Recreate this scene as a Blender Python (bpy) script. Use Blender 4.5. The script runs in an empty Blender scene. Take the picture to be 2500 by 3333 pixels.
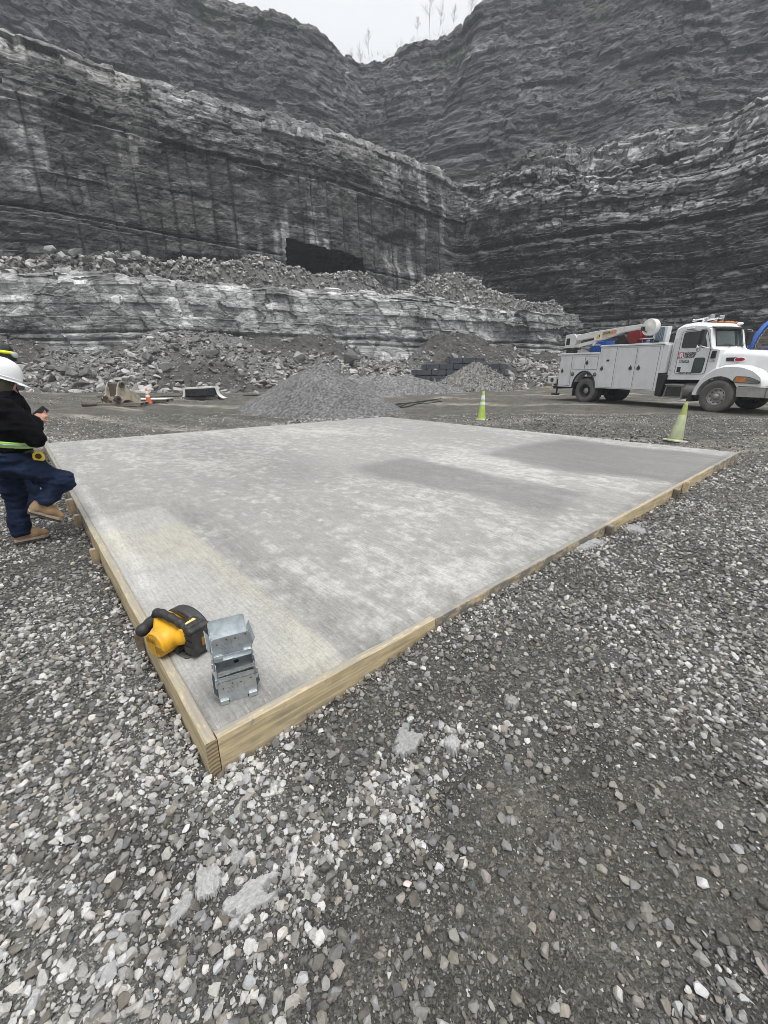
import bpy, bmesh, math, random
import numpy as np
from mathutils import Vector, Matrix, Euler

random.seed(7)
SC = bpy.context.scene
COL = SC.collection
R = math.radians

# ------------------------------------------------------------------ camera
CAM_H = 1.45
PITCH = math.atan((1666.5 - 1232) / 1328)
cd = bpy.data.cameras.new('camera')
cam = bpy.data.objects.new('camera', cd)
COL.objects.link(cam)
cam.location = (0, 0, CAM_H)
cam.rotation_euler = (math.pi / 2 - PITCH, 0, 0)
cd.sensor_fit = 'VERTICAL'
cd.sensor_height = 24.0
cd.lens = 24.0 * 1328 / 3333
cd.clip_start = 0.05
cd.clip_end = 2000
SC.camera = cam

# ------------------------------------------------------------------ world and sun (overcast)
SUN_EL, SUN_AZ = R(70), R(150)          # high, behind and to the right of the camera, veiled by cloud
w = bpy.data.worlds.new('World')
SC.world = w
w.use_nodes = True
nt = w.node_tree
nt.nodes.clear()
out = nt.nodes.new('ShaderNodeOutputWorld')
bg = nt.nodes.new('ShaderNodeBackground')
sky = nt.nodes.new('ShaderNodeTexSky')
sky.sky_type = 'NISHITA'
sky.sun_disc = False
sky.sun_elevation = SUN_EL
sky.sun_rotation = SUN_AZ
sky.air_density = 1.0
sky.dust_density = 4.0
sky.ozone_density = 1.0
hs = nt.nodes.new('ShaderNodeHueSaturation')
hs.inputs['Saturation'].default_value = 0.08
mx = nt.nodes.new('ShaderNodeMix')
mx.data_type = 'RGBA'
mx.inputs[0].default_value = 0.62
mx.inputs[7].default_value = (8.75, 8.9, 9.15, 1)     # cloud deck
nt.links.new(sky.outputs[0], hs.inputs['Color'])
nt.links.new(hs.outputs[0], mx.inputs[6])
tc = nt.nodes.new('ShaderNodeTexCoord')          # overcast: the cloud deck is brightest overhead
sz = nt.nodes.new('ShaderNodeSeparateXYZ'); nt.links.new(tc.outputs['Generated'], sz.inputs[0])
mr = nt.nodes.new('ShaderNodeMapRange'); nt.links.new(sz.outputs[2], mr.inputs[0])
mr.inputs[1].default_value = 0.0; mr.inputs[2].default_value = 1.0; mr.inputs[3].default_value = 0.28; mr.inputs[4].default_value = 1.06
cl = nt.nodes.new('ShaderNodeTexNoise'); cl.inputs['Scale'].default_value = 2.2; cl.inputs['Detail'].default_value = 5
mp_ = nt.nodes.new('ShaderNodeMapping'); mp_.inputs['Scale'].default_value = (1, 1, 2.5); nt.links.new(tc.outputs['Generated'], mp_.inputs[0]); nt.links.new(mp_.outputs[0], cl.inputs['Vector'])
cr = nt.nodes.new('ShaderNodeMapRange'); nt.links.new(cl.outputs[0], cr.inputs[0])
cr.inputs[1].default_value = .3; cr.inputs[2].default_value = .7; cr.inputs[3].default_value = .93; cr.inputs[4].default_value = 1.07
m1 = nt.nodes.new('ShaderNodeMath'); m1.operation = 'MULTIPLY'; nt.links.new(mr.outputs[0], m1.inputs[0]); nt.links.new(cr.outputs[0], m1.inputs[1])
vs = nt.nodes.new('ShaderNodeVectorMath'); vs.operation = 'SCALE'; nt.links.new(mx.outputs[2], vs.inputs[0]); nt.links.new(m1.outputs[0], vs.inputs['Scale'])
nt.links.new(vs.outputs[0], bg.inputs[0])
bg.inputs[1].default_value = 0.1
nt.links.new(bg.outputs[0], out.inputs[0])

sl = bpy.data.lights.new('sun', 'SUN')
sl.energy = 1.15
sl.angle = R(28)
sl.color = (1.0, 0.97, 0.93)
sun = bpy.data.objects.new('sun', sl)
COL.objects.link(sun)
dv = Vector((math.sin(SUN_AZ) * math.cos(SUN_EL), math.cos(SUN_AZ) * math.cos(SUN_EL), math.sin(SUN_EL)))
sun.rotation_euler = dv.to_track_quat('Z', 'Y').to_euler()

SC.view_settings.view_transform = 'Standard'
SC.view_settings.look = 'None'
SC.view_settings.exposure = 1.0
SC.view_settings.gamma = 1.0
SC.view_settings.use_curve_mapping = False
SC.cycles.max_bounces = 6
SC.cycles.diffuse_bounces = 3
SC.cycles.volume_bounces = 1
SC.cycles.use_adaptive_sampling = True
SC.cycles.adaptive_threshold = 0.015
SC.cycles.use_denoising = True
SC.cycles.pixel_filter_type = 'BLACKMAN_HARRIS'
SC.cycles.filter_width = 0.85

# ------------------------------------------------------------------ noise
def _h(ix, iy, iz, seed):
    n = (ix.astype(np.int64) * 374761393 + iy.astype(np.int64) * 668265263 + iz.astype(np.int64) * 2147483647 + seed * 974711) & 0xffffffff
    n = ((n ^ (n >> 13)) * 1274126177) & 0xffffffff
    n = ((n ^ (n >> 16)) * 2246822519) & 0xffffffff
    return ((n ^ (n >> 15)) & 0xffffff) / float(0xffffff)

def vnoise(x, y, z=None, seed=0):
    x = np.asarray(x, float); y = np.asarray(y, float)
    if z is None:
        z = np.zeros_like(x + y)
    x, y, z = np.broadcast_arrays(x, y, z)
    ix, iy, iz = np.floor(x), np.floor(y), np.floor(z)
    fx, fy, fz = x - ix, y - iy, z - iz
    fx = fx * fx * (3 - 2 * fx); fy = fy * fy * (3 - 2 * fy); fz = fz * fz * (3 - 2 * fz)
    def c(a, b, d): return _h(ix + a, iy + b, iz + d, seed)
    a = c(0, 0, 0) * (1 - fx) + c(1, 0, 0) * fx
    b = c(0, 1, 0) * (1 - fx) + c(1, 1, 0) * fx
    r0 = a * (1 - fy) + b * fy
    if not np.any(fz):
        return r0
    a = c(0, 0, 1) * (1 - fx) + c(1, 0, 1) * fx
    b = c(0, 1, 1) * (1 - fx) + c(1, 1, 1) * fx
    return r0 * (1 - fz) + (a * (1 - fy) + b * fy) * fz

def fbm(x, y, z=None, seed=0, octv=4, gain=0.5):
    t = 0; a = 1.0; s = 0
    for i in range(octv):
        f = 2.03 ** i
        t = t + a * vnoise(np.asarray(x) * f, np.asarray(y) * f, None if z is None else np.asarray(z) * f, seed + 17 * i)
        s += a; a *= gain
    return t / s          # 0..1

def sstep(x, a, b):
    t = np.clip((np.asarray(x, float) - a) / (b - a), 0, 1)
    return t * t * (3 - 2 * t)

# ------------------------------------------------------------------ mesh helpers
def np_mesh(name, V, F, mat=None, parent=None, attrs=None, smooth=False, mats=None, midx=None):
    """V (n,3), F (m,k) with k 3 or 4; links ONE object."""
    me = bpy.data.meshes.new(name)
    V = np.ascontiguousarray(V, np.float32); F = np.ascontiguousarray(F, np.int32)
    m, k = F.shape
    me.vertices.add(len(V)); me.vertices.foreach_set('co', V.ravel())
    me.loops.add(m * k); me.loops.foreach_set('vertex_index', F.ravel())
    me.polygons.add(m)
    me.polygons.foreach_set('loop_start', np.arange(0, m * k, k, dtype=np.int32))
    me.polygons.foreach_set('loop_total', np.full(m, k, np.int32))
    me.polygons.foreach_set('use_smooth', np.full(m, bool(smooth)))
    if midx is not None:
        me.polygons.foreach_set('material_index', np.ascontiguousarray(midx, np.int32))
    for an, av in (attrs or {}).items():
        av = np.ascontiguousarray(av, np.float32)
        if av.ndim == 1:
            a = me.attributes.new(an, 'FLOAT', 'POINT'); a.data.foreach_set('value', av)
        else:
            a = me.attributes.new(an, 'FLOAT_COLOR', 'POINT'); a.data.foreach_set('color', av.ravel())
    for mm in (mats or ([mat] if mat else [])):
        me.materials.append(mm)
    me.update(calc_edges=True)
    o = bpy.data.objects.new(name, me)
    COL.objects.link(o)
    if parent is not None:
        o.parent = parent
    return o

def grid_faces(nu, nv):
    """vertex (i,j) -> i*nv+j"""
    i, j = np.meshgrid(np.arange(nu - 1), np.arange(nv - 1), indexing='ij')
    a = (i * nv + j).ravel()
    return np.stack([a, a + nv, a + nv + 1, a + 1], 1)

def tag(o, label=None, cat=None, group=None, kind=None):
    if label: o['label'] = label
    if cat: o['category'] = cat
    if group: o['group'] = group
    if kind: o['kind'] = kind
    return o

def empty(name, loc=(0, 0, 0), rot=(0, 0, 0), scale=1.0):
    o = bpy.data.objects.new(name, None)
    COL.objects.link(o)
    o.location = loc; o.rotation_euler = rot
    if scale != 1.0: o.scale = (scale,) * 3
    o.empty_display_size = 0.2
    return o

class MB:
    """collects shapes, builds ONE mesh object"""
    def __init__(s): s.v = []; s.f = []; s.sm = []; s.mi = []; s.cur = 0
    def add(s, V, F, M=None, smooth=False):
        b = len(s.v)
        for p in V:
            p = Vector(p)
            s.v.append(tuple(M @ p) if M is not None else tuple(p))
        for f in F:
            s.f.append(tuple(b + i for i in f)); s.sm.append(smooth); s.mi.append(s.cur)
        return s
    def box(s, c, d, rot=None, M=None, taper=None):
        x, y, z = d[0] / 2, d[1] / 2, d[2] / 2
        V = [(-x, -y, -z), (x, -y, -z), (x, y, -z), (-x, y, -z), (-x, -y, z), (x, -y, z), (x, y, z), (-x, y, z)]
        if taper: V = [(a * (taper[0] if k > 0 else 1), b * (taper[1] if k > 0 else 1), k) for a, b, k in V]
        T = Matrix.Translation(c)
        if rot is not None: T = T @ Euler(rot).to_matrix().to_4x4()
        if M is not None: T = M @ T
        return s.add(V, [(0, 3, 2, 1), (4, 5, 6, 7), (0, 1, 5, 4), (1, 2, 6, 5), (2, 3, 7, 6), (3, 0, 4, 7)], T)
    def prism(s, poly, d0, d1, axis='y', M=None):
        """poly: list of (a,b); extruded along axis from d0 to d1. axis y: (a,d,b); z: (a,b,d); x: (d,a,b)"""
        def P(a, b, d): return {'y': (a, d, b), 'z': (a, b, d), 'x': (d, a, b)}[axis]
        n = len(poly)
        V = [P(a, b, d0) for a, b in poly] + [P(a, b, d1) for a, b in poly]
        F = [tuple(range(n)), tuple(range(2 * n - 1, n - 1, -1))]
        for i in range(n):
            j = (i + 1) % n
            F.append((i, i + n, j + n, j))
        return s.add(V, F, M)
    def lathe(s, prof, n=24, M=None, caps=True, smooth=True, a0=0, a1=2 * math.pi):
        """prof: list of (r,z) round the z axis"""
        full = abs(a1 - a0 - 2 * math.pi) < 1e-6
        m = n if full else n + 1
        V = []
        for r, z in prof:
            for k in range(m):
                a = a0 + (a1 - a0) * k / n
                V.append((r * math.cos(a), r * math.sin(a), z))
        F = []
        for i in range(len(prof) - 1):
            for k in range(n):
                k2 = (k + 1) % m
                F.append((i * m + k, i * m + k2, (i + 1) * m + k2, (i + 1) * m + k))
        b = len(s.f)
        s.add(V, F, M, smooth)
        if caps and full:
            for i, rev in ((0, True), (len(prof) - 1, False)):
                if prof[i][0] > 1e-5:
                    idx = [V[i * m + k] for k in range(m)]
                    s.add(idx, [tuple(range(m))[::-1] if rev else tuple(range(m))], M)
        return s
    def cyl(s, p0, p1, r0, r1=None, n=16, smooth=True):
        p0 = Vector(p0); p1 = Vector(p1); r1 = r0 if r1 is None else r1
        d = p1 - p0
        M = Matrix.Translation(p0) @ d.to_track_quat('Z', 'Y').to_matrix().to_4x4()
        return s.lathe([(r0, 0), (r1, d.length)], n, M, True, smooth)
    def tube(s, pts, r, n=10, closed=False):
        pts = [Vector(p) for p in pts]
        rr = r if isinstance(r, (list, tuple)) else [r] * len(pts)
        V = []; N = len(pts)
        up = None
        for i, p in enumerate(pts):
            a = pts[i - 1] if (i > 0 or closed) else p
            b = pts[(i + 1) % N] if (i < N - 1 or closed) else p
            t = (b - a).normalized()
            if up is None:
                up = Vector((0, 0, 1)) if abs(t.z) < 0.9 else Vector((1, 0, 0))
            x = t.cross(up).normalized(); y = x.cross(t).normalized(); up = y
            for k in range(n):
                an = 2 * math.pi * k / n
                V.append(p + (x * math.cos(an) + y * math.sin(an)) * rr[i])
        F = []
        for i in range(N if closed else N - 1):
            i2 = (i + 1) % N
            for k in range(n):
                k2 = (k + 1) % n
                F.append((i * n + k, i * n + k2, i2 * n + k2, i2 * n + k))
        s.add(V, F, None, True)
        if not closed:
            s.add(V[:n], [tuple(range(n))[::-1]]); s.add(V[-n:], [tuple(range(n))])
        return s
    def ball(s, c, r, n=16, m=10, M=None):
        rx, ry, rz = r if isinstance(r, (tuple, list)) else (r, r, r)
        prof = [(math.sin(math.pi * i / m), -math.cos(math.pi * i / m)) for i in range(m + 1)]
        prof[0] = (1e-4, -1); prof[-1] = (1e-4, 1)
        T = Matrix.Translation(c) @ Matrix.Diagonal((rx, ry, rz, 1))
        if M is not None: T = M @ T
        return s.lathe(prof, n, T, False, True)
    def build(s, name, mat, parent=None, bevel=0, angle=40, loc=None, seg=2):
        me = bpy.data.meshes.new(name)
        me.from_pydata(s.v, [], s.f)
        mats = mat if isinstance(mat, (list, tuple)) else [mat]
        for m in mats: me.materials.append(m)
        me.polygons.foreach_set('use_smooth', s.sm)
        me.polygons.foreach_set('material_index', s.mi)
        bm = bmesh.new(); bm.from_mesh(me)
        bmesh.ops.remove_doubles(bm, verts=bm.verts, dist=1e-6)
        bmesh.ops.recalc_face_normals(bm, faces=bm.faces)
        bm.to_mesh(me); bm.free()
        if any(s.sm): me.set_sharp_from_angle(angle=R(angle))
        me.update()
        o = bpy.data.objects.new(name, me)
        COL.objects.link(o)
        if parent is not None: o.parent = parent
        if loc is not None: o.location = loc
        if bevel:
            b = o.modifiers.new('bevel', 'BEVEL'); b.width = bevel; b.segments = seg; b.limit_method = 'ANGLE'; b.angle_limit = R(35)
        return o

def copy_tree(o, parent=None):
    c = o.copy(); COL.objects.link(c)
    if parent is not None: c.parent = parent
    for ch in list(o.children): copy_tree(ch, c)
    return c

# ------------------------------------------------------------------ materials
class NT:
    def __init__(s, name):
        s.m = bpy.data.materials.new(name); s.m.use_nodes = True
        s.t = s.m.node_tree; s.n = s.t.nodes; s.l = s.t.links
        s.b = s.n['Principled BSDF']
        s.co = None
    def new(s, t, **kw):
        n = s.n.new(t)
        for k, v in kw.items():
            if hasattr(n, k): setattr(n, k, v)
        return n
    def link(s, a, b): s.l.new(a, b)
    def coord(s, scale=(1, 1, 1), kind='Object'):
        if s.co is None: s.co = s.new('ShaderNodeTexCoord')
        mp = s.new('ShaderNodeMapping'); mp.inputs['Scale'].default_value = scale
        s.link(s.co.outputs[kind], mp.inputs['Vector'])
        return mp.outputs[0]
    def noise(s, vec, scale, detail=4, rough=0.55, dist=0.0):
        n = s.new('ShaderNodeTexNoise'); n.inputs['Scale'].default_value = scale
        n.inputs['Detail'].default_value = detail; n.inputs['Roughness'].default_value = rough
        n.inputs['Distortion'].default_value = dist
        s.link(vec, n.inputs['Vector']); return n.outputs[0]
    def voro(s, vec, scale, feature='F1', outp=0):
        n = s.new('ShaderNodeTexVoronoi'); n.feature = feature; n.inputs['Scale'].default_value = scale
        s.link(vec, n.inputs['Vector']); return n.outputs[outp]
    def ramp(s, fac, stops):
        r = s.new('ShaderNodeValToRGB'); e = r.color_ramp.elements
        while len(e) < len(stops): e.new(0.5)
        for k, (p, c) in enumerate(stops):
            e[k].position = p
            e[k].color = (c, c, c, 1) if isinstance(c, (int, float)) else (*c, 1)
        s.link(fac, r.inputs[0]); return r.outputs[0]
    def mix(s, fac, a, b, mode='MIX'):
        m = s.new('ShaderNodeMix'); m.data_type = 'RGBA'; m.blend_type = mode
        for k, v in ((0, fac), (6, a), (7, b)):
            sock = m.inputs[k]
            if isinstance(v, (int, float)): sock.default_value = v if k == 0 else (v, v, v, 1)
            elif isinstance(v, tuple): sock.default_value = (*v, 1) if len(v) == 3 else v
            else: s.link(v, sock)
        return m.outputs[2]
    def math(s, op, a, b=0.5):
        m = s.new('ShaderNodeMath', operation=op)
        for sock, v in ((m.inputs[0], a), (m.inputs[1], b)):
            if isinstance(v, (int, float)): sock.default_value = v
            else: s.link(v, sock)
        return m.outputs[0]
    def attr(s, name, outp='Color'):
        a = s.new('ShaderNodeAttribute'); a.attribute_name = name; return a.outputs[outp]
    def bump(s, h, strength=0.3, dist=0.02, prev=None):
        b = s.new('ShaderNodeBump'); b.inputs['Strength'].default_value = strength; b.inputs['Distance'].default_value = dist
        s.link(h, b.inputs['Height'])
        if prev is not None: s.link(prev, b.inputs['Normal'])
        return b.outputs[0]
    def done(s, col, rough=0.7, metal=0.0, normal=None, spec=None):
        b = s.b
        if isinstance(col, tuple): b.inputs['Base Color'].default_value = (*col, 1)
        else: s.link(col, b.inputs['Base Color'])
        if isinstance(rough, (int, float)): b.inputs['Roughness'].default_value = rough
        else: s.link(rough, b.inputs['Roughness'])
        b.inputs['Metallic'].default_value = metal
        if spec is not None: b.inputs['Specular IOR Level'].default_value = spec
        if normal is not None: s.link(normal, b.inputs['Normal'])
        return s.m

_mc = {}
def pmat(name, col, rough=0.6, metal=0.0, var=0.12, scale=6.0, bump=0.0, bscale=60.0, dirt=None, dirt_amt=0.5, dirt_scale=3.0, spec=None, bdist=0.004):
    """painted / plain procedural material: colour with noise variation, optional dirt film and bump"""
    if name in _mc: return _mc[name]
    s = NT(name)
    v = s.coord()
    n = s.noise(v, scale, 5, 0.6)
    lo = tuple(c * (1 - var) for c in col); hi = tuple(min(1, c * (1 + var)) for c in col)
    c = s.mix(s.ramp(n, [(0.3, 0.0), (0.7, 1.0)]), lo, hi)
    rr = s.ramp(n, [(0.3, max(0.02, rough - 0.08)), (0.7, min(1, rough + 0.08))])
    if dirt:
        dn = s.noise(s.coord((1, 1, 0.55)), dirt_scale, 7, 0.68)
        fac = s.ramp(dn, [(0.48, 0.0), (0.75, dirt_amt)])
        c = s.mix(fac, c, dirt)
    nm = s.bump(s.noise(v, bscale, 4, 0.6), bump, bdist) if bump else None
    _mc[name] = s.done(c, rr, metal, nm, spec)
    return _mc[name]
# ------------------------------------------------------------------ pad frame of reference
PZ = 0.16
PN = np.array([-0.657, 1.226])                    # near corner
EU = np.array([math.cos(R(41.2)), math.sin(R(41.2))])
EV = np.array([-EU[1], EU[0]])
PA, PB = 9.52, 9.80                               # sides of the pad
def pq(x, y):
    dx, dy = np.asarray(x) - PN[0], np.asarray(y) - PN[1]
    return dx * EU[0] + dy * EU[1], dx * EV[0] + dy * EV[1]
def pad_xy(p, q):
    return PN[0] + p * EU[0] + q * EV[0], PN[1] + p * EU[1] + q * EV[1]

def ground_z(x, y):
    """height of the quarry floor"""
    x = np.asarray(x, float); y = np.asarray(y, float)
    p, q = pq(x, y)
    D = np.hypot(np.maximum(p - PA, 0), np.maximum(q - PB, 0))
    z = 0.36 * sstep(D, 0.4, 9.0) + 0.34 * sstep(D, 9.0, 24.0)
    z = z + (0.10 - .055 * sstep(p, 2, 4.5)) * np.exp(-((q + 0.08) / 0.45) ** 2) * sstep(p, 0.05, 1.5) * (1 - sstep(p, 9.3, 10.2)) * (q < 0)
    inpad = (p > -0.05) & (p < PA + 0.02) & (q > -0.05) & (q < PB + 0.02)
    far = sstep(np.hypot(x, y), 5, 14)
    lump = (fbm(x * 0.55, y * 0.55, seed=3, octv=4) - 0.5) * (0.05 + 0.16 * far) + (fbm(x * 3.1, y * 3.1, seed=5, octv=3) - 0.5) * (0.02 + 0.05 * far)
    # wheel ruts beyond the pad, running past the truck
    a = R(-22)
    rr = x * math.sin(a) * -1 + y * math.cos(a)
    ruts = (vnoise(rr * 2.3, (x * math.cos(a) + y * math.sin(a)) * 0.10, seed=9) - 0.5) * 0.11 * far
    out = z + (lump + ruts)
    # the hard standing under the truck
    tx_, ty_ = x - 10.178, y - 19.789
    fx = tx_ * math.cos(-1.148) + ty_ * math.sin(-1.148); fy = -tx_ * math.sin(-1.148) + ty_ * math.cos(-1.148)
    wt = (1 - sstep(np.maximum(np.abs(fx - 2.7) - 4.2, 0), 0, 2.5)) * (1 - sstep(np.maximum(np.abs(fy) - 1.5, 0), 0, 2.0))
    plane = .429 - .012 * fx + .019 * fy + .012 + (lump * .5 + ruts * .2) * .6
    out = out * (1 - wt) + plane * wt
    return np.where(inpad, -0.05, out)

# ------------------------------------------------------------------ rock library
def make_rocks(n, npts, seed, flat=0.6, jitter=0.35):
    rs = np.random.RandomState(seed); lib = []
    for k in range(n):
        P = rs.normal(size=(npts, 3)); P /= np.linalg.norm(P, axis=1)[:, None]
        P *= 1 - jitter * rs.rand(npts, 1)
        P *= np.array([1.0, 0.62 + 0.35 * rs.rand(), flat * (0.6 + 0.6 * rs.rand())])
        for c in range(rs.randint(2, 4)):                       # cleaved faces
            d = rs.normal(size=3); d /= np.linalg.norm(d); lim = 0.35 + 0.25 * rs.rand()
            t = P @ d; P = P - np.outer(np.maximum(t - lim, 0), d)
        bm = bmesh.new()
        for p in P: bm.verts.new(p)
        r = bmesh.ops.convex_hull(bm, input=bm.verts)
        bmesh.ops.delete(bm, geom=[g for g in bm.verts if not g.link_faces], context='VERTS')
        bmesh.ops.triangulate(bm, faces=bm.faces)
        bmesh.ops.recalc_face_normals(bm, faces=bm.faces)
        bm.verts.index_update()
        V = np.array([v.co[:] for v in bm.verts]); F = np.array([[v.index for v in f.verts] for f in bm.faces])
        bm.free(); lib.append((V, F))
    return lib

def rot_mats(rs, n, tilt):
    yaw = rs.rand(n) * 2 * np.pi; a = rs.normal(size=n) * tilt; b = rs.normal(size=n) * tilt
    cy, sy, ca, sa, cb, sb = np.cos(yaw), np.sin(yaw), np.cos(a), np.sin(a), np.cos(b), np.sin(b)
    Z = np.zeros(n); O = np.ones(n)
    Rz = np.array([[cy, -sy, Z], [sy, cy, Z], [Z, Z, O]]).transpose(2, 0, 1)
    Rx = np.array([[O, Z, Z], [Z, ca, -sa], [Z, sa, ca]]).transpose(2, 0, 1)
    Ry = np.array([[cb, Z, sb], [Z, O, Z], [-sb, Z, cb]]).transpose(2, 0, 1)
    return Rz @ Rx @ Ry

def scatter_arrays(P, S, Cc, lib, seed, tilt=0.35):
    rs = np.random.RandomState(seed); n = len(P)
    M = rot_mats(rs, n, tilt) * S[:, None, :] if S.ndim == 2 else rot_mats(rs, n, tilt) * S[:, None, None]
    kind = rs.randint(0, len(lib), n)
    VV, FF, CC = [], [], []; base = 0
    for k, (V, F) in enumerate(lib):
        idx = np.where(kind == k)[0]
        if not len(idx): continue
        W = np.einsum('nij,vj->nvi', M[idx], V) + P[idx][:, None, :]
        nv = len(V)
        f = F[None] + (np.arange(len(idx)) * nv)[:, None, None] + base
        VV.append(W.reshape(-1, 3)); FF.append(f.reshape(-1, 3))
        CC.append(np.repeat(Cc[idx], nv, axis=0)); base += len(idx) * nv
    return np.concatenate(VV), np.concatenate(FF), np.concatenate(CC)

def scatter(name, P, S, Cc, lib, mat, seed, tilt=0.35, parent=None):
    V, F, C = scatter_arrays(P, S, Cc, lib, seed, tilt)
    return np_mesh(name, V, F, mat, parent, {'col': np.concatenate([C, np.ones((len(C), 1))], 1)})

LIB_ROCK = make_rocks(24, 15, 11, 0.60, 0.42)
LIB_STONE = make_rocks(28, 19, 23, 0.72, 0.22)
LIB_TINY = make_rocks(12, 8, 31, 0.6, 0.2)

def tones(rs, n, lo, hi, warm=0.0):
    t = lo + (hi - lo) * rs.rand(n) ** 1.4
    wv = 1 + warm * rs.normal(size=n)
    c = np.stack([t * (1.0 + 0.03 * wv), t * 1.0, t * (0.97 - 0.05 * wv * warm * 4)], 1)
    return np.clip(c, 0.01, 0.9)

# ------------------------------------------------------------------ rock material (cliffs, rubble, stones read their albedo from 'col')
def rock_mat(name, bump=0.5, bdist=0.06, scale=1.6, layer=3.5, rough=0.8, fine=9.0, contrast=0.45, top_pale=0.0, cell=0.0, cellz=1.5, cellc=.5):
    """cell: scale of the joint-bounded blocks (0: none)"""
    s = NT(name)
    c0 = s.attr('col')
    v = s.coord((1, 1, layer))
    n1 = s.noise(v, scale, 9, 0.68, 0.4)
    n2 = s.noise(s.coord(), fine, 5, 0.65)
    k = s.mix(0.4, n1, n2)
    f = s.ramp(k, [(0.30, 1 - contrast), (0.52, 1.0), (0.72, 1 + contrast)])
    c = s.mix(1.0, c0, f, 'MULTIPLY')
    nm = None
    if cell:
        wn = s.new('ShaderNodeTexNoise'); wn.inputs['Scale'].default_value = cell * .45; wn.inputs['Detail'].default_value = 3
        s.link(s.coord((1, 1, cellz)), wn.inputs['Vector'])
        wv = s.new('ShaderNodeVectorMath', operation='MULTIPLY_ADD'); s.link(wn.outputs['Color'], wv.inputs[0]); wv.inputs[1].default_value = (1.3 / cell,) * 3
        s.link(s.coord((1, 1, cellz)), wv.inputs[2])
        for sc_, amt in ((cell, cellc), (cell * 3.1, cellc * .75)):
            vn_ = s.new('ShaderNodeTexVoronoi'); vn_.distance = 'CHEBYCHEV'; vn_.inputs['Scale'].default_value = sc_; vn_.inputs['Randomness'].default_value = .85
            s.link(wv.outputs[0], vn_.inputs['Vector'])
            se = s.new('ShaderNodeSeparateColor'); s.link(vn_.outputs['Color'], se.inputs[0])
            c = s.mix(1.0, c, s.ramp(se.outputs[0], [(0.0, 1 - amt), (.55, 1.0), (1.0, 1 + amt * 1.3)]), 'MULTIPLY')
            ve = s.new('ShaderNodeTexVoronoi'); ve.feature = 'DISTANCE_TO_EDGE'; ve.inputs['Scale'].default_value = sc_; ve.inputs['Randomness'].default_value = .85
            s.link(wv.outputs[0], ve.inputs['Vector'])
            h = s.math('ADD', s.math('MULTIPLY', se.outputs[1], .8), s.ramp(ve.outputs['Distance'], [(0, 0.), (.05, .14), (.3, .2)]))
            nm = s.bump(h, .8, .28 / sc_, nm)
    if top_pale:
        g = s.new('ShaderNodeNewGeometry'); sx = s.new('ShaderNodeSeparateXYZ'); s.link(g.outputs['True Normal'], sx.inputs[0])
        up = s.ramp(sx.outputs[2], [(0.35, 0.0), (0.8, top_pale)])
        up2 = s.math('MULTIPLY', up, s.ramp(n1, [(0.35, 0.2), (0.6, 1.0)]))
        c = s.mix(up2, c, (0.34, 0.335, 0.325))  # upward-facing rock blends towards a pale grey, broken up by noise
    nm = s.bump(n1, bump, bdist, nm)
    nm = s.bump(n2, bump * 0.6, bdist * 0.3, nm)
    return s.done(c, rough, 0, nm, 0.25)

M_CLIFF = rock_mat('cliff_rock', 0.7, 0.16, 0.8, 4.0, 0.85, 5.0, 0.48, 0.30, .8, 3.4, .30)
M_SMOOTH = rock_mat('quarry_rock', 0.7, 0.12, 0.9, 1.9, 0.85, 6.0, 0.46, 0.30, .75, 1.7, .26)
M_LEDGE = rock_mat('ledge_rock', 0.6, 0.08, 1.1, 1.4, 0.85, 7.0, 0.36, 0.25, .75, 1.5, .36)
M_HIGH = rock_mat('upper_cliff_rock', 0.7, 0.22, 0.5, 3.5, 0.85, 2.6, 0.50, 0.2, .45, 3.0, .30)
M_RUB = rock_mat('rubble_rock', 0.5, 0.03, 4.0, 1.5, 0.85, 18.0, 0.28, 0.10)
M_STONE = rock_mat('gravel_stone', 0.5, 0.003, 60.0, 1.0, 0.85, 190.0, 0.30, 0.0)

# ------------------------------------------------------------------ quarry floor
def axis_coords(lo_f, hi_f, step, lo, hi, g=1.09):
    a = list(np.arange(lo_f, hi_f, step)); s = step; x = a[-1]
    while x < hi: s *= g; x += s; a.append(x)
    s = step; x = a[0]; b = []
    while x > lo: s *= g; x -= s; b.append(x)
    return np.array(b[::-1] + a)
gx = axis_coords(-9, 10.5, 0.06, -420, 420, 1.05)
gy = axis_coords(0.2, 13, 0.06, -300, 500, 1.045)
GX, GY = np.meshgrid(gx, gy, indexing='ij')
GZ = ground_z(GX, GY)
near = 1 - sstep(np.hypot(GX, GY), 5, 12)
GZ = GZ + (fbm(GX * 14, GY * 14, seed=41, octv=2) - 0.5) * 0.012 * near * (GZ > -0.04)
def L2(px, py, z=0.0):
    u = (px - 1250) / 1328; v = (py - 1666.5) / 1328; c, sn = math.cos(PITCH), math.sin(PITCH)
    r = (u, c - v * sn, -sn - v * c); t = (z - CAM_H) / r[2]
    return r[0] * t, r[1] * t
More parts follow.
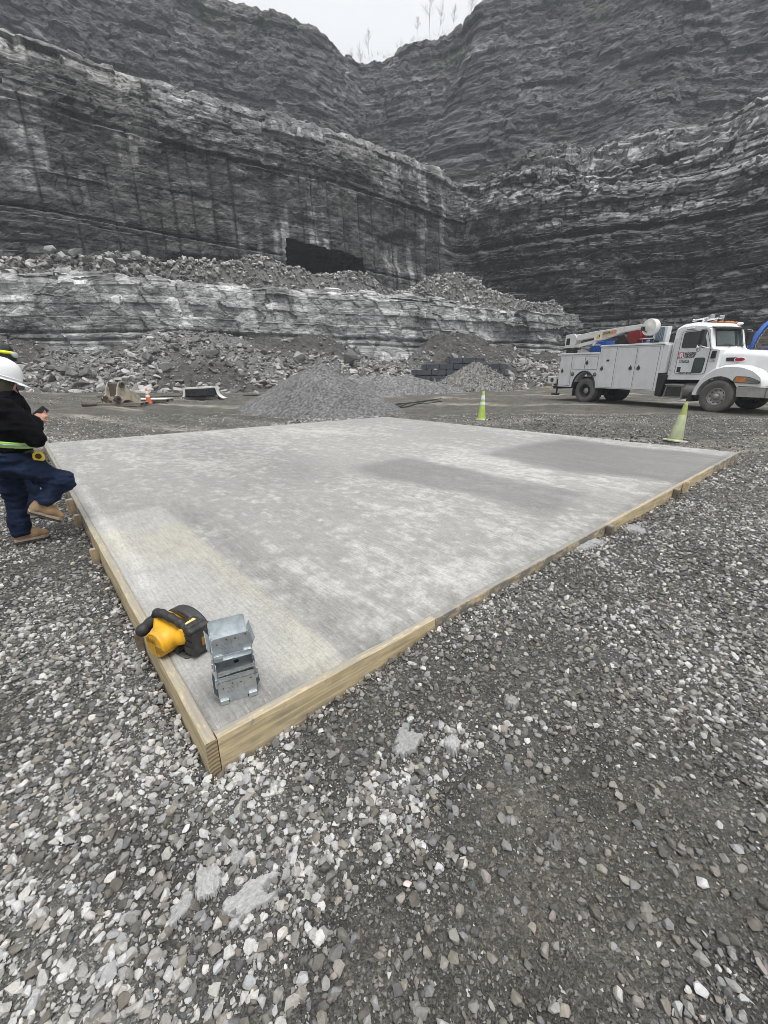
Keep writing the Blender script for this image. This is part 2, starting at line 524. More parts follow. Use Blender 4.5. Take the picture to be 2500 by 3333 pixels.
# dusty (light) and muddy (dark) areas of the yard: (photo position they were read from, radius m, weight)
ZONES = [((60, 2750), .32, .8), ((250, 3050), .35, .8), ((80, 3300), .25, .8), ((330, 2480), .4, .25), ((640, 2480), .30, .7), ((800, 2640), .22, .6), ((950, 2950), .2, .55), ((1010, 2780), .16, .75),
         ((1300, 2550), .14, .8), ((1480, 2440), .16, .9), ((1250, 2700), .15, .7), ((1380, 2820), .12, .5), ((1500, 3150), .25, .45), ((900, 3250), .22, .35), ((2380, 3230), .25, .5), ((2150, 3050), .2, .25), ((2250, 2300), .5, .35), ((2300, 2050), .7, .3),
         ((1800, 2400), .25, .25), ((850, 2400), .25, .5), ((1150, 2200), .25, .35), ((1600, 2000), .3, .3), ((1880, 1790), .25, .7), ((2330, 1540), .5, .5), ((60, 2150), .6, .15), ((300, 2050), .5, .1),
         ((350, 2650), .25, -.5), ((330, 2860), .16, -.6), ((520, 2760), .18, -.4), ((700, 3000), .15, -.4), ((480, 2950), .15, -.35), ((1350, 2280), .35, -.5), ((1150, 2420), .2, -.5), ((1250, 3000), .2, -.6), ((1100, 3230), .2, -.3), ((2150, 2650), .35, -.7),
         ((2050, 2850), .25, -.7), ((1950, 2750), .25, -.55), ((2400, 2850), .3, -.5), ((1700, 2700), .3, -.5), ((1750, 2950), .25, -.4), ((1650, 3250), .2, -.45), ((1900, 3300), .25, -.2), ((1700, 2150), .5, -.3), ((200, 1800), .8, -.2)]
ZX = [(L2(*z[0]), z[1] ** 2, z[2]) for z in ZONES]
def dusty(x, y):
    d = np.zeros_like(x)
    for (zx, zy), r2, wt in ZX:
        d = d + wt * np.exp(-((x - zx) ** 2 + (y - zy) ** 2) / r2)
    return d + (fbm(x * 2.2, y * 2.2, seed=61, octv=4) - 0.5) * 1.3
D = np.clip(dusty(GX, GY), -1, 1)
far = sstep(np.hypot(GX, GY), 4, 11)
base = 0.070 + 0.04 * np.clip(D, 0, 1) + 0.02 * np.clip(-D, 0, 1)
a_ = R(-20)
along = GX * math.cos(a_) + GY * math.sin(a_); across = -GX * math.sin(a_) + GY * math.cos(a_)
streak = fbm(across * 1.6, along * 0.13, seed=71, octv=4)
mud = 0.100 + 0.17 * sstep(streak, 0.52, 0.75) * sstep(fbm(GX * .5, GY * .5, seed=72, octv=3), .35, .65) + (fbm(GX * 2, GY * 2, seed=73) - .5) * .05
base = base * (1 - far) + mud * far
brown = (.25 + 0.5 * np.clip(-D, 0, 1)) * (1 - far) + 0.75 * far
gc = np.stack([base * (1.02 + 0.06 * brown), base, base * (0.96 - 0.12 * brown), np.ones_like(base)], -1)
s = NT('quarry_floor')
v = s.coord()
n1 = s.noise(v, 3.0, 8, 0.7)
vo = s.voro(v, 95.0, 'F1', 0)
vc = s.voro(v, 95.0, 'F1', 1)
sep = s.new('ShaderNodeSeparateColor'); s.link(vc, sep.inputs[0])
vo2 = s.voro(v, 230.0, 'F1', 0)
n2 = s.noise(v, 160, 5, 0.75)
c = s.mix(1.0, s.attr('col'), s.ramp(n1, [(0.3, 0.62), (0.5, 1.0), (0.72, 1.5)]), 'MULTIPLY')
c = s.mix(1.0, c, s.ramp(sep.outputs[0], [(0.0, 0.7), (0.7, 1.0), (0.97, 1.6)]), 'MULTIPLY')
c = s.mix(1.0, c, s.ramp(n2, [(0.35, 0.6), (0.65, 1.4)]), 'MULTIPLY')
nm = s.bump(n1, 0.5, 0.05)
nm = s.bump(s.math('SUBTRACT', 1.0, vo), 0.9, 0.010, nm)
nm = s.bump(s.math('SUBTRACT', 1.0, vo2), 0.7, 0.004, nm)
nm = s.bump(n2, 0.5, 0.004, nm)
M_FLOOR = s.done(c, 0.85, 0, nm, 0.3)
V = np.stack([GX, GY, GZ], -1).reshape(-1, 3)
tag(np_mesh('ground', V, grid_faces(len(gx), len(gy)), M_FLOOR, None, {'col': gc.reshape(-1, 4)}, True), kind='structure')

# ------------------------------------------------------------------ cliffs
def resample(poly, ds, smooth=0.0):
    P = np.array(poly, float); seg = np.hypot(*np.diff(P, axis=0).T); L = np.concatenate([[0], np.cumsum(seg)])
    n = max(2, int(L[-1] / ds)) + 1; t = np.linspace(0, L[-1], n)
    Q = np.stack([np.interp(t, L, P[:, i]) for i in range(P.shape[1])], 1)
    if smooth:
        k = int(smooth / ds)
        if k > 1:
            ker = np.hanning(2 * k + 1); ker /= ker.sum()
            Q2 = np.stack([np.convolve(np.pad(Q[:, i], k, mode='edge'), ker, 'valid') for i in range(Q.shape[1])], 1)
            Q2[0], Q2[-1] = Q[0], Q[-1]; Q = Q2
    return Q, t

class Blocks:
    """bedded, jointed rock: each bed is cut into blocks that stand out by their own amount"""
    def __init__(s, z0, z1, hmin, hmax, wmin, wmax, seed):
        rs = np.random.RandomState(seed); z = [z0]
        while z[-1] < z1: z.append(z[-1] + hmin + (hmax - hmin) * rs.rand() ** 1.7)
        s.z = np.array(z); n = len(z); s.w = wmin + (wmax - wmin) * rs.rand(n); s.o = rs.rand(n) * 50; s.off = rs.rand(n); s.seed = seed; s.tn = rs.rand(n)
    def __call__(s, a, z):
        """block offset 0..1, joint mask 0..1, bed tone, block tone"""
        L = np.clip(np.searchsorted(s.z, z) - 1, 0, len(s.z) - 2)
        aw = a + (vnoise(a * 0.6, z * 1.4, seed=s.seed + 1) - .5) * 1.2
        u = (aw + s.o[L]) / s.w[L]
        b = np.floor(u); fr = u - b
        h1 = _h(b, L, np.zeros_like(b), s.seed); h2 = _h(b, L, np.ones_like(b), s.seed)
        dz = np.minimum(z - s.z[L], s.z[L + 1] - z); dx = np.minimum(fr, 1 - fr) * s.w[L]
        return 0.55 * h1 + 0.45 * s.off[L], dz, dx, s.tn[L], h2

def cliff(name, poly, prof, ds, mat, disp, tone, smooth=3.0, zvar=None, hole=None, ovar=None):
    Q, S = resample(poly, ds, smooth)
    Pf, T = resample(prof, ds)
    d = np.gradient(Q, axis=0); d /= np.linalg.norm(d, axis=1)[:, None]
    N = np.stack([d[:, 1], -d[:, 0]], 1)                       # towards the pit
    dp = np.gradient(Pf, axis=0); dp /= np.linalg.norm(dp, axis=1)[:, None]
    # profile normal: (outward, up)
    no, nz = dp[:, 1], dp[:, 0]
    SS, OO = np.meshgrid(S, Pf[:, 0], indexing='ij'); _, ZZ = np.meshgrid(S, Pf[:, 1], indexing='ij')
    if zvar is not None: ZZ = ZZ + zvar(SS, ZZ)
    if ovar is not None: OO = ovar(SS, ZZ, OO)
    dd = disp(SS, ZZ, OO)
    o = -OO + dd * no[None, :]
    z = ZZ + dd * nz[None, :]
    X = Q[:, 0][:, None] + N[:, 0][:, None] * o; Y = Q[:, 1][:, None] + N[:, 1][:, None] * o
    c = tone(SS, ZZ, OO, dd)
    F = grid_faces(len(S), len(T))
    if hole is not None:
        hm = hole(SS, ZZ).reshape(-1)
        F = F[~hm[F].all(axis=1)]
    c = np.concatenate([c, np.ones(c.shape[:-1] + (1,))], -1)
    ob = np_mesh(name, np.stack([X, Y, z], -1).reshape(-1, 3), F, mat, None, {'col': c.reshape(-1, 4)}, False)
    return ob

def grey(t, warm=0.0, cool=0.0):
    return np.stack([t * (1 + warm), t, t * (1 - warm + cool)], -1)

def bed_dip(a, z, k=0.0, amp=0.5, seed=0):
    return z + k * a + (fbm(a * 0.05, z * 0.02, seed=seed, octv=3) - .5) * amp * 4 + (fbm(a * .3, z * .15, seed=seed + 5, octv=2) - .5) * amp

# lower ledge, pale fractured limestone
bA = Blocks(-4, 16, .9, 2.6, 1.2, 4.0, 101); bB = Blocks(-4, 16, .45, 1.2, .5, 1.8, 102); bC = Blocks(-4, 16, .12, .35, .15, .6, 103)
def ledge_disp(a, z, o):
    zz = bed_dip(a, z, 0.0, 0.25, 200)
    # slanting fractures
    sl = a + z * 0.6
    A = bA(sl, zz); B = bB(sl, zz); C = bC(a, zz)
    d = A[0] * 0.6 + B[0] * 0.30 * (0.4 + A[4]) + C[0] * 0.10
    d = d + (fbm(a * .12, z * .2, seed=210, octv=3) - .5) * 1.5
    g = np.exp(-(np.abs(zz - 4.9) / .10) ** 2) + .7 * np.exp(-(np.abs(zz - 4.35) / .08) ** 2)
    return d - .35 * g - 0.8
def ledge_tone(a, z, o, d):
    zz = bed_dip(a, z, 0.0, 0.25, 200); sl = a + z * 0.6
    A = bA(sl, zz); B = bB(sl, zz); C = bC(a, zz)
    t = 0.315 + 0.20 * (A[4] - .45) + 0.13 * (B[4] - .5) + 0.03 * (C[4] - .5) + .12 * (fbm(a * .25, z * .5, seed=220, octv=4) - .5)
    t = t + .06 * sstep(z, 5.5, 9) 
    dirt = sstep(fbm(a * .35, z * .22, seed=221, octv=4), .52, .66)
    t = t * (1 - .5 * dirt)
    t = t * np.where((np.minimum(B[1], B[2]) < .04) & (B[4] > .4), .6, 1)
    t = t * (1 - .5 * sstep(o, 1.5, 4))
    return grey(np.clip(t, .05, .55), .0)
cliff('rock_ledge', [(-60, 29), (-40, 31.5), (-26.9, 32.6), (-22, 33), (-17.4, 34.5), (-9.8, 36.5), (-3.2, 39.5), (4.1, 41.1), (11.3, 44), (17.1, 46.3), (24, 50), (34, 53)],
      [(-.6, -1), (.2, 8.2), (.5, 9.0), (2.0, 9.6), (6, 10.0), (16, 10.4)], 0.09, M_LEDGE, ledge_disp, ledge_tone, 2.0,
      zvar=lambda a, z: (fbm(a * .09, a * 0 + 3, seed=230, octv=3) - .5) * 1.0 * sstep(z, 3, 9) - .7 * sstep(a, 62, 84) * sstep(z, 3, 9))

# presplit wall: flat face with drill traces
bP = Blocks(4, 32, .7, 2.2, 1.6, 6, 111); bP2 = Blocks(4, 32, .22, .6, .4, 1.5, 112)
def pre_dip(a, z): return z + 0.035 * (a - 20) + (fbm(a * .06, z * .03, seed=301, octv=3) - .5) * 1.6
def drill(a, z):
    k = a + (z - 16) * 0.02
    sp = 1.55; idx = np.floor(k / sp)
    dx = np.abs((k / sp - idx - .5) * sp + (_h(idx, idx * 0, idx * 0, 320) - .5) * .5)
    on = (_h(idx, idx * 0 + 1, idx * 0, 321) > .12) * (vnoise(idx * 7.3, z * .16, seed=322) > .22)
    return dx, on
def top_w(z): return sstep(z, 18.8, 20.4)
def pre_disp(a, z, o):
    zz = pre_dip(a, z); A = bP(a, zz); B = bP2(a, zz)
    tw = np.maximum(top_w(zz), .22 + .25 * sstep(fbm(a * .15, z * .15, seed=330, octv=3), .5, .7))
    d = A[0] * .55 * tw + B[0] * .26 * (tw * .9 + .15) + (fbm(a * .8, z * 1.0, seed=331, octv=5, gain=.62) - .5) * .50
    scar = sstep(fbm(a * .07 + 3, z * .13, seed=332, octv=3), .60, .68) * (z < 20)
    d = d - .55 * scar
    dx, on = drill(a, z)
    d = d - .14 * np.clip(1 - dx / .11, 0, 1) * on * (zz < 20.5)
    d = d - .25 * np.exp(-(np.abs(zz - 13.6) / .10) ** 2) - .3 * np.exp(-(np.abs(zz - 20.4) / .12) ** 2)
    return d
def pre_tone(a, z, o, d):
    zz = pre_dip(a, z); A = bP(a, zz); B = bP2(a, zz)
    t = .066 + .03 * (A[4] - .5) + .03 * (A[3] - .5) + .045 * (B[4] - .5) + .05 * (fbm(a * .3, z * .3, seed=340, octv=4) - .5)
    t = t + .13 * top_w(zz) * sstep(.6 * B[4] + .4 * A[4], .42, .85) + .12 * sstep(zz, 22.6, 23.6)
    # lime run-off streaks hanging below the seams, between drill traces
    st = sstep(fbm(a * 1.5, z * .06 + 9, seed=342, octv=3), .56, .68)
    zone = sstep(fbm(a * .16 + 5, z * .16, seed=343, octv=3), .46, .60)
    t = t + .20 * st * zone * sstep(zz, 11, 15) * (.4 + .9 * B[4])
    dk = sstep(fbm(a * 1.2 + 40, z * .05, seed=344, octv=3), .55, .7)
    t = t * (1 - .35 * dk)
    t = t + .16 * np.exp(-((a - SH0 + .45) / .28) ** 2) * (z < 14.6) * (.4 + B[4])
    dx, on = drill(a, z)
    t = t * (1 - .5 * np.clip(1.5 - dx / .075, 0, 1) * on * (zz < 20.8) * 1.0)
    t = t * np.where((B[1] < .05) & (B[4] > .55), .6, 1) * np.where((A[1] < .08) & (vnoise(a * .3, A[3] * 40, seed=346) > .45), .5, 1) * np.where((B[2] < .05) & (B[3] > .5), .7, 1)
    t = np.where(o > 1.5, .19 + .1 * (B[4] - .5), t)
    w = .0 + .035 * sstep(fbm(a * .2, z * .2, seed=345, octv=3), .5, .7)
    return grey(np.clip(t, .03, .42), .0, .015) * np.stack([1 + w * .5, np.ones_like(w), 1 - w], -1)
PRE = [(-49.6, 33.3), (-34, 35.2), (-26.2, 36.6), (-23.1, 38.9), (-19.2, 41.6), (-16.5, 43), (-11.4, 45.1), (-5.7, 48.3), (0, 52.1), (5.2, 55.6), (8.9, 57.6),
       (12.5, 55.6), (17, 52.4), (25.2, 49.6), (30.2, 47.2), (34, 44.6), (44, 37), (60, 28)]
_Q, _S = resample(PRE, .115, 2.6)
def s_of(x, y): return _S[np.argmin(np.hypot(_Q[:, 0] - x, _Q[:, 1] - y))]
SH0, SH1 = s_of(-10.2, 45.6), s_of(-2.4, 50.4)
def portal_hole(a, z):
    tt = (a - SH0) / (SH1 - SH0)
    top = 14.4 - .9 * tt + (vnoise(a * .9, a * 0, seed=350) - .5) * .22
    lft = SH0 + .1 * (z - 10); rgt = SH1 + (vnoise(z * 1.3, z * 0, seed=351) - .5) * .3 - .12 * (z - 11)
    return (a > lft) & (a < rgt) & (z < top)
# right-hand wall: dark, wet, thin-bedded, stepping back at the top
bR = Blocks(-4, 40, .8, 2.4, 1.0, 4.5, 121); bR2 = Blocks(-4, 40, .3, .9, .4, 1.7, 122); bR3 = Blocks(-4, 40, .14, .36, .2, .8, 123)
def r_dip(a, z): return z - 0.02 * (a - 20) + (fbm(a * .04, z * .02, seed=401, octv=2) - .5) * 2.4
def r_disp(a, z, o):
    zz = r_dip(a, z); A = bR(a, zz); B = bR2(a, zz); C = bR3(a, zz)
    up = sstep(z, 16.5, 20)
    d = A[0] * (.7 + .6 * up) + B[0] * (.45 + .4 * up) + C[0] * .22 + (fbm(a * .12, z * .12, seed=410, octv=4) - .5) * 2.4
    d = d + (fbm(a * .8, z * 1.2, seed=411, octv=3) - .5) * .5
    d = d - .6 * np.exp(-(np.abs(zz - 16.2) / .35) ** 2) - .3 * np.exp(-(np.abs(zz - 7.6) / .15) ** 2)
    return d - 1.0
def r_tone(a, z, o, d):
    zz = r_dip(a, z); A = bR(a, zz); B = bR2(a, zz); C = bR3(a, zz)
    t = .038 + .02 * (A[4] - .5) + .03 * (A[3] - .5) + .03 * (B[4] - .45) + .05 * (B[3] - .5) + .05 * (C[3] - .5) + .02 * (C[4] - .5) + .04 * (fbm(a * .3, z * .6, seed=420, octv=4) - .5)
    up = sstep(zz + (fbm(a * .2, z * .2, seed=421) - .5) * 3, 15.8, 18)
    t = t + up * (.06 + .22 * sstep(.6 * B[4] + .4 * B[3] + .5 * (C[4] - .5), .40, .95))
    low = 1 - sstep(zz, 5.5, 8.5)
    t = t + low * (.05 + .12 * sstep(B[4], .5, 1))
    for zb, wd, am in ((9.3, .14, .14), (11.9, .10, .07), (7.9, .10, .10), (3.2, .3, .08)):
        t = t + am * np.exp(-(np.abs(zz - zb) / wd) ** 2) * sstep(fbm(a * .4, z * .3, seed=423), .3, .6)
    t = t + .12 * sstep(B[4], .90, .97) * (fbm(a * .5, z * .5, seed=424) > .5)
    dark = sstep(fbm(a * .1, z * .12, seed=422, octv=3), .46, .60) * (1 - up)
    t = t * (1 - .4 * dark)
    t = t * np.where(np.minimum(B[1], B[2]) < .06, .5, 1) * np.where(A[1] < .10, .5, 1)
    w = .3 * up + .2
    return grey(np.clip(t, .018, .40), .0, .02)
SC_ = s_of(8.9, 57.3)
def mR(a): return sstep(a + (fbm(a * .3, a * 0 + 9, seed=440) - .5) * 3, SC_ - 3.5, SC_ + 2.5)
def q_disp(a, z, o):
    m = mR(a); ar = a - SC_ + 8
    return pre_disp(a, z, o) * (1 - m) + r_disp(ar, z, o) * m
def q_tone(a, z, o, d):
    m = mR(a)[..., None]; ar = a - SC_ + 8
    return pre_tone(a, z, o, d) * (1 - m) + r_tone(ar, z, o, d) * m
_ex_z = np.array([-9, 16.6, 18.6, 20.2, 22.0, 24.0, 26]); _ex_o = np.array([0, 0, 1.6, 2.0, 4.4, 5.2, 5.4])
def q_ovar(a, z, o): return o + np.interp(z, _ex_z, _ex_o) * sstep(a, SC_ + 1, SC_ + 20)
def q_zvar(a, z):
    return (fbm(a * .25, a * 0 + 7, seed=360, octv=4) - .5) * (1.0 + 1.2 * mR(a)) * sstep(z, 18, 24) + 4.2 * sstep(z, 24.0, 25.2) * sstep(a, SC_ - 1, SC_ + 16)
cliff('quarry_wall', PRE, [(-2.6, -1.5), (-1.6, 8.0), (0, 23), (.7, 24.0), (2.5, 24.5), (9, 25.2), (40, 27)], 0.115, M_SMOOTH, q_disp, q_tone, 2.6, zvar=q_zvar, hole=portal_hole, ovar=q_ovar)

# old mine adit behind the opening
def adit():
    i0 = np.argmin(np.abs(_S - SH0)); i1 = np.argmin(np.abs(_S - SH1))
    d = _Q[i1] - _Q[i0]; d /= np.linalg.norm(d); n = np.array([-d[1], d[0]])      # into the rock
    ring = []
    A0, A1 = -.7, (SH1 - SH0) + .8
    per = [(A0, 8.2)] + [(A0, 8.2 + k) for k in np.arange(.5, 6.9, .5)] + [(A0 + k, 15.2 - .9 * k / (A1 - A0)) for k in np.arange(.5, A1 - A0, .5)] + [(A1, 14.3 - k) for k in np.arange(0, 6.1, .5)] + [(A1, 8.2)]
    per = np.array(per); dep = np.concatenate([np.arange(.25, 6, .4), np.arange(6, 30, 1.0)])
    V = []
    for k, t in enumerate(dep):
        j = (fbm(per[:, 0] * .7 + t, per[:, 1] * .7, np.full(len(per), t * .7), seed=370, octv=3) - .5) * .9
        cx = (A0 + A1) / 2; ax = per[:, 0] + np.sign(per[:, 0] - cx) * j * (k > 0)
        xy = _Q[i0][None] + d[None] * ax[:, None] + n[None] * (t - 1.15)
        V.append(np.concatenate([xy, (per[:, 1] + np.where(per[:, 1] > 13.8, j, 0))[:, None]], 1))
    V = np.array(V); F = grid_faces(len(dep), len(per))
    V2 = V.reshape(-1, 3)
    # back wall
    V2 = np.concatenate([V2, V[-1].mean(axis=0)[None]]); c = len(V2) - 1; b = (len(dep) - 1) * len(per)
    F2 = np.array([[b + k, b + k + 1, c, c] for k in range(len(per) - 1)])
    t = .022 + .02 * fbm(V2[:, 0], V2[:, 1], V2[:, 2] * 3, seed=371)
    o = np_mesh('mine_adit', V2, np.concatenate([F, F2]), M_SMOOTH, None, {'col': np.concatenate([grey(t, .01), np.ones((len(t), 1))], 1)})
    return tag(o, kind='structure')
adit()

# upper walls
bU = Blocks(10, 80, 1.2, 3.6, 1.5, 6, 131); bU2 = Blocks(10, 80, .5, 1.4, .7, 2.6, 132)
def u_dip(a, z): return z + .06 * (a - 60) * 0 + (fbm(a * .02, z * .015, seed=501, octv=2) - .5) * 7 + (fbm(a * .3, z * .2, seed=502, octv=2) - .5) * .35
def u_disp(a, z, o):
    zz = u_dip(a, z); A = bU(a, zz); B = bU2(a, zz)
    d = A[0] * 1.2 + B[0] * .60 + (fbm(a * .05, z * .04, seed=510, octv=3, gain=.45) - .5) * 7
    return d - 1.2 + (fbm(a * .8, z * 1.1, seed=511, octv=4, gain=.6) - .5) * .9
def u_tone(a, z, o, d):
    zz = u_dip(a, z); A = bU(a, zz); B = bU2(a, zz)
    t = .084 + .03 * (A[4] - .5) + .03 * (A[3] - .5) + .03 * (B[4] - .45) + .05 * (B[3] - .5) + .06 * (fbm(a * .12, z * .2, seed=520, octv=5) - .5)
    t = t + .10 * sstep(B[4], .82, .98) * sstep(fbm(a * .15, z * .2, seed=521, octv=3), .45, .6)
    t = t * np.where(B[1] < .12, .7, 1)
    g = sstep(fbm(a * .2, z * .2, seed=522, octv=4), .55, .7) * sstep(z, 50, 59)
    c = grey(np.clip(t, .03, .3), .0, .06)
    return c * np.stack([1 - .0 * g, 1 + .10 * g, 1 - .25 * g], -1)
UL = [(-110, 30), (-62, 60), (-40, 79), (-22.5, 89.5), (-13.3, 94), (-5.9, 101.8), (-3, 106)]
UR = [(-9.5, 108), (-5.9, 102), (2.8, 97.2), (8.1, 95.2), (13.3, 93.8), (15.8, 90.6), (22, 89), (45, 80), (72, 66), (110, 40)]
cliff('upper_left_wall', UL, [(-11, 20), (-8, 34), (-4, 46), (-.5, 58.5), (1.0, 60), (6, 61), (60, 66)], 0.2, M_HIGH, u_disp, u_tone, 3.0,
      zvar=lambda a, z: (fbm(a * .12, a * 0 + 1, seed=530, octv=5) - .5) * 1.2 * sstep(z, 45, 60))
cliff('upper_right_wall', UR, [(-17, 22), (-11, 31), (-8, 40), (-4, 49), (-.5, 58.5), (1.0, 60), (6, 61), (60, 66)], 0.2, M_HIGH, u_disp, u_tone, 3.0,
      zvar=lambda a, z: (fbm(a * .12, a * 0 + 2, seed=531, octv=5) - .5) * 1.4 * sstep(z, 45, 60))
for o in bpy.data.objects:
    if o.name.endswith('_wall') or o.name == 'rock_ledge': tag(o, kind='structure')
# ------------------------------------------------------------------ concrete pad
def pad():
    root = empty('concrete_pad', (PN[0], PN[1], 0), (0, 0, R(41.2)))
    tag(root, 'big square slab of fresh grey concrete, patchy with pale and damp areas', 'concrete pad')
    nu, nv = 481, 491
    p = np.linspace(0, PA, nu); q = np.linspace(0, PB, nv)
    Pp, Qq = np.meshgrid(p, q, indexing='ij')
    X, Y = pad_xy(Pp, Qq)
    z = PZ + (fbm(Pp * 1.2, Qq * 1.2, seed=601, octv=3) - .5) * .008 + (fbm(Pp * 16, Qq * 16, seed=602, octv=2) - .5) * .0016
    ed = np.minimum(np.minimum(Pp, PA - Pp), np.minimum(Qq, PB - Qq))
    z = z - .006 * (1 - sstep(ed, 0, .035))
    t = np.full_like(X, .285)
    big = fbm(Pp * .38, Qq * .38, seed=610, octv=4)
    t += .09 * (big - .5)
    # laitance flecks and broom wisps running along the pour
    wp = Pp + .35 * (fbm(Pp * .8, Qq * .8, seed=611, octv=2) - .5)
    rs_ = fbm(wp * 7.0, Qq * 1.3, seed=613, octv=5, gain=.68)
    mott = fbm(Pp * 6, Qq * 6, seed=614, octv=6, gain=.74)
    fleck = fbm(Pp * 17, Qq * 12, seed=616, octv=4, gain=.7)
    zone = fbm(Pp * .55 + 8, Qq * .55, seed=617, octv=3)
    pale = sstep(rs_ * .34 + mott * .36 + fleck * .30 + .26 * (zone - .5), .47, .66)
    t += .16 * pale * (.45 + .55 * vnoise(Pp * 38, Qq * 38, seed=615)) + .10 * (fleck - .5)
    # dry sandy strip along the left form, cleanly edged where a tarp lay
    wob = (fbm(Pp * 2.5, Qq * 2.5, seed=620, octv=3) - .5) * .05
    strip = (1 - sstep(Pp + wob, .605, .665)) * (1 - sstep(Qq + wob, 3.28, 3.42))
    sp = .385 + .10 * (mott - .5) + .05 * (fleck - .5) + .03 * (vnoise(Pp * 60, Qq * 60, seed=621) - .5)
    lap = vnoise(Pp * .3, Qq * 1.5, seed=622)
    sp = sp - .045 * sstep(lap, .35, .75)
    t = t * (1 - strip) + sp * strip
    # a slightly darker margin just outside the strip
    t = t * (1 - .16 * np.exp(-((Pp - .80) / .16) ** 2) * (1 - sstep(Qq, 2.6, 3.6)))
    warm = .065 * strip * sstep(fbm(Pp * 1.3, Qq * 1.3, seed=623, octv=3), .32, .62)
    def band(p0, p1, q0, q1, s):
        ww = (fbm(Pp * .7, Qq * .7, seed=630, octv=4) - .5) * .8
        return sstep(Pp + ww, p0 - s, p0 + s) * (1 - sstep(Pp + ww, p1 - s, p1 + s)) * sstep(Qq + ww * .6, q0 - s, q0 + s) * (1 - sstep(Qq + ww * .6, q1 - s, q1 + s))
    damp = np.maximum.reduce([band(5.7, 8.9, -.6, 3.0, .25), .85 * band(3.35, 4.55, .5, 3.6, .22)])
    t = t * (1 - damp) + damp * (.185 + .06 * (big - .5) + .04 * (rs_ - .5) + .02 * pale)
    halo = band(4.6, 5.6, .2, 3.4, .3) * .6
    t = t + .05 * halo * (.5 + mott)
    d2 = band(1.3, 3.0, 3.2, 8.5, .5) * .5
    t = t * (1 - d2 * .25)
    # near corner darker skin, grout rim along right form, white bloom along the left form
    cr = 1 - sstep(np.hypot(Pp, Qq) + wob * 4, .22, .48)
    t = t * (1 - .38 * cr); warm = warm * (1 - cr)
    rim = (1 - sstep(Qq + wob * .5, .05, .10)) * sstep(Pp, .1, .3)
    t = t * (1 - .25 * rim) + .05 * rim * mott
    bl = np.exp(-((Pp - .10) / .05) ** 2) * sstep(Qq, 1.0, 1.8) * (1 - sstep(Qq, 4.5, 6))
    t = t + .12 * bl * mott * 1.6
    col = np.stack([t * (1.012 + warm * .7), t * (1.004 + warm * .25), t * (.965 - warm * 1.2), np.ones_like(t)], -1)
    top = np.stack([Pp, Qq, z], -1)
    s = NT('concrete')
    v = s.coord()
    n1 = s.noise(s.coord((16, 1, 1)), 5.0, 8, 0.74)
    n2 = s.noise(v, 55.0, 6, 0.7)
    n3 = s.noise(v, 260.0, 3, 0.7)
    n4 = s.noise(s.coord((34, 5, 1)), 2.4, 6, 0.75, .6)
    c = s.mix(1.0, s.attr('col'), s.ramp(n1, [(.3, .80), (.5, 1.0), (.7, 1.22)]), 'MULTIPLY')
    c = s.mix(1.0, c, s.ramp(n2, [(.32, .82), (.5, 1.0), (.7, 1.16)]), 'MULTIPLY')
    c = s.mix(1.0, c, s.ramp(n3, [(.3, .84), (.7, 1.14)]), 'MULTIPLY')
    c = s.mix(s.ramp(n4, [(.58, 0.), (.66, .42)]), c, (.52, .515, .50))
    c = s.mix(s.ramp(n4, [(.34, .30), (.42, 0.)]), c, (.15, .148, .142))
    nm = s.bump(n2, .25, .004); nm = s.bump(n3, .3, .0015, nm)
    M = s.done(c, .78, 0, nm, .35)
    global M_CONC; M_CONC = M
    V = top.reshape(-1, 3); F = grid_faces(nu, nv)
    # skirts
    def skirt(idx, V, F):
        b = len(V); W = V[idx].copy(); W[:, 2] = -.08
        V = np.concatenate([V, W]); k = np.arange(len(idx) - 1)
        return V, np.concatenate([F, np.stack([idx[k], b + k, b + k + 1, idx[k + 1]], 1)])
    I = np.arange(nu * nv).reshape(nu, nv); C = col.reshape(-1, 4)
    for idx in (I[:, 0], I[-1, :], I[::-1, -1], I[0, ::-1]):
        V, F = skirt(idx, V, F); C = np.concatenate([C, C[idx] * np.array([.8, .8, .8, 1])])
    np_mesh('slab', V, F, M, root, {'col': C}, True)
pad()

# ------------------------------------------------------------------ timber forms
def wood_mat(name, grime=0.5, base=(.60, .49, .30), axis=0):
    s = NT(name)
    sc = [(1.2, 22, 22), (22, 22, 1.2)][axis]
    g = s.noise(s.coord(sc), 2.2, 6, .6, .8)
    c = s.mix(s.ramp(g, [(.3, 0.), (.7, 1.)]), tuple(x * .55 for x in base), tuple(min(1, x * 1.18) for x in base))
    d = s.noise(s.coord((2.5, 6, 6)), 2.6, 8, .72)
    f = s.ramp(d, [(.50 - .12 * grime, 0.), (.60 - .08 * grime, grime)])
    c = s.mix(f, c, (.17, .165, .155))
    d2 = s.noise(s.coord((8, 8, 8)), 3.0, 5, .7)
    c = s.mix(s.ramp(d2, [(.60, 0.), (.70, .75)]), c, (.20, .19, .17))
    # grout on the top edge
    ge = s.new('ShaderNodeNewGeometry'); sx = s.new('ShaderNodeSeparateXYZ'); s.link(ge.outputs['True Normal'], sx.inputs[0])
    top = s.math('MULTIPLY', s.ramp(sx.outputs[2], [(.6, 0.), (.9, 1.)]), s.ramp(s.noise(s.coord((5, 14, 5)), 3.0, 8, .75), [(.34, 0.), (.50, .65 + .3 * grime)]))
    c = s.mix(top, c, (.27, .26, .24))
    nm = s.bump(g, .25, .004); nm = s.bump(d, .4, .004, nm)
    return s.done(c, .75, 0, nm, .3)
M_WOOD = wood_mat('form_timber', .30)
M_WOODD = wood_mat('form_timber_grouted', .95)
s = NT('end_grain')
v = s.coord()
wv = s.new('ShaderNodeTexWave'); wv.wave_type = 'RINGS'; wv.rings_direction = 'X'
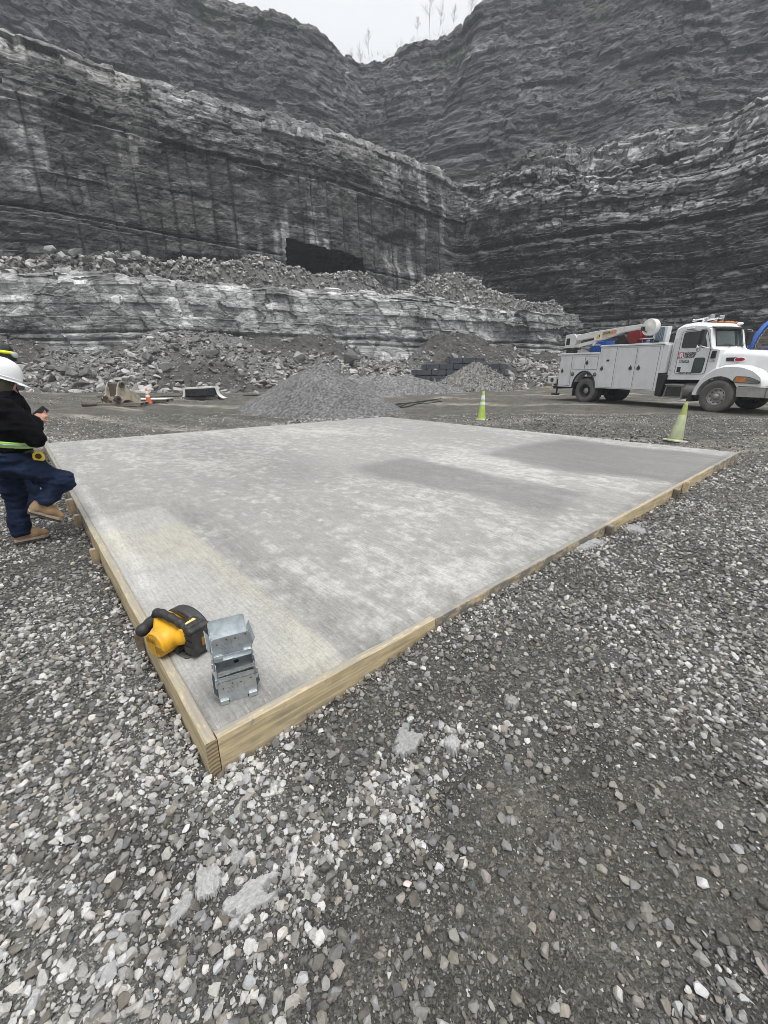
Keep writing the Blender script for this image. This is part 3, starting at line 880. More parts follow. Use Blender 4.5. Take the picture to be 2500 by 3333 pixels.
mp = s.new('ShaderNodeMapping'); mp.inputs['Location'].default_value = (0, .0, .075); s.link(s.co.outputs['Object'], mp.inputs[0])
s.link(mp.outputs[0], wv.inputs[0]); wv.inputs['Scale'].default_value = 17; wv.inputs['Distortion'].default_value = 4.5; wv.inputs['Detail'].default_value = 3
c = s.mix(s.ramp(wv.outputs[1], [(.2, 0.), (.8, 1.)]), (.20, .155, .095), (.36, .29, .18))
M_ENDG = s.done(c, .8, 0, s.bump(wv.outputs[1], .3, .002), .2)

PADROT = (0, 0, R(41.2))
BT = .042
def board(p0, q0, length, along, mat, label, top=PZ + .002, h=.20, tilt=0):
    """a plank on edge; along 'p' (outside the right-hand near edge) or 'q' (outside the left edge)"""
    x, y = pad_xy(p0, q0)
    rot = R(41.2) + (0 if along == 'p' else math.pi / 2)
    rs = np.random.RandomState(int(abs(p0 * 31 + q0 * 77) * 10) % 9999)
    m = MB(); n = max(4, int(length / .12))
    prof = [(0, top - h), (BT, top - h), (BT, top - .004), (BT - .004, top), (.004, top), (0, top - .004)]
    V = []; F = []
    for i in range(n + 1):
        t = length * i / n
        w1, w2 = (rs.rand() - .5) * .003, (rs.rand() - .5) * .003
        for (a, b) in prof:
            V.append((t, (a if along == 'q' else -a) + w1, b + (w2 if b > top - .01 else 0)))
    k = len(prof)
    for i in range(n):
        for j in range(k):
            j2 = (j + 1) % k
            F.append((i * k + j, i * k + j2, (i + 1) * k + j2, (i + 1) * k + j))
    m.add(V, F)
    m.cur = 1
    m.add(V[:k], [tuple(range(k))]); m.add(V[-k:], [tuple(range(k))])
    o = m.build('form_board', [mat, M_ENDG])
    o.location = (x, y, 0); o.rotation_euler = (0, tilt, rot)
    return tag(o, label, 'form board', 'timber boards boxing in the pad')
# left edge: runs along q, its end grain faces the viewer
board(0, -BT, 3.10, 'q', M_WOOD, 'left form board with clean yellow end grain at the near corner, under the saw')
board(0, 3.06, 3.2, 'q', M_WOODD, 'grouted left form board beyond the first, running past the boots of the man')
board(0, 6.27, PB - 6.27, 'q', M_WOODD, 'farthest form board on the left side of the pad, behind the man')
# right edge
board(.002, 0, 1.22, 'p', M_WOOD, 'short clean form board nearest the corner on the right side of the pad')
board(1.225, 0, 2.35, 'p', M_WOODD, 'dark grout smeared form board second from the near corner on the right side', tilt=-.001)
board(3.58, 0, 2.40, 'p', M_WOOD, 'yellow form board in the middle of the right side above the concrete spill')
board(5.985, 0, 1.62, 'p', M_WOOD, 'patchy form board by the two stakes on the right side of the pad')
board(7.61, 0, PA - 7.61, 'p', M_WOODD, 'grey grouted form board ending at the far right corner of the pad')

def stake(p, q, h, label, lean=(0, 0), w=.045, mat=None, rz=0):
    x, y = pad_xy(p, q)
    m = MB()
    m.prism([(-w / 2, -.25), (w / 2, -.25), (w / 2, h - .01), (w * .35, h), (-w * .35, h), (-w / 2, h - .012)], -w / 2, w / 2, 'y')
    o = m.build('wooden_stake', mat or M_WOODV, bevel=.003)
    o.location = (x, y, 0); o.rotation_euler = (lean[0], lean[1], R(41.2) + rz)
    return tag(o, label, 'stake', 'stakes holding the form boards')
M_WOODV = wood_mat('stake_timber', .6, (.42, .33, .20), 1)
M_WOODDK = wood_mat('stake_dark', .9, (.16, .11, .07), 1)
stake(-.062, 1.00, .125, 'dark weathered stake outside the left form board beside the saw', (0, -.03), .034, M_WOODDK)
stake(-.075, 2.55, .12, 'stake outside the left form board halfway to the man', (0, -.04), .05, M_WOODV)
stake(-.075, 4.25, .17, 'pale stake outside the left form board just behind the raised boot', (0, -.03), .07, M_WOODV)
stake(-.075, 3.75, .11, 'grey stump of a stake outside the left form board in front of the raised boot', (0, .08), .06, M_WOODV)
stake(3.57, -.075, .17, 'dark stake over the joint in the middle of the right form', (.03, 0), .05, M_WOODDK)
stake(5.97, -.08, .20, 'yellow stake at the joint of the right form towards the far corner', (.05, .03), .05, M_WOOD)
stake(5.6, -.075, .16, 'grey stake just before the far joint of the right form', (.02, 0), .06, M_WOODDK)
# ------------------------------------------------------------------ loose stone of the yard
def in_view(x, y, mg=0.5):
    fw = y * math.cos(PITCH) + CAM_H * math.sin(PITCH)
    return (np.abs(x) < 0.945 * fw + mg)
def off_pad(x, y, mg=0.05):
    p, q = pq(x, y)
    return ~((p > -mg) & (p < PA + .02) & (q > -mg) & (q < PB + .02))
def yard_points(rs, x0, x1, y0, y1, dens, r0, r1, mg=.5):
    n = int((x1 - x0) * (y1 - y0) * dens)
    x = x0 + (x1 - x0) * rs.rand(n); y = y0 + (y1 - y0) * rs.rand(n); r = np.hypot(x, y)
    k = in_view(x, y, mg) & off_pad(x, y) & (r >= r0) & (r < r1)
    return x[k], y[k]
def stones(layers):
    VV, FF, CC = [], [], []; b = 0
    for i, (dens, s0, s1, r0, r1, lib, box, big, mg) in enumerate(layers):
        rs = np.random.RandomState(700 + i)
        x, y = yard_points(rs, *box, dens, r0, r1, mg)
        D = np.clip(dusty(x, y), -1, 1)
        keep = rs.rand(len(x)) < (np.clip(.70 + .70 * D, .16, 1) if big else np.clip(.85 + .3 * D, .40, 1))
        x, y, D = x[keep], y[keep], D[keep]
        n = len(x)
        s = s0 + (s1 - s0) * rs.rand(n) ** 1.9
        S = s[:, None] * np.stack([np.ones(n) * 1.12, .92 + .25 * rs.rand(n), .95 + .35 * rs.rand(n)], 1)
        light = rs.rand(n) < np.clip(.20 + .50 * D, .07, .70)
        t = np.where(light, .24 + .25 * rs.rand(n), .085 + .16 * rs.rand(n) ** 1.2) * (1.10 if big else .95)
        wm = np.where(light, .035, .07) * (rs.rand(n) * 1.6 - .2)
        pk = rs.rand(n) < .002
        c = np.stack([t * (1 + wm + .12 * pk), t * (1 - .03 * pk), t * (1 - 1.6 * wm)], 1)
        z = ground_z(x, y) + s * .32
        v, f, cc = scatter_arrays(np.stack([x, y, z], 1), S, c, lib, 720 + i, .33)
        VV.append(v); FF.append(f + b); CC.append(cc); b += len(v)
    V, F, C = map(np.concatenate, (VV, FF, CC))
    return np_mesh('loose_gravel', V, F, M_STONE, None, {'col': np.concatenate([C, np.ones((len(C), 1))], 1)})
NEAR = (-6, 6, -1.6, 3.6); MID = (-10, 11, -1.6, 8.0); FAR = (-17, 19, -2, 17)
o = stones([
    (2400, .0082, .0225, 0, 3.4, LIB_STONE, NEAR, True, 2.6),
    (5200, .0050, .0095, 0, 3.4, LIB_TINY, NEAR, False, 1.4),
    (9000, .0024, .0050, 0, 2.4, LIB_TINY, NEAR, False, .4),
    (1250, .011, .025, 3.4, 7.4, LIB_STONE, MID, True, 2.6),
    (2000, .006, .012, 3.4, 7.4, LIB_TINY, MID, False, 1.0),
    (240, .013, .034, 7.4, 17, LIB_STONE, FAR, True, 3.0),
    (330, .010, .018, 7.4, 13, LIB_TINY, FAR, False, 2.0),
])
tag(o, 'loose crushed limestone scattered over the yard', kind='stuff')
# broken stone lying along the far sides of the pad and by the heaps
def berm(name, pts, n, s0, s1, wd, hgt, seed, label, lo=.12, hi=.42):
    rs = np.random.RandomState(seed)
    P = np.array(pts, float); t = rs.rand(n) * (len(P) - 1); i = np.floor(t).astype(int); f = (t - i)[:, None]
    xy = P[i] * (1 - f) + P[np.minimum(i + 1, len(P) - 1)] * f
    w = rs.normal(size=(n, 2)) * wd; xy = xy + w
    s = s0 + (s1 - s0) * rs.rand(n) ** 2.2
    k = off_pad(xy[:, 0], xy[:, 1], -.03); xy, s, w = xy[k], s[k], w[k]
    z = ground_z(xy[:, 0], xy[:, 1]) + s * .3 + hgt * np.exp(-(w ** 2).sum(1) / wd ** 2) * rs.rand(len(s))
    o = scatter(name, np.stack([xy[:, 0], xy[:, 1], z], 1), s, tones(rs, len(s), lo, hi, .03), LIB_ROCK, M_RUB, seed + 1, .5)
    return tag(o, label, kind='stuff')
e1 = [pad_xy(PA + .35, q) for q in (9.9, 8, 6, 4.2, 2.5)]
berm('broken_stone', e1, 2600, .015, .085, .30, .06, 801, 'pale broken stone along the far right side of the pad', .10, .36)
berm('broken_stone', [pad_xy(PA + .1, 10.1), pad_xy(7.5, PB + .45), pad_xy(6, PB + .8)], 1500, .02, .11, .35, .10, 803, 'pale broken stone between the pad and the grey gravel heap', .14, .42)
berm('broken_stone', [pad_xy(PA + 2.5, 6.5), pad_xy(PA + 2.2, 4.0), pad_xy(PA + 1.9, 1.5)], 1500, .012, .06, .7, .03, 805, 'crushed stone strewn on the mud behind the green cones', .07, .3)
berm('broken_stone', [pad_xy(2, PB + 1.5), pad_xy(-3, PB + 3), pad_xy(-6, PB + 6)], 900, .012, .06, 1.6, .02, 807, 'scattered stones on the mud behind the left of the pad', .12, .42)
berm('broken_stone', [(-22, 20), (-12, 20.5), (-6, 23)], 1100, .015, .07, 1.6, .02, 809, 'scattered stones before the rubble slope', .12, .42)
berm('broken_stone', [pad_xy(9.5, -.5), pad_xy(8.8, -1.6), pad_xy(7.6, -.9)], 700, .012, .05, .35, .02, 811, 'pale stones and dried slurry at the far right corner of the pad', .16, .40)

# ------------------------------------------------------------------ rubble slope below the ledge
LED = [(-60, 29), (-40, 31.5), (-26.9, 32.6), (-22, 33), (-17.4, 34.5), (-9.8, 36.5), (-3.2, 39.5), (4.1, 41.1), (11.3, 44), (17.1, 46.3), (24, 50)]
LQ, LS = resample(LED, .12, 2.0)
Ld = np.gradient(LQ, axis=0); Ld /= np.linalg.norm(Ld, axis=1)[:, None]; LN = np.stack([Ld[:, 1], -Ld[:, 0]], 1)
def talus_h(a, w):
    W = 7.6 + (fbm(a * .15, a * 0 + 2, seed=850, octv=3) - .5) * 3
    Hh = 4.0 + (fbm(a * .16, a * 0, seed=851, octv=3) - .5) * 2.8
    Hh = Hh - 1.4 * np.exp(-((a - 62) / 3.0) ** 2)
    t = np.clip(1 - w / W, 0, 1)
    return Hh * (t ** 1.05) + (fbm(a * .7, w * .7, seed=852, octv=4) - .5) * .7 * np.minimum(1, t * 4)
def on_talus(a, w):
    i = np.clip((a / LS[1]).astype(int), 0, len(LS) - 1)
    x = LQ[i, 0] + LN[i, 0] * w; y = LQ[i, 1] + LN[i, 1] * w
    return x, y, ground_z(x, y) + talus_h(a, w) - .12
aw = np.arange(0, LS[-1], .12); ww = np.arange(-.8, 10.2, .12)
AA, WW = np.meshgrid(aw, ww, indexing='ij')
tx, ty, tz = on_talus(AA, WW)
tz = tz + (fbm(AA * 3, WW * 3, seed=853, octv=3) - .5) * .25
dirt = sstep(fbm(AA * .13, WW * .16, seed=854, octv=3), .52, .64)
tt = .13 + .08 * (fbm(AA * 4, WW * 4, seed=855, octv=3) - .5) - .085 * dirt
cc = np.stack([tt * (1 + .06 * dirt), tt, tt * (1 - .08 * dirt), np.ones_like(tt)], -1)
tag(np_mesh('talus_slope', np.stack([tx, ty, tz], -1).reshape(-1, 3), grid_faces(len(aw), len(ww)), M_RUB, None, {'col': cc.reshape(-1, 4)}, False), kind='structure')
rs = np.random.RandomState(860)
def talus_rocks(n, s0, s1, pw, seed, amin, amax):
    rs = np.random.RandomState(seed)
    a = amin + (amax - amin) * rs.rand(n); w = rs.rand(n) ** .8 * 9.0 - .3
    dr = sstep(fbm(a * .13, w * .16, seed=854, octv=3), .52, .64)
    kp = rs.rand(n) > dr * .8; a, w = a[kp], w[kp]
    n = len(a); s = (s0 + (s1 - s0) * rs.rand(n) ** pw) * (.75 + .5 * np.clip(w / 8, 0, 1))
    x, y, z = on_talus(a, w)
    S = s[:, None] * np.stack([np.ones(n) * 1.15, .8 + .4 * rs.rand(n), .7 + .5 * rs.rand(n)], 1)
    c = tones(rs, n, .075, .46, .02)
    return np.stack([x, y, z + s * .25], 1), S, c
parts = [talus_rocks(15000, .07, .32, 2.6, 861, 18, 84), talus_rocks(26000, .035, .10, 1.5, 862, 18, 84), talus_rocks(1000, .28, .60, 2.0, 863, 18, 84)]
P, S, C = (np.concatenate([p[k] for p in parts]) for k in range(3))
tag(scatter('rubble', P, S, C, LIB_ROCK, M_RUB, 864, .5), 'blasted rubble at the foot of the pale ledge', kind='stuff')

# ------------------------------------------------------------------ rubble lying on the ledge
def ledge_top(a, w):
    """w: metres behind the ledge edge"""
    hh = 1.3 + (fbm(a * .22, a * 0 + 4, seed=870, octv=3) - .5) * 1.5
    hh = hh + .9 * np.exp(-((a - 53) / 4.5) ** 2) + 1.1 * np.exp(-((a - 70.5) / 2.6) ** 2) - 1.1 * np.exp(-((a - 63.5) / 2.6) ** 2) - .6 * sstep(a, 74, 80)
    up = sstep(w, -.2, 2.6) * (1 - .35 * sstep(w, 4, 9))
    return 9.0 - 1.8 * (1 - sstep(w, 1.0, 2.4)) + hh * up + (fbm(a * .8, w * .8, seed=871, octv=4) - .5) * .7 + (fbm(a * .09, a * 0 + 3, seed=230, octv=3) - .5) * 1.0 - .7 * sstep(a, 62, 84)
aw = np.arange(0, LS[-1], .14); ww = np.arange(.5, 12, .14)
AA, WW = np.meshgrid(aw, ww, indexing='ij')
i = np.clip((AA / LS[1]).astype(int), 0, len(LS) - 1)
tx = LQ[i, 0] - LN[i, 0] * WW; ty = LQ[i, 1] - LN[i, 1] * WW; tz = ledge_top(AA, WW) - .12 + (fbm(AA * 3, WW * 3, seed=874, octv=3) - .5) * .4
tt = .14 + .16 * (fbm(AA * 5, WW * 5, seed=873, octv=4) - .5)
cc = np.stack([tt, tt, tt * .98, np.ones_like(tt)], -1)
tag(np_mesh('bench_floor', np.stack([tx, ty, tz], -1).reshape(-1, 3), grid_faces(len(aw), len(ww)), M_RUB, None, {'col': cc.reshape(-1, 4)}, False), kind='structure')
rs = np.random.RandomState(875); n = 24000
a = 18 + 66 * rs.rand(n); w = .9 + rs.rand(n) ** 1.3 * 7.0
pilew = np.exp(-((a - 70.5) / 2.6) ** 2)
s = (.06 + .30 * rs.rand(n) ** 2.6 * (1.25 - .5 * sstep(a, 40, 55))) * (1 + .25 * pilew)
i = (a / LS[1]).astype(int)
P = np.stack([LQ[i, 0] - LN[i, 0] * w, LQ[i, 1] - LN[i, 1] * w, ledge_top(a, w) + s * .25], 1)
C = tones(rs, n, .11, .50, .02) * (1 + .35 * pilew[:, None])
tag(scatter('rubble', P, s, np.clip(C, 0, .6), LIB_ROCK, M_RUB, 876, .5), 'blasted rubble heaped on top of the pale ledge', kind='stuff')

# rock debris resting on the steps of the right-hand wall and the bench above the presplit wall
def debris(obname, zlo, zhi, n, s0, s1, seed, lo, hi, label, cond=None):
    me = bpy.data.objects[obname].data
    V = np.empty(len(me.vertices) * 3, np.float32); me.vertices.foreach_get('co', V); V = V.reshape(-1, 3)
    N = np.empty(len(me.vertices) * 3, np.float32); me.vertices.foreach_get('normal', N); N = N.reshape(-1, 3)
    ok = (V[:, 2] > zlo) & (V[:, 2] < zhi) & (np.abs(N[:, 2]) > .45) & (np.abs(V[:, 0]) < 1.05 * V[:, 1])
    if cond is not None: ok &= cond(V)
    idx = np.where(ok)[0]; rs = np.random.RandomState(seed)
    idx = rs.choice(idx, min(n, len(idx)), replace=False)
    s = s0 + (s1 - s0) * rs.rand(len(idx)) ** 2.2
    S = s[:, None] * np.stack([np.ones(len(s)) * 1.2, np.ones(len(s)), .6 + .4 * rs.rand(len(s))], 1)
    P = V[idx].astype(float); P[:, 2] += s * .2
    tag(scatter('rock_debris', P, S, tones(rs, len(s), lo, hi, .01), LIB_ROCK, M_RUB, seed + 1, .3), label, kind='stuff')
debris('quarry_wall', 17.5, 32, 3200, .12, .60, 880, .08, .36, 'fallen blocks lying on the steps of the right-hand wall', lambda V: V[:, 0] > 7)
debris('quarry_wall', 23.0, 28, 1800, .08, .40, 884, .14, .36, 'broken rock along the brow of the presplit wall', lambda V: (V[:, 1] < 64) & (V[:, 0] < 8))

# ------------------------------------------------------------------ heaps
M_HEAP = rock_mat('heap_gravel', .7, .03, 14.0, 1.0, .9, 40.0, .40, 0.0)
def heap(name, cx, cy, h, rx, ry, rot, label, lo, hi, seed, warm=0.0, ridge=0.0, grain=.05, rocks=None, step=.05, sharp=1.25):
    rs = np.random.RandomState(seed)
    R_ = max(rx, ry) * 1.45
    g = np.arange(-R_, R_, step); X, Y = np.meshgrid(g, g, indexing='ij')
    c, s_ = math.cos(rot), math.sin(rot)
    u = (X * c + Y * s_); v = (-X * s_ + Y * c)
    u2 = np.sign(u) * np.maximum(np.abs(u) - ridge, 0)
    ang = np.arctan2(v, u)
    rad = np.hypot(u2 / rx, v / ry) * (1 + .18 * (fbm(np.cos(ang) * 1.3 + 5, np.sin(ang) * 1.3, seed=seed, octv=3) - .5))
    hh = h * np.clip(1 - rad, 0, 1) ** sharp
    hh = h * .93 * (1 - np.exp(-hh / h * 3.2)) / (1 - math.exp(-3.2)) * .15 + hh * .85
    skirt = .10 * np.exp(-((rad - .95) / .18) ** 2)
    gul = (fbm(np.cos(ang) * 4, np.sin(ang) * 4, rad * .8, seed=seed + 1, octv=3) - .5) * .22 * np.clip(hh / h * 3, 0, 1)
    zz = hh + (skirt + gul) * (rad < 1.25) + (fbm(X * 1.5, Y * 1.5, seed=seed + 2, octv=3) - .5) * .12 * np.clip(hh * 3, 0, 1)
    grainz = (rs.rand(*X.shape) - .5) * grain
    gzv = ground_z(X + cx, Y + cy)
    Z = gzv - .10 + zz + grainz * (rad < 1.2) - .35 * sstep(rad, 1.1, 1.4)
    t = lo + (hi - lo) * rs.rand(*X.shape) ** 1.5
    t = t * (1 + .35 * (fbm(X * .9, Y * .9, seed=seed + 3, octv=3) - .5)) 
    C = np.stack([t * (1 + warm), t, t * (1 - warm * 1.6), np.ones_like(t)], -1).reshape(-1, 4)
    V = np.stack([X, Y, Z], -1).reshape(-1, 3); F = grid_faces(len(g), len(g))
    F = F[(rad.reshape(-1)[F] < 1.4).all(1)]
    if rocks:
        n, s0, s1 = rocks
        a = rs.rand(n) * 2 * np.pi; r = np.sqrt(rs.rand(n)) * 1.05
        uu = r * np.cos(a) * (rx + ridge); vv = r * np.sin(a) * ry
        px = uu * c - vv * s_; py = uu * s_ + vv * c
        ii = np.clip(((px + R_) / step).astype(int), 0, len(g) - 1); jj = np.clip(((py + R_) / step).astype(int), 0, len(g) - 1)
        s = s0 + (s1 - s0) * rs.rand(n) ** 2.4
        v2, f2, c2 = scatter_arrays(np.stack([px, py, Z[ii, jj] + s * .3], 1), s, tones(rs, n, lo * 1.0, hi * 1.15, .03), LIB_ROCK, seed + 5, .6)
        F = np.concatenate([np.concatenate([F[:, [0, 1, 2]], F[:, [0, 2, 3]]]), f2 + len(V)]); V = np.concatenate([V, v2]); C = np.concatenate([C, np.concatenate([c2, np.ones((len(c2), 1))], 1)])
    o = np_mesh(name, V, F, M_HEAP, None, {'col': C}, False)
    o.location = (cx, cy, 0)
    return tag(o, label, 'stone heap')
heap('gravel_heap', -2.65, 18.35, 2.12, 3.5, 3.4, R(15), 'tall pointed heap of grey gravel just behind the pad', .07, .25, 900, 0.0, .0, .035, (1500, .010, .025), .05, 1.12)
heap('gravel_heap', .4, 30.5, 1.25, 4.4, 3.0, R(8), 'long low heap of grey gravel behind the tall pointed one', .07, .30, 910, 0.0, 1.2, .06, None, .075, .9)
heap('rock_heap', 6.9, 32.6, 2.05, 3.3, 2.6, R(-6), 'brown heap of dirty broken rock in front of the dark bundles', .07, .30, 920, .035, .25, .10, (3000, .03, .13), .075, 1.0)
heap('dirt_heap', .8, 38.6, 1.9, 2.6, 2.0, R(0), 'dark bank of dirt against the ledge left of the bundles', .028, .065, 930, .06, .5, .08, (900, .03, .14), .09, 1.0)

# single boulders
BOULD = [
 (-24.6, 34.4, 10.45, (1.0, .75, .55), .26, 5, 'big pale boulder at the far left on top of the ledge, above the hard hats'),
 (-23.6, 34.2, 9.95, (.55, .5, .40), .30, 7, 'pale blocky boulder on the ledge just right of the biggest one'),
 (-23.1, 35.0, 10.45, (.8, .6, .42), .24, 2, 'long grey boulder on the ledge, second behind the biggest one'),
 (-22.0, 34.5, 9.8, (.75, .55, .42), .22, 9, 'wide grey boulder on the ledge brow left of the squared block'),
 (-20.3, 35.2, 10.1, (.6, .5, .42), .23, 12, 'rounded boulder on the ledge midway to the squared block'),
 (-20.3, 34.4, 9.7, (.6, .5, .35), .33, 14, 'light boulder low on the ledge brow under the rounded one'),
 (-18.7, 35.4, 10.35, (.55, .5, .50), .25, 3, 'squared block standing highest on the ledge, right of the other boulders'),
 (-19.7, 35.0, 9.85, (.65, .5, .36), .15, 17, 'dark boulder on the ledge between the rounded one and the squared block'),
 (-21.5, 29.0, None, (.95, .7, .40), .12, 1, 'dark flat slab high on the rubble slope nearest the white helmet'),
 (-19.6, 28.5, None, (.85, .65, .50), .14, 4, 'dark angular boulder in the middle of the left rubble slope'),
 (-16.5, 30.6, None, (.75, .55, .45), .12, 8, 'dark boulder on the rubble above the orange cone'),
 (-15.1, 30.0, None, (.75, .6, .5), .22, 10, 'grey boulder on the rubble between the orange cone and the tyre'),
 (-3.0, 35.6, None, (1.35, .9, .75), .15, 6, 'largest dark boulder behind the pointed gravel heap'),
 (-6.6, 34.0, None, (.75, .55, .55), .34, 11, 'pale slab tilted on the rubble left of the pointed gravel heap'),
 (-6.2, 33.2, None, (.75, .45, .30), .48, 13, 'whitish slab below the tilted one on the rubble'),
]
for x, y, z, d, t, k, lab in BOULD:
    V, F = LIB_ROCK[k % len(LIB_ROCK)]
    rs = np.random.RandomState(k + 50)
    if z is None:
        j = np.argmin(np.hypot(LQ[:, 0] - x, LQ[:, 1] - y)); wv_ = np.array([np.hypot(LQ[j, 0] - x, LQ[j, 1] - y)])
        z = float(ground_z(x, y) + talus_h(np.array([LS[j]]), wv_)[0]) + d[2] * .45
    c = np.tile([[t, t, t * .98, 1]], (len(V), 1))
    if t > .4: c[:, 1] *= .93; c[:, 2] *= .88
    o = np_mesh('boulder', V * np.array(d) * np.array([1, 1.25, 1.6]), F, M_RUB, None, {'col': c})
    o.location = (x, y, z); o.rotation_euler = (rs.normal() * .2, rs.normal() * .2, rs.rand() * 6)
    tag(o, lab, 'boulder', 'boulders on the rubble and the ledge')

# ------------------------------------------------------------------ bare trees on the rim
M_BARK = pmat('bare_bark', (.30, .28, .26), .9, 0, .3, 3)
def bare_tree(x, y, z, h, seed, label, lean=0.0):
    rs = np.random.RandomState(seed)
    root = empty('bare_tree', (x, y, z)); tag(root, label, 'tree', 'bare trees on the quarry rim')
    m = MB(); N = 9
    tr = [Vector((lean * h * (i / N) ** 1.5 + rs.normal() * .03 * h * i / N * .3, rs.normal() * .02 * h * i / N, h * i / N)) for i in range(N + 1)]
    m.tube(tr, [h * .0065 * (1 - .85 * i / N) + .010 for i in range(N + 1)], 6)
    m.build('trunk', M_BARK, root)
    m = MB()
    for i in range(int(16 + h * 2.6)):
        t = .16 + .82 * rs.rand(); k = t * N; j = min(int(k), N - 1); p = tr[j].lerp(tr[j + 1], k - j)
        a = rs.rand() * 6.28; L = h * .27 * (1.15 - t) * (.6 + .7 * rs.rand()) + .25
        d = Vector((math.cos(a) * .9, math.sin(a) * .9, .8)).normalized()
        q = [p, p + d * L * .5 + Vector((0, 0, .02 * L)), p + d * L + Vector((0, 0, .22 * L))]
        m.tube(q, [.013, .010, .005], 4)
        for b in range(6):
            u = .3 + .65 * rs.rand(); pp = q[0].lerp(q[2], u); a2 = rs.rand() * 6.28
            d2 = Vector((math.cos(a2) * .6, math.sin(a2) * .6, .75)).normalized()
            m.tube([pp, pp + d2 * L * .4], [.007, .003], 3)
    m.build('crown', M_BARK, root)
bare_tree(8.1, 96.6, 60.8, 7.0, 1, 'tallest slim bare tree standing alone on the rim of the quarry')
bare_tree(10.0, 96.2, 60.6, 4.0, 2, 'bushy bare sapling just right of the tallest tree on the rim', .1)
bare_tree(15.2, 94.8, 61.2, 4.4, 3, 'wide bare tree farthest right on the rim, above the knoll', .08)
bare_tree(-3.0, 101.8, 60.6, 3.6, 4, 'forked bare tree right of the notch in the rim')
bare_tree(-4.6, 104.0, 60.3, 3.2, 5, 'thin bare tree directly over the notch in the rim', -.05)
bare_tree(-6.6, 106.0, 60.3, 3.6, 6, 'thin bare tree left of the notch in the rim', .04)
bare_tree(6.0, 97.2, 60.5, 2.6, 7, 'smallest bare sapling left of the tallest tree on the rim')
bare_tree(12.4, 95.6, 60.8, 2.8, 8, 'short bare sapling between the bushy sapling and the wide tree on the rim')
rs = np.random.RandomState(77); m = MB()
for k in range(260):
    j = rs.rand() * (len(UR) + len(UL) - 4)
    poly = UR[1:] if rs.rand() < .65 else UL[1:-1]
    t = rs.rand() * (len(poly) - 1); i = int(t); f_ = t - i
    x = poly[i][0] * (1 - f_) + poly[i + 1][0] * f_; y = poly[i][1] * (1 - f_) + poly[i + 1][1] * f_ + 1.5 + 2.5 * rs.rand()
    if abs(x) > 34: continue
    for q in range(7):
        d = Vector((rs.normal() * .35, rs.normal() * .35, 1)).normalized() * (.35 + .9 * rs.rand() ** 2)
        b0 = Vector((x + rs.normal() * .2, y, 60.4)); m.tube([b0, b0 + d], [.010, .003], 3)
tag(m.build('brush', M_BARK), 'dead brush growing along the quarry rim', kind='stuff')

# ------------------------------------------------------------------ spilled concrete
M_SPILL = rock_mat('spilled_concrete', .5, .006, 30.0, 1.0, .85, 110.0, .22, 0.0)
def spill(x, y, r, ar, rot, seed, label, t=.30, thick=.014, rough=.5):
    n = 84
    g = np.linspace(-1.6, 1.6, n); X, Y = np.meshgrid(g, g, indexing='ij')
    fld = 1 - np.hypot(X, Y) + rough * 2.2 * (fbm(X * 1.1 + seed, Y * 1.1, seed=seed, octv=3) - .5) + .9 * (fbm(X * 4, Y * 4, seed=seed + 1, octv=4, gain=.65) - .5)
    lum = fbm(X * 5, Y * 5, seed=seed + 2, octv=5, gain=.65)
    th = thick * (np.clip(fld * 7, -.6, 1) * .8 + .55 * (lum - .5)) + thick * .35 * np.clip(fld, 0, 1)
    u = X * r * ar; v = Y * r / ar; c, s_ = math.cos(rot), math.sin(rot)
    px = u * c - v * s_; py = u * s_ + v * c
    z = ground_z(px + x, py + y) + th + .004
    F = grid_faces(n, n); F = F[(fld.reshape(-1)[F] > -.06).all(1)]
    use = np.unique(F); mp_ = np.zeros(n * n, int); mp_[use] = np.arange(len(use))
    tt = t * (.62 + .76 * fbm(X * 6, Y * 6, seed=seed + 3, octv=5, gain=.7))
    C = np.stack([tt, tt, tt * .99, np.ones_like(tt)], -1).reshape(-1, 4)
    o = np_mesh('concrete_spill', np.stack([px, py, z], -1).reshape(-1, 3)[use], mp_[F], M_RUB, None, {'col': C[use]}, False)
    o.data.materials[0] = M_SPILL
    o.location = (x, y, 0)
    return tag(o, label, 'concrete spill', 'spilled concrete on the gravel')
def SP(px, py, *a, **k):
    x, y = L2(px, py); return spill(round(x, 2), round(y, 2), *a, **k)
SP(1890, 1795, .17, 1.3, R(35), 21, 'fan of spilled concrete against the middle of the right form', .30, .025)
SP(2060, 1740, .11, 1.35, R(70), 22, 'small smear of spilled concrete beyond the fan, off the right form', .27, .015)
SP(690, 2890, .052, 1.25, R(115), 23, 'upright grey tongue of dried concrete in the near gravel', .37, .022, .9)
SP(815, 2960, .052, 1.35, R(35), 24, 'ragged strip of dried concrete right of the grey tongue', .35, .022, 1.0)
SP(600, 2970, .042, 1.25, R(70), 25, 'broken flake of dried concrete left of the grey tongue', .33, .018, .9)
SP(775, 2810, .026, 1.1, R(90), 26, 'little flake of dried concrete above the grey tongue', .30, .012)
SP(1475, 2450, .036, 1.1, R(90), 27, 'whitest crumbly lump of concrete on the gravel right of the corner', .42, .035, rough=.4)
SP(1330, 2440, .05, 1.2, R(30), 28, 'crumbly pale patch of concrete left of the whitest lump', .30, .022, .8)
SP(1660, 2310, .030, 1.1, R(80), 29, 'single pale lump of concrete farther right on the gravel', .36, .035, rough=.4)

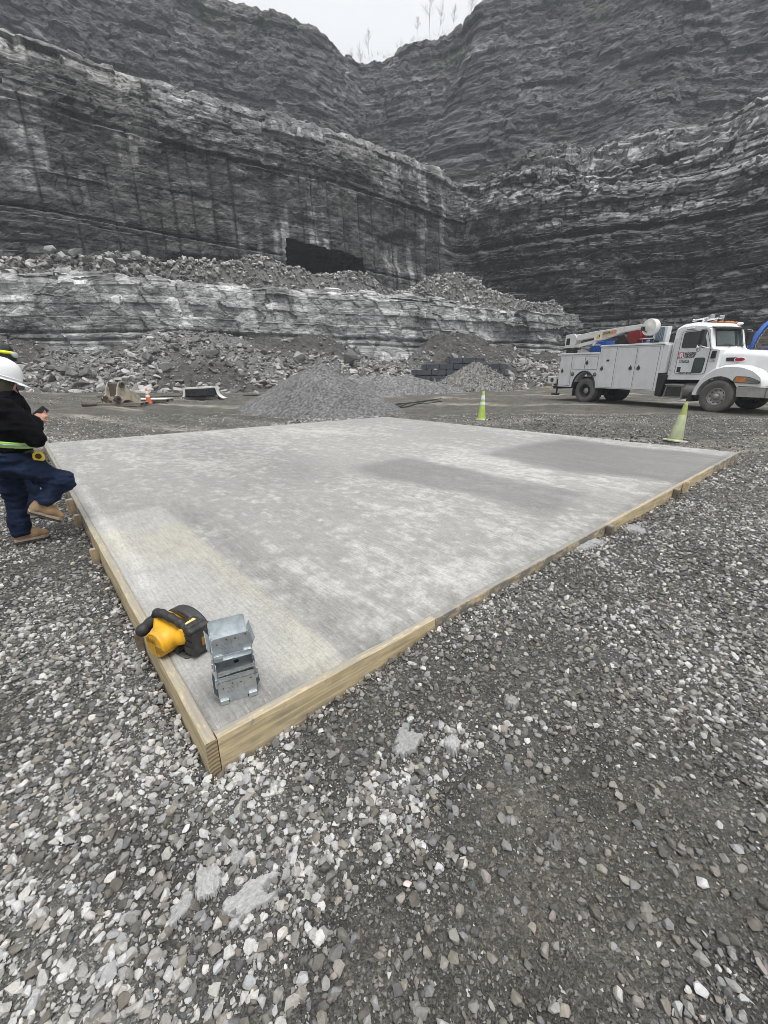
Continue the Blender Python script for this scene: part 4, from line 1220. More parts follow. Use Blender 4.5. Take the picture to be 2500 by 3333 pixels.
# ------------------------------------------------------------------ mist in the pit
hz = MB().box((0, 45, 40), (260, 300, 90))
hm = bpy.data.materials.new('mist'); hm.use_nodes = True
hn = hm.node_tree.nodes; hn.clear()
ho = hn.new('ShaderNodeOutputMaterial'); hv = hn.new('ShaderNodeVolumePrincipled')
hv.inputs['Color'].default_value = (.86, .93, 1.0, 1); hv.inputs['Density'].default_value = 0.0010; hv.inputs['Anisotropy'].default_value = 0.2
hm.node_tree.links.new(hv.outputs[0], ho.inputs['Volume'])
tag(hz.build('haze', hm), kind='stuff')
# ------------------------------------------------------------------ lettering
def lettering(name, body, size, mat, parent, loc, rot, bold=0.0, sx=1.0, align='LEFT', shear=0.0, extrude=0.0006):
    cu = bpy.data.curves.new(name, 'FONT'); cu.body = body; cu.size = size; cu.align_x = align; cu.offset = bold; cu.extrude = extrude; cu.shear = shear; cu.resolution_u = 3
    t = bpy.data.objects.new(name, cu); COL.objects.link(t)
    bpy.context.view_layer.update()
    me = bpy.data.meshes.new_from_object(t.evaluated_get(bpy.context.evaluated_depsgraph_get()))
    bpy.data.objects.remove(t); bpy.data.curves.remove(cu)
    me.name = name; me.materials.clear(); me.materials.append(mat)
    o = bpy.data.objects.new(name, me); COL.objects.link(o)
    o.parent = parent; o.location = loc; o.rotation_euler = rot; o.scale = (sx, 1, 1)
    return o

# ------------------------------------------------------------------ traffic cones
M_LIME = pmat('cone_lime', (.42, .58, .11), .5, 0, .15, 4, .2, 20, (.22, .21, .17), .75, 5)
M_LIMED = pmat('cone_lime_dirty', (.34, .40, .13), .6, 0, .2, 4, .2, 20, (.20, .195, .17), .95, 3.5)
M_REFL = pmat('cone_band', (.62, .65, .62), .35, 0, .12, 6, 0, 60, (.30, .29, .26), .6, 6)
M_REFLD = pmat('cone_band_dirty', (.36, .40, .24), .45, 0, .18, 6, 0, 60, (.20, .19, .17), .9, 5)
M_ORANGE = pmat('cone_orange', (.75, .13, .035), .5, 0, .12, 5, 0, 60, (.25, .2, .17), .5, 6)
M_BLACKR = pmat('black_rubber', (.025, .025, .026), .7, 0, .3, 8, .2, 40, (.14, .13, .12), .6, 5)
M_BASEP = pmat('cone_base_pale', (.62, .66, .58), .6, 0, .12, 5, 0, 60, (.25, .24, .2), .6, 6)
def cone(x, y, h, r0, r1, bands, body, band, basem, label, lean=(0, 0), rz=.4, base=.36):
    z = float(ground_z(x, y))
    root = empty('traffic_cone', (x, y, z), (lean[0], lean[1], rz)); tag(root, label, 'traffic cone')
    bt = .035
    m = MB(); b = base / 2
    m.prism([(-b, -b * .8), (-b * .8, -b), (b * .8, -b), (b, -b * .8), (b, b * .8), (b * .8, b), (-b * .8, b), (-b, b * .8)], 0, bt, 'z')
    m.build('base', basem, root, bevel=.006)
    rad = lambda t: r0 + (r1 - r0) * t
    pr = [(r0 * 1.12, bt), (r0, bt + .02)] + [(rad(t), bt + .02 + (h - bt - .03) * t) for t in np.linspace(.05, 1, 14)] + [(r1 * .8, h), (r1 * .45, h - .004)]
    MB().lathe(pr, 28).build('body', body, root)
    for t0, t1 in bands:
        zz = lambda t: bt + .02 + (h - bt - .03) * t
        MB().lathe([(rad(t0) + .001, zz(t0)), (rad(t0) + .004, zz(t0) + .003), (rad(t1) + .004, zz(t1) - .003), (rad(t1) + .001, zz(t1))], 28, None, False).build('reflective_band', band, root)
    return root
cone(3.47, 14.85, .99, .145, .035, [(.50, .62), (.70, .86)], M_LIME, M_REFL, M_BASEP, 'clean bright lime green cone with pale bands beyond the far corner of the pad', (0, .01))
cone(7.08, 9.98, .93, .150, .037, [(.015, .66)], M_LIMED, M_REFLD, M_BASEP, 'grimy lime green cone leaning beside the right corner of the pad, before the truck', (0, .10), .15, .40)
cone(-10.3, 18.5, .66, .125, .030, [(.40, .58), (.66, .84)], M_ORANGE, M_REFL, M_BLACKR, 'orange traffic cone with white bands at the foot of the rubble', (0, -.04))

# ------------------------------------------------------------------ pallets and scrap left of the gravel heap
M_PAL = wood_mat('pallet_wood', .55, (.24, .20, .155), 0)
M_PALD = wood_mat('pallet_wood_dark', .6, (.10, .085, .07), 0)
M_SHEET = pmat('white_sheet', (.70, .70, .68), .6, 0, .08, 3, .3, 9, (.35, .34, .32), .5, 3, bdist=.02)
def pallet(x, y, rz, w, d, label, mat=None, top=None):
    root = empty('pallet', (x, y, float(ground_z(x, y))), (0, 0, rz)); tag(root, label, 'pallet', 'pallets by the rubble')
    mat = mat or M_PAL
    for i in range(3):
        MB().box((0, -d / 2 + .05 + i * (d - .1) / 2, .07), (w, .08, .10)).build('stringer', mat, root, bevel=.004)
    n = int(w / .16)
    for i in range(n):
        MB().box((-w / 2 + (i + .5) * w / n, 0, .132), (w / n * .72, d, .022)).build('deck_board', mat, root, bevel=.003)
    for i in range(3):
        MB().box((-w / 2 + .07 + i * (w - .14) / 2, 0, .010), (.10, d, .018)).build('bottom_board', mat, root, bevel=.003)
    if top:
        MB().box((0, 0, .165), (w * .97, d * 1.0, .04)).build('sheet', top, root, bevel=.008)
    return root
pallet(-10.75, 17.45, R(12), 1.55, 1.2, 'weathered pallet under the rusty excavator coupler', M_PAL)
pallet(-11.3, 20.3, R(10), 1.9, 1.2, 'dark pallet topped with a white sheet, behind the orange cone', M_PALD, M_SHEET)
pallet(-9.7, 22.6, R(12), 1.75, 1.3, 'dark pallet under the big wrapped tyre', M_PALD)

M_CASTW = pmat('worn_cream_paint', (.42, .38, .30), .6, 0, .2, 4, .3, 25, (.10, .075, .055), .9, 4)
M_RUST = pmat('dark_rusty_steel', (.085, .070, .060), .65, .3, .35, 6, .3, 25, (.16, .09, .05), .6, 5)
def coupler():
    x, y = -10.75, 17.45
    root = empty('excavator_coupler', (x, y, float(ground_z(x, y)) + .143), (0, 0, R(68)))
    tag(root, 'cream painted rusty excavator coupler with round pin bosses sitting on a pallet', 'excavator coupler')
    prof = [(-.62, .0), (-.66, .20), (-.50, .34), (-.42, .62), (-.32, .80), (-.12, .82), (-.05, .68), (.05, .50), (.30, .42), (.52, .20), (.50, .0), (.2, -.0), (.0, .10), (-.2, .10), (-.34, .0)]
    for yy in (-.32, .32):
        p = MB().prism(prof, yy - .03, yy + .03, 'y').build('side_plate', M_CASTW, root, bevel=.012)
        for bx, bz, br in ((-.52, .15, .14), (-.24, .70, .115)):
            s_ = -1 if yy < 0 else 1
            m = MB(); M = Matrix.Translation((bx, yy + s_ * .02, bz)) @ Matrix.Rotation(-s_ * math.pi / 2, 4, 'X')
            m.lathe([(br, -.05), (br, .07), (br * .85, .085), (br * .55, .085), (br * .50, .03), (.0001, .03)], 20, M)
            m.build('pin_boss', M_RUST, p)
    MB().box((-.05, 0, .16), (.80, .58, .16)).build('base_plate', M_CASTW, root, bevel=.02)
    MB().prism([(-.36, .15), (-.30, .68), (-.24, .70), (-.26, .15)], -.29, .29, 'y').build('cross_plate', M_RUST, root, bevel=.01)
    MB().prism([(.02, .42), (.34, .36), (.55, .12), (.50, .05), (.02, .10)], -.26, .26, 'y').build('hook_block', M_RUST, root, bevel=.03)
    MB().cyl((-.24, -.34, .70), (-.24, .34, .70), .055).build('pin', M_RUST, root)
coupler()

def wrapped_tyre():
    x, y = -9.7, 22.6
    root = empty('tyre', (x, y, float(ground_z(x, y)) + .145), (0, R(-3), R(8)))
    tag(root, 'big black loader tyre lying flat, wrapped in torn white plastic, on a pallet', 'tyre')
    m = MB(); r = .82
    m.lathe([(.42, .04), (.60, .0), (r - .06, .02), (r, .08), (r, .40), (r - .06, .46), (.60, .48), (.42, .44)], 48, None, False)
    for k in range(40):
        a = 2 * math.pi * k / 40
        for zz, sk in ((.15, .25), (.33, -.25)):
            m.box((0, 0, 0), (.05, .085, .17), None, Matrix.Translation((math.cos(a) * (r + .01), math.sin(a) * (r + .01), zz)) @ Matrix.Rotation(a, 4, 'Z') @ Matrix.Rotation(sk, 4, 'X'))
    m.build('tread', M_TYRE_NEW, root)
    m = MB()
    m.lathe([(.25, .495), (.60, .505), (r + .02, .49), (r + .03, .45), (r + .028, .40)], 40, None, False)
    o = m.build('plastic_wrap', M_PLAST, root)
    for a0, a1 in ((-.35, .05), (3.6, 3.95), (2.9, 3.3)):
        V = []; n = 14; m = MB()
        for i in range(n + 1):
            a = a0 + (a1 - a0) * i / n; w = .03 * math.sin(i * 1.9)
            for zz, o_ in ((.49, .03), (.30, .05), (.10, .08), (-.05, .22), (-.14, .42)):
                V.append((math.cos(a) * (r + o_ + w), math.sin(a) * (r + o_ + w), zz + .02 * math.sin(i * 2.3 + zz * 9)))
        m.add(V, [(i * 5 + j, i * 5 + j + 1, i * 5 + j + 6, i * 5 + j + 5) for i in range(n) for j in range(4)], None, True)
        m.build('plastic_flap', M_PLAST, root)
M_TYRE_NEW = pmat('new_rubber', (.022, .024, .028), .6, 0, .25, 8, .2, 30)
M_PLAST = pmat('dusty_plastic', (.58, .58, .55), .35, 0, .15, 5, .5, 10, (.33, .32, .29), .6, 4, bdist=.02)
wrapped_tyre()

def rod(name, a, b, r, mat, label, group=None, cat='steel bar', sag=0.0):
    n = 14; pts = []
    for i in range(n + 1):
        t = i / n; x = a[0] + (b[0] - a[0]) * t; y = a[1] + (b[1] - a[1]) * t
        pts.append((x, y, max(float(ground_z(x, y)), a[2] + (b[2] - a[2]) * t) + r + .004 + sag * math.sin(t * 9)))
    c = Vector(pts[0]); m = MB().tube([Vector(p) - c for p in pts], r, 8)
    o = m.build(name, mat); o.location = c
    return tag(o, label, cat, group)
M_BAR = pmat('bar_steel', (.045, .042, .040), .55, .5, .3, 5)
for k, (a, b, lab) in enumerate([
    ((-.45, 18.75, .20), (3.0, 22.2, .42), 'topmost of the thin dark steel bars lying beside the grey gravel heap'),
    ((-.30, 18.55, .18), (2.7, 21.9, .38), 'second thin dark steel bar lying beside the grey gravel heap'),
    ((.0, 18.2, .14), (2.2, 21.5, .36), 'shortest thin dark steel bar beside the grey gravel heap'),
    ((-.1, 17.9, .12), (2.9, 21.2, .34), 'lowest thin dark steel bar, nearest the pad, beside the grey gravel heap')]):
    rod('steel_bar', a, b, .022, M_BAR, lab, 'steel bars by the gravel heap')
rod('steel_pipe', (-8.3, 25.0, .45), (-4.6, 27.3, .5), .05, M_RUST, 'long thin rusty pipe on the ground between the tyre and the gravel heap', None, 'pipe')
rod('steel_pipe', (-14.6, 21.6, .4), (-10.6, 24.2, .5), .045, M_RUST, 'dark pipe on the ground behind the white topped pallet', None, 'pipe')
for k, (x, y, a, lab) in enumerate([(-11.75, 16.85, .3, 'nearer short steel tube end on the mud left of the coupler'), (-12.0, 17.15, .25, 'farther short steel tube end on the mud left of the coupler')]):
    m = MB(); M = Matrix.Rotation(a, 4, 'Z') @ Matrix.Rotation(math.pi / 2, 4, 'Y')
    m.lathe([(.05, -.26), (.075, -.26), (.075, .26), (.05, .26), (.05, -.26)], 16, M, False)
    o = m.build('steel_tube', M_RUST); o.location = (x, y, float(ground_z(x, y)) + .075); tag(o, lab, 'steel tube')

# ------------------------------------------------------------------ dark strapped bundles behind the heaps
M_BUND = pmat('bundle_plastic', (.075, .085, .10), .45, 0, .25, 3, .25, 30, (.12, .12, .12), .45, 2)
M_STRAP = pmat('strap', (.012, .012, .013), .5)
M_TAG = pmat('paper_tag', (.75, .75, .72), .7)
def bundle(x, y, z, rz, L, w, h, label, tags=0):
    root = empty('strapped_bundle', (x, y, z), (0, 0, rz)); tag(root, label, 'bundle', 'dark strapped bundles behind the heaps')
    m = MB(); n = 5; rs = np.random.RandomState(int(abs(x * 100 + z * 37)) % 9999)
    for i in range(n):                                  # stacked ribbed panels
        zz = h * i / n; m.box((rs.normal() * .006, rs.normal() * .004, zz + h / n / 2), (L, w, h / n * .93))
    k = int(L / .16)
    for i in range(k):
        xx = -L / 2 + (i + .5) * L / k
        m.box((xx, 0, h / 2), (.035, w + .03, h * .98))
    m.build('panel_stack', M_BUND, root, bevel=.006, seg=1)
    for t in (-.36, .0, .36):
        MB().box((t * L, 0, h / 2), (.06, w + .05, h + .03)).build('strap', M_STRAP, root)
    for i in range(tags):
        MB().box((L * .22, -w / 2 - .035, h * .6), (.18, .012, .16)).build('label_card', M_TAG, root)
    for t in (-.3, .3):
        MB().box((t * L, 0, -.045), (.10, w, .075)).build('bearer', M_PALD, root)
    return root
BZ = .72
ang = R(151)
for i, (x, y, lv, L, lab, tg) in enumerate([
    (4.1, 35.4, 0, 3.6, 'lowest bundle of the front left stack, half hidden by the heaps', 0),
    (4.1, 35.4, 1, 3.6, 'middle bundle of the front left stack', 0),
    (4.1, 35.4, 2, 3.5, 'top bundle of the front left stack with a white card', 1),
    (5.0, 37.2, 2, 3.4, 'lower bundle of the stack behind the front left one', 0),
    (5.0, 37.2, 3, 3.4, 'top bundle of the stack behind the front left one', 0),
    (7.4, 37.0, 2, 3.8, 'second bundle from the top of the middle stack, just above the brown heap', 0),
    (7.4, 37.0, 3, 3.8, 'long bundle below the topmost one in the middle stack', 1),
    (7.0, 37.6, 4, 3.2, 'topmost bundle of all, on the middle stack', 0),
    (9.2, 36.6, 0, 2.6, 'lowest bundle of the right stack, resting on yellow timbers', 0),
    (9.2, 36.6, 1, 2.6, 'second bundle up in the right stack', 1),
    (9.2, 36.6, 2, 2.4, 'third bundle up in the right stack', 0),
    (9.1, 36.6, 3, 2.2, 'top bundle of the right stack', 0)]):
    bundle(x, y, BZ + lv * .50, ang + (i % 3 - 1) * .03, L, 1.15, .40, lab, tg)
# what the upper bundles rest on behind the heaps
for x, y, L, lv, lab in ((5.0, 37.2, 3.4, 0, 'bottom bundle of the stack behind the front left one'), (5.0, 37.2, 3.4, 1, 'second lowest bundle of the stack behind the front left one'),
                    (7.4, 37.0, 3.8, 0, 'bottom bundle of the middle stack, behind the brown heap'), (7.4, 37.0, 3.8, 1, 'second lowest bundle of the middle stack, behind the brown heap')):
    bundle(x, y, BZ + lv * .50, ang, L, 1.15, .40, lab)
M_YTIM = pmat('yellow_timber', (.55, .38, .16), .7, 0, .2, 4)
for x, y, lab in ((10.2, 35.9, 'nearer yellow timber under the right stack of bundles'), (10.4, 36.5, 'farther yellow timber under the right stack of bundles')):
    o = MB().box((0, 0, .06), (1.3, .14, .12)).build('timber', M_YTIM, bevel=.006); o.location = (x, y, float(ground_z(x, y)) - .01); o.rotation_euler = (0, 0, R(8)); tag(o, lab, 'timber')
o = MB().box((0, 0, .05), (3.2, .12, .10)).build('timber', M_YTIM, bevel=.006); o.location = (12.9, 35.6, float(ground_z(12.9, 35.6))); o.rotation_euler = (0, 0, R(5)); tag(o, 'long timber on the mud right of the bundles, left of the truck', 'timber')

# ------------------------------------------------------------------ big blue fan at the right edge
M_BLUE = pmat('fan_blue_paint', (.015, .10, .42), .4, 0, .15, 3, 0, 60, (.10, .11, .14), .5, 2)
M_GALV = pmat('galvanised', (.50, .53, .56), .38, .75, .15, 12, .05, 60, (.30, .31, .31), .4, 5)
M_WIRE = pmat('rusty_wire', (.20, .16, .105), .6, .3, .3, 8)
def fan():
    x, y = 19.6, 22.0
    root = empty('ventilation_fan', (x, y, float(ground_z(x, y))), (0, 0, R(14)))
    tag(root, 'big round blue mine fan with a rusty wire guard behind the bonnet of the truck', 'ventilation fan')
    cz, r = 2.05, 1.72
    M = Matrix.Translation((0, 0, cz)) @ Matrix.Rotation(math.pi / 2, 4, 'X')
    MB().lathe([(r * .86, -.22), (r * .86, .0), (r * .90, .10), (r, .20), (r + .05, .22), (r + .08, .14), (r + .07, .02), (r + .02, -.02), (r * .93, -.08), (r * .90, -.22)], 72, M, False).build('bell_mouth', M_BLUE, root)
    MB().lathe([(r * .885, .085), (r * .93, .16), (r * .90, .17), (r * .86, .09)], 72, M, False).build('rim', M_GALV, root)
    m = MB(); rr = r * .93
    for k in range(-24, 25):
        t = k * rr / 24.5; hf = math.sqrt(max(0, rr * rr - t * t))
        if hf > .1:
            m.cyl((t, -.17, cz - hf), (t, -.17, cz + hf), .007, None, 5); m.cyl((-hf, -.183, cz + t), (hf, -.183, cz + t), .007, None, 5)
    m.build('wire_guard', M_WIRE, root)
    MB().ball((0, .25, cz), (.45, .5, .45)).build('hub', M_BLUE, root)
    for k in range(6):
        a = k * math.pi / 3
        m = MB(); m.box((0, 0, .95), (.42, .03, 1.05), (0, 0, .6), None)
        b = m.build('blade', M_GALV, root, bevel=.01); b.location = (0, .25, cz); b.rotation_euler = (0, a, 0)
    for sx in (-1, 1):
        MB().prism([(sx * 1.45, .1), (sx * 1.62, .1), (sx * 1.45, 1.5), (sx * 1.3, 1.3)], -.1, .5, 'y').build('leg', M_BLUE, root, bevel=.01)
    MB().box((0, .2, .06), (3.4, .9, .14)).build('skid', M_BLUE, root, bevel=.01)
fan()
# ------------------------------------------------------------------ service truck
M_WHITE = pmat('white_truck_paint', (.74, .755, .76), .30, 0, .03, 2, .02, 8, (.42, .40, .36), .35, 1.6)
M_WHITED = pmat('white_box_paint', (.70, .715, .72), .42, 0, .03, 2, .03, 5, (.36, .34, .30), .40, 1.7)
M_CRANE = pmat('white_crane_paint', (.72, .72, .70), .4, 0, .04, 3, 0, 60, (.40, .33, .26), .45, 5)
M_TYRE = pmat('dusty_tyre', (.105, .098, .09), .85, 0, .2, 7, .3, 30, (.20, .185, .165), .8, 3)
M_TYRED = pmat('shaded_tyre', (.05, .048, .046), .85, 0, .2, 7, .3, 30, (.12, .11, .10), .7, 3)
M_ALU = pmat('dusty_aluminium', (.42, .41, .40), .45, .55, .12, 9, .05, 60, (.24, .22, .2), .7, 5)
M_DKST = pmat('dark_chassis', (.030, .030, .031), .6, .2, .3, 6, .1, 40, (.13, .12, .11), .5, 4)
M_BLKP = pmat('black_plastic', (.022, .022, .024), .45, 0, .2, 8)
M_GLASS = pmat('dark_glass', (.012, .015, .016), .06, 0, .1, 3, spec=.8)
M_WSCR = pmat('windscreen_glass', (.035, .055, .055), .05, 0, .25, 2, spec=1.0)
M_CHROME = pmat('chrome', (.70, .71, .72), .16, 1.0, .05, 8)
M_AMBER = pmat('amber_lens', (.58, .20, .05), .25, 0, .1, 10)
M_LENS = pmat('clear_lens', (.30, .30, .27), .12, .4, .15, 14)
M_REDP = pmat('red_paint', (.23, .02, .016), .5, 0, .2, 6)
M_SEAM = pmat('seam', (.06, .062, .064), .7)
M_INK = pmat('black_lettering', (.015, .015, .017), .5)
M_INKG = pmat('grey_lettering', (.22, .22, .22), .5)
M_LOGOR = pmat('logo_red', (.36, .02, .05), .45)
M_LOGOW = pmat('logo_white', (.8, .8, .8), .5)
M_YEL = pmat('sticker_yellow', (.75, .50, .05), .5)
M_ORNG = pmat('sticker_orange', (.70, .22, .05), .5)
M_NAVY = pmat('label_navy', (.02, .03, .12), .5)

def truck():
    yaw, pit, rol = -1.148, -.012, .019
    f = Vector((math.cos(yaw) * math.cos(pit), math.sin(yaw) * math.cos(pit), math.sin(pit)))
    s = Vector((math.sin(yaw), -math.cos(yaw), 0)); u = s.cross(f); u2 = u * math.cos(rol) + s * math.sin(rol); s2 = f.cross(u2)
    O = Vector(TRUCK_O)
    root = empty('service_truck')
    M3 = Matrix((f, -s2, u2)).transposed()
    root.location = O; root.rotation_euler = M3.to_euler()
    tag(root, 'white service truck with a folded crane, side lockers and a short bonnet', 'truck')
    P = root
    # chassis
    m = MB()
    for yy in (-.42, .42): m.box((2.6, yy, .86), (8.0, .09, .26))
    for xx in (-1.2, 0, 1.6, 3.2, 5.3): m.box((xx, 0, .86), (.12, .84, .2))
    m.cyl((0, -.95, .52), (0, .95, .52), .085); m.ball((0, 0, .52), (.26, .22, .24)); m.cyl((5.33, -.95, .50), (5.33, .95, .50), .06)
    m.cyl((.2, 0, .6), (3.4, 0, .8), .06)
    m.build('chassis', M_DKST, P)
    # wheels
    def tyre_prof(r, hw, ri):
        p = [(ri, -hw * .8), (ri + .03, -hw * .95), (r * .86, -hw), (r * .965, -hw * .9), (r, -hw * .72)]
        for c in (-.45, 0, .45): p += [(r, hw * (c - .10)), (r - .018, hw * (c - .07)), (r - .018, hw * (c + .07)), (r, hw * (c + .10))]
        return p + [(r, hw * .72), (r * .965, hw * .9), (r * .86, hw), (ri + .03, hw * .95), (ri, hw * .8)]
    def wheel(x, y, side, kind, tm):
        """side -1 faces the right-hand side of the truck"""
        R90 = Matrix.Rotation(math.pi / 2 if side < 0 else -math.pi / 2, 4, 'X')
        r, hw, ri = .525, .14, .292
        m = MB()
        if kind == 'front':
            m.lathe([(ri, -.11), (ri, .105), (ri - .018, .118), (ri - .03, .10), (.255, .045), (.20, .02), (.165, .035), (.15, .05), (.11, .055), (.10, .10), (.085, .125), (.055, .14), (.0001, .142)], 40, R90, False)
            for k in range(10):
                a = 2 * math.pi * (k + .5) / 10; c = R90 @ Vector((.130 * math.cos(a), .130 * math.sin(a), .05)); d = R90 @ Vector((.130 * math.cos(a), .130 * math.sin(a), .085))
                m.cyl(c, d, .017, .014, 8)
            m.cur = 1
            for k in range(10):
                a = 2 * math.pi * k / 10
                T = R90 @ Matrix.Translation((.218 * math.cos(a), .218 * math.sin(a), .0315)) @ Matrix.Rotation(a, 4, 'Z') @ Matrix.Diagonal((.022, .036, .006, 1))
                m.ball((0, 0, 0), 1, 12, 6, T)
            mats = [M_ALU, M_DKST]
        else:
            m.lathe([(ri, -.11), (ri, .11), (ri - .02, .12), (ri - .035, .09), (.235, -.05), (.19, -.09), (.14, -.095), (.135, .02), (.115, .045), (.0001, .05)], 36, R90, False)
            m.cur = 1
            m.lathe([(.13, .02), (.118, .048), (.09, .062), (.0001, .066)], 24, R90, False)
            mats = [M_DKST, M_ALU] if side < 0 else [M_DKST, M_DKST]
        w_ = m.build('wheel', mats, P); w_.location = (x, y, .52)
        t = MB().lathe(tyre_prof(r, hw, ri), 56, R90, False).build('tyre', tm, w_)
    wheel(5.33, -1.05, -1, 'front', M_TYRE); wheel(5.33, 1.05, 1, 'front', M_TYRED)
    wheel(0, -1.06, -1, 'rear', M_TYRE); wheel(0, -.74, -1, 'rear', M_TYRED); wheel(0, 1.06, 1, 'rear', M_TYRED); wheel(0, .74, 1, 'rear', M_TYRED)
    # service body: side lockers with stepped top
    arch = [(.57 * math.cos(a) - .12, .66 + .66 * math.sin(a)) for a in np.linspace(0, math.pi, 15)]
    side = [(-1.60, .66), (-1.60, 2.08), (.55, 2.05), (.55, 2.33), (3.20, 2.28), (3.20, .62)] + [(x, z) for x, z in arch]
    M_STEP = Matrix.Identity(4)
    for sy in (-1, 1):
        MB().prism(side, sy * .72, sy * 1.19, 'y').build('side_locker', M_WHITED, P, bevel=.010)
    MB().box((.8, 0, 1.05), (4.75, 1.44, .10)).build('deck', M_DKST, P)
    MB().box((3.17, 0, 1.62), (.06, 1.44, 1.25)).build('headboard', M_WHITED, P)
    MB().prism([(3.202, .46), (3.40, .42), (3.52, 1.2), (3.28, 1.28), (3.202, 1.28)], -1.16, 1.16, 'y').build('splash_guard', M_BLKP, P, bevel=.01)
    MB().prism([(3.205, 1.285), (3.40, 1.285), (3.40, 2.28), (3.205, 2.28)], -1.15, 1.15, 'y').build('front_locker', M_WHITED, P, bevel=.01)
    for a, b, z0, z1 in ((-1.63, .53, 2.085, 2.055), (.52, 3.26, 2.335, 2.285)):
        MB().prism([(a, z0), (b, z1), (b, z1 + .065), (a, z0 + .065)], -1.225, -.70, 'y').build('top_rail', M_WHITE, P, bevel=.012)
        MB().prism([(a, z0), (b, z1), (b, z1 + .065), (a, z0 + .065)], .70, 1.225, 'y').build('top_rail', M_WHITE, P, bevel=.012)
    # locker doors, each a thin panel with its latch
    def latch(par, x, z, s_=1.0):
        m = MB(); T = Matrix.Translation((x, -1.212, z)) @ Matrix.Rotation(math.pi / 2, 4, 'X')
        m.lathe([(.075 * s_, 0), (.075 * s_, .008), (.060 * s_, .012), (.045 * s_, .002), (.0001, .002)], 18, T, False)
        m.prism([(x - .05 * s_, z + .05 * s_), (x + .05 * s_, z + .05 * s_), (x, z + .125 * s_)], -1.215, -1.205, 'y')
        m.prism([(x - .03 * s_, z - .02), (x + .03 * s_, z - .02), (x + .02 * s_, z + .03), (x - .02 * s_, z + .03)], -1.235, -1.212, 'y')
        m.build('latch', M_LATCH, par)
    M_LATCH = pmat('latch_metal', (.10, .10, .105), .35, .6, .2, 9)
    def ldoor(pts, latches):
        xs = [p[0] for p in pts]; zs = [p[1] for p in pts]
        d = MB().prism(pts, -1.205, -1.188, 'y').build('locker_door', M_WHITED, P, bevel=.006)
        sm = MB(); n = len(pts)
        for i in range(n):
            a, b = pts[i], pts[(i + 1) % n]; sm.cyl((a[0], -1.1915, a[1]), (b[0], -1.1915, b[1]), .009, None, 6)
        sm.build('seal', M_SEAM, d)
        for l in latches: latch(d, *l)
    ldoor([(-1.54, .74), (-.90, .72), (-.92, 1.97), (-1.54, 1.99)], [(-1.40, 1.36)])
    ldoor([(-.80, 1.45), (-.18, 1.44), (-.18, 1.955), (-.80, 1.965)], [])
    ldoor([(-.15, 1.44), (.48, 1.43), (.48, 1.945), (-.15, 1.955)], [(-.06, 1.70)])
    ldoor([(.64, .70), (1.32, .69), (1.32, 2.255), (.64, 2.265)], [(.74, 1.45)])
    ldoor([(1.42, .68), (2.22, .67), (2.22, 2.235), (1.42, 2.25)], [(2.06, 1.46)])
    ldoor([(2.28, .67), (3.12, .66), (3.12, 2.215), (2.28, 2.232)], [(2.40, 1.46)])
    MB().box((.98, -1.209, 1.78), (.13, .012, .07)).build('badge', M_BLKP, P)
    MB().tube([(-.12 + .60 * math.cos(a), -1.20, .66 + .69 * math.sin(a)) for a in np.linspace(-.02, math.pi + .02, 20)], .035, 8).build('wheel_arch_trim', M_BLKP, P)
    for x, z in ((-.78, 1.23), (.42, 1.22)):
        T = Matrix.Translation((x, -1.19, z)) @ Matrix.Rotation(math.pi / 2, 4, 'X')
        o = MB().lathe([(.085, 0), (.085, .02), (.065, .03), (.06, .018)], 20, T, False).build('filler_cap', M_LATCH, P)
        MB().lathe([(.06, .012), (.04, .030), (.0001, .035)], 16, T, False).build('lens', M_LENS, o)
    # mud streaks thrown up behind the wheel are in the paint; mud flaps and rear bumper
    MB().box((-.62, -.93, .58), (.03, .62, .62)).build('mud_flap', M_BLKP, P); MB().box((-.62, .93, .58), (.03, .62, .62)).build('mud_flap', M_BLKP, P)
    m = MB(); m.box((-1.78, 0, .62), (.34, 2.2, .14)); m.box((-1.66, -1.14, .62), (.06, .06, .75)); m.box((-1.74, -1.12, .30), (.34, .20, .08)); m.box((-1.66, 1.14, .62), (.06, .06, .75))
    m.build('rear_bumper', M_DKST, P, bevel=.008)
    m = MB().box((-2.05, -.95, .95), (.52, .40, .34)); vb = m.build('vise_box', M_CRANE, P, bevel=.02)
    T = Matrix.Translation((-2.02, -1.155, .95)) @ Matrix.Rotation(math.pi / 2, 4, 'X')
    MB().lathe([(.10, 0), (.10, .012), (.07, .016), (.06, .006), (.0001, .006)], 18, T, False).build('knob', M_LATCH, vb)
    # ------------------------------------------------ cab
    def prof(y):
        ay = abs(y); v = .22 * (1 - min(1, ay / .86) ** 2)
        inx = max(0, (ay - .88) / .14)
        top = -.10 * inx ** 2
        return [(3.42 + .05 * inx, 1.05), (3.40 + .05 * inx, 2.2), (3.41 + .05 * inx, 2.74), (3.47, 2.86 + top), (3.62, 2.94 + top), (4.05, 2.965 + top), (4.45 + v * .6, 2.91 + top), (4.58 + v, 2.77 + top * .6), (4.60 + v, 2.70), (4.76 + v, 2.14), (4.84 + v * .8, 2.06), (5.06, 2.02), (5.06, 1.05)]
    ys = [-1.03, -1.015, -.96, -.86, -.6, -.3, 0, .3, .6, .86, .96, 1.015, 1.03]
    m = MB(); n = len(prof(0)); V = []
    for y in ys:
        sh = 1.0 if abs(y) < 1.02 else 1.0
        for k, (x, z) in enumerate(prof(y)):
            yy = y * (1 - .055 * max(0, z - 1.9))         # slight tumblehome
            V.append((x, yy, z))
    F = []
    for i in range(len(ys) - 1):
        for j in range(n): F.append((i * n + j, i * n + (j + 1) % n, (i + 1) * n + (j + 1) % n, (i + 1) * n + j))
    F += [tuple(range(n)), tuple(range(len(V) - n, len(V)))]
    m.add(V, F, None, True); cab = m.build('cab', M_WHITE, P, angle=28)
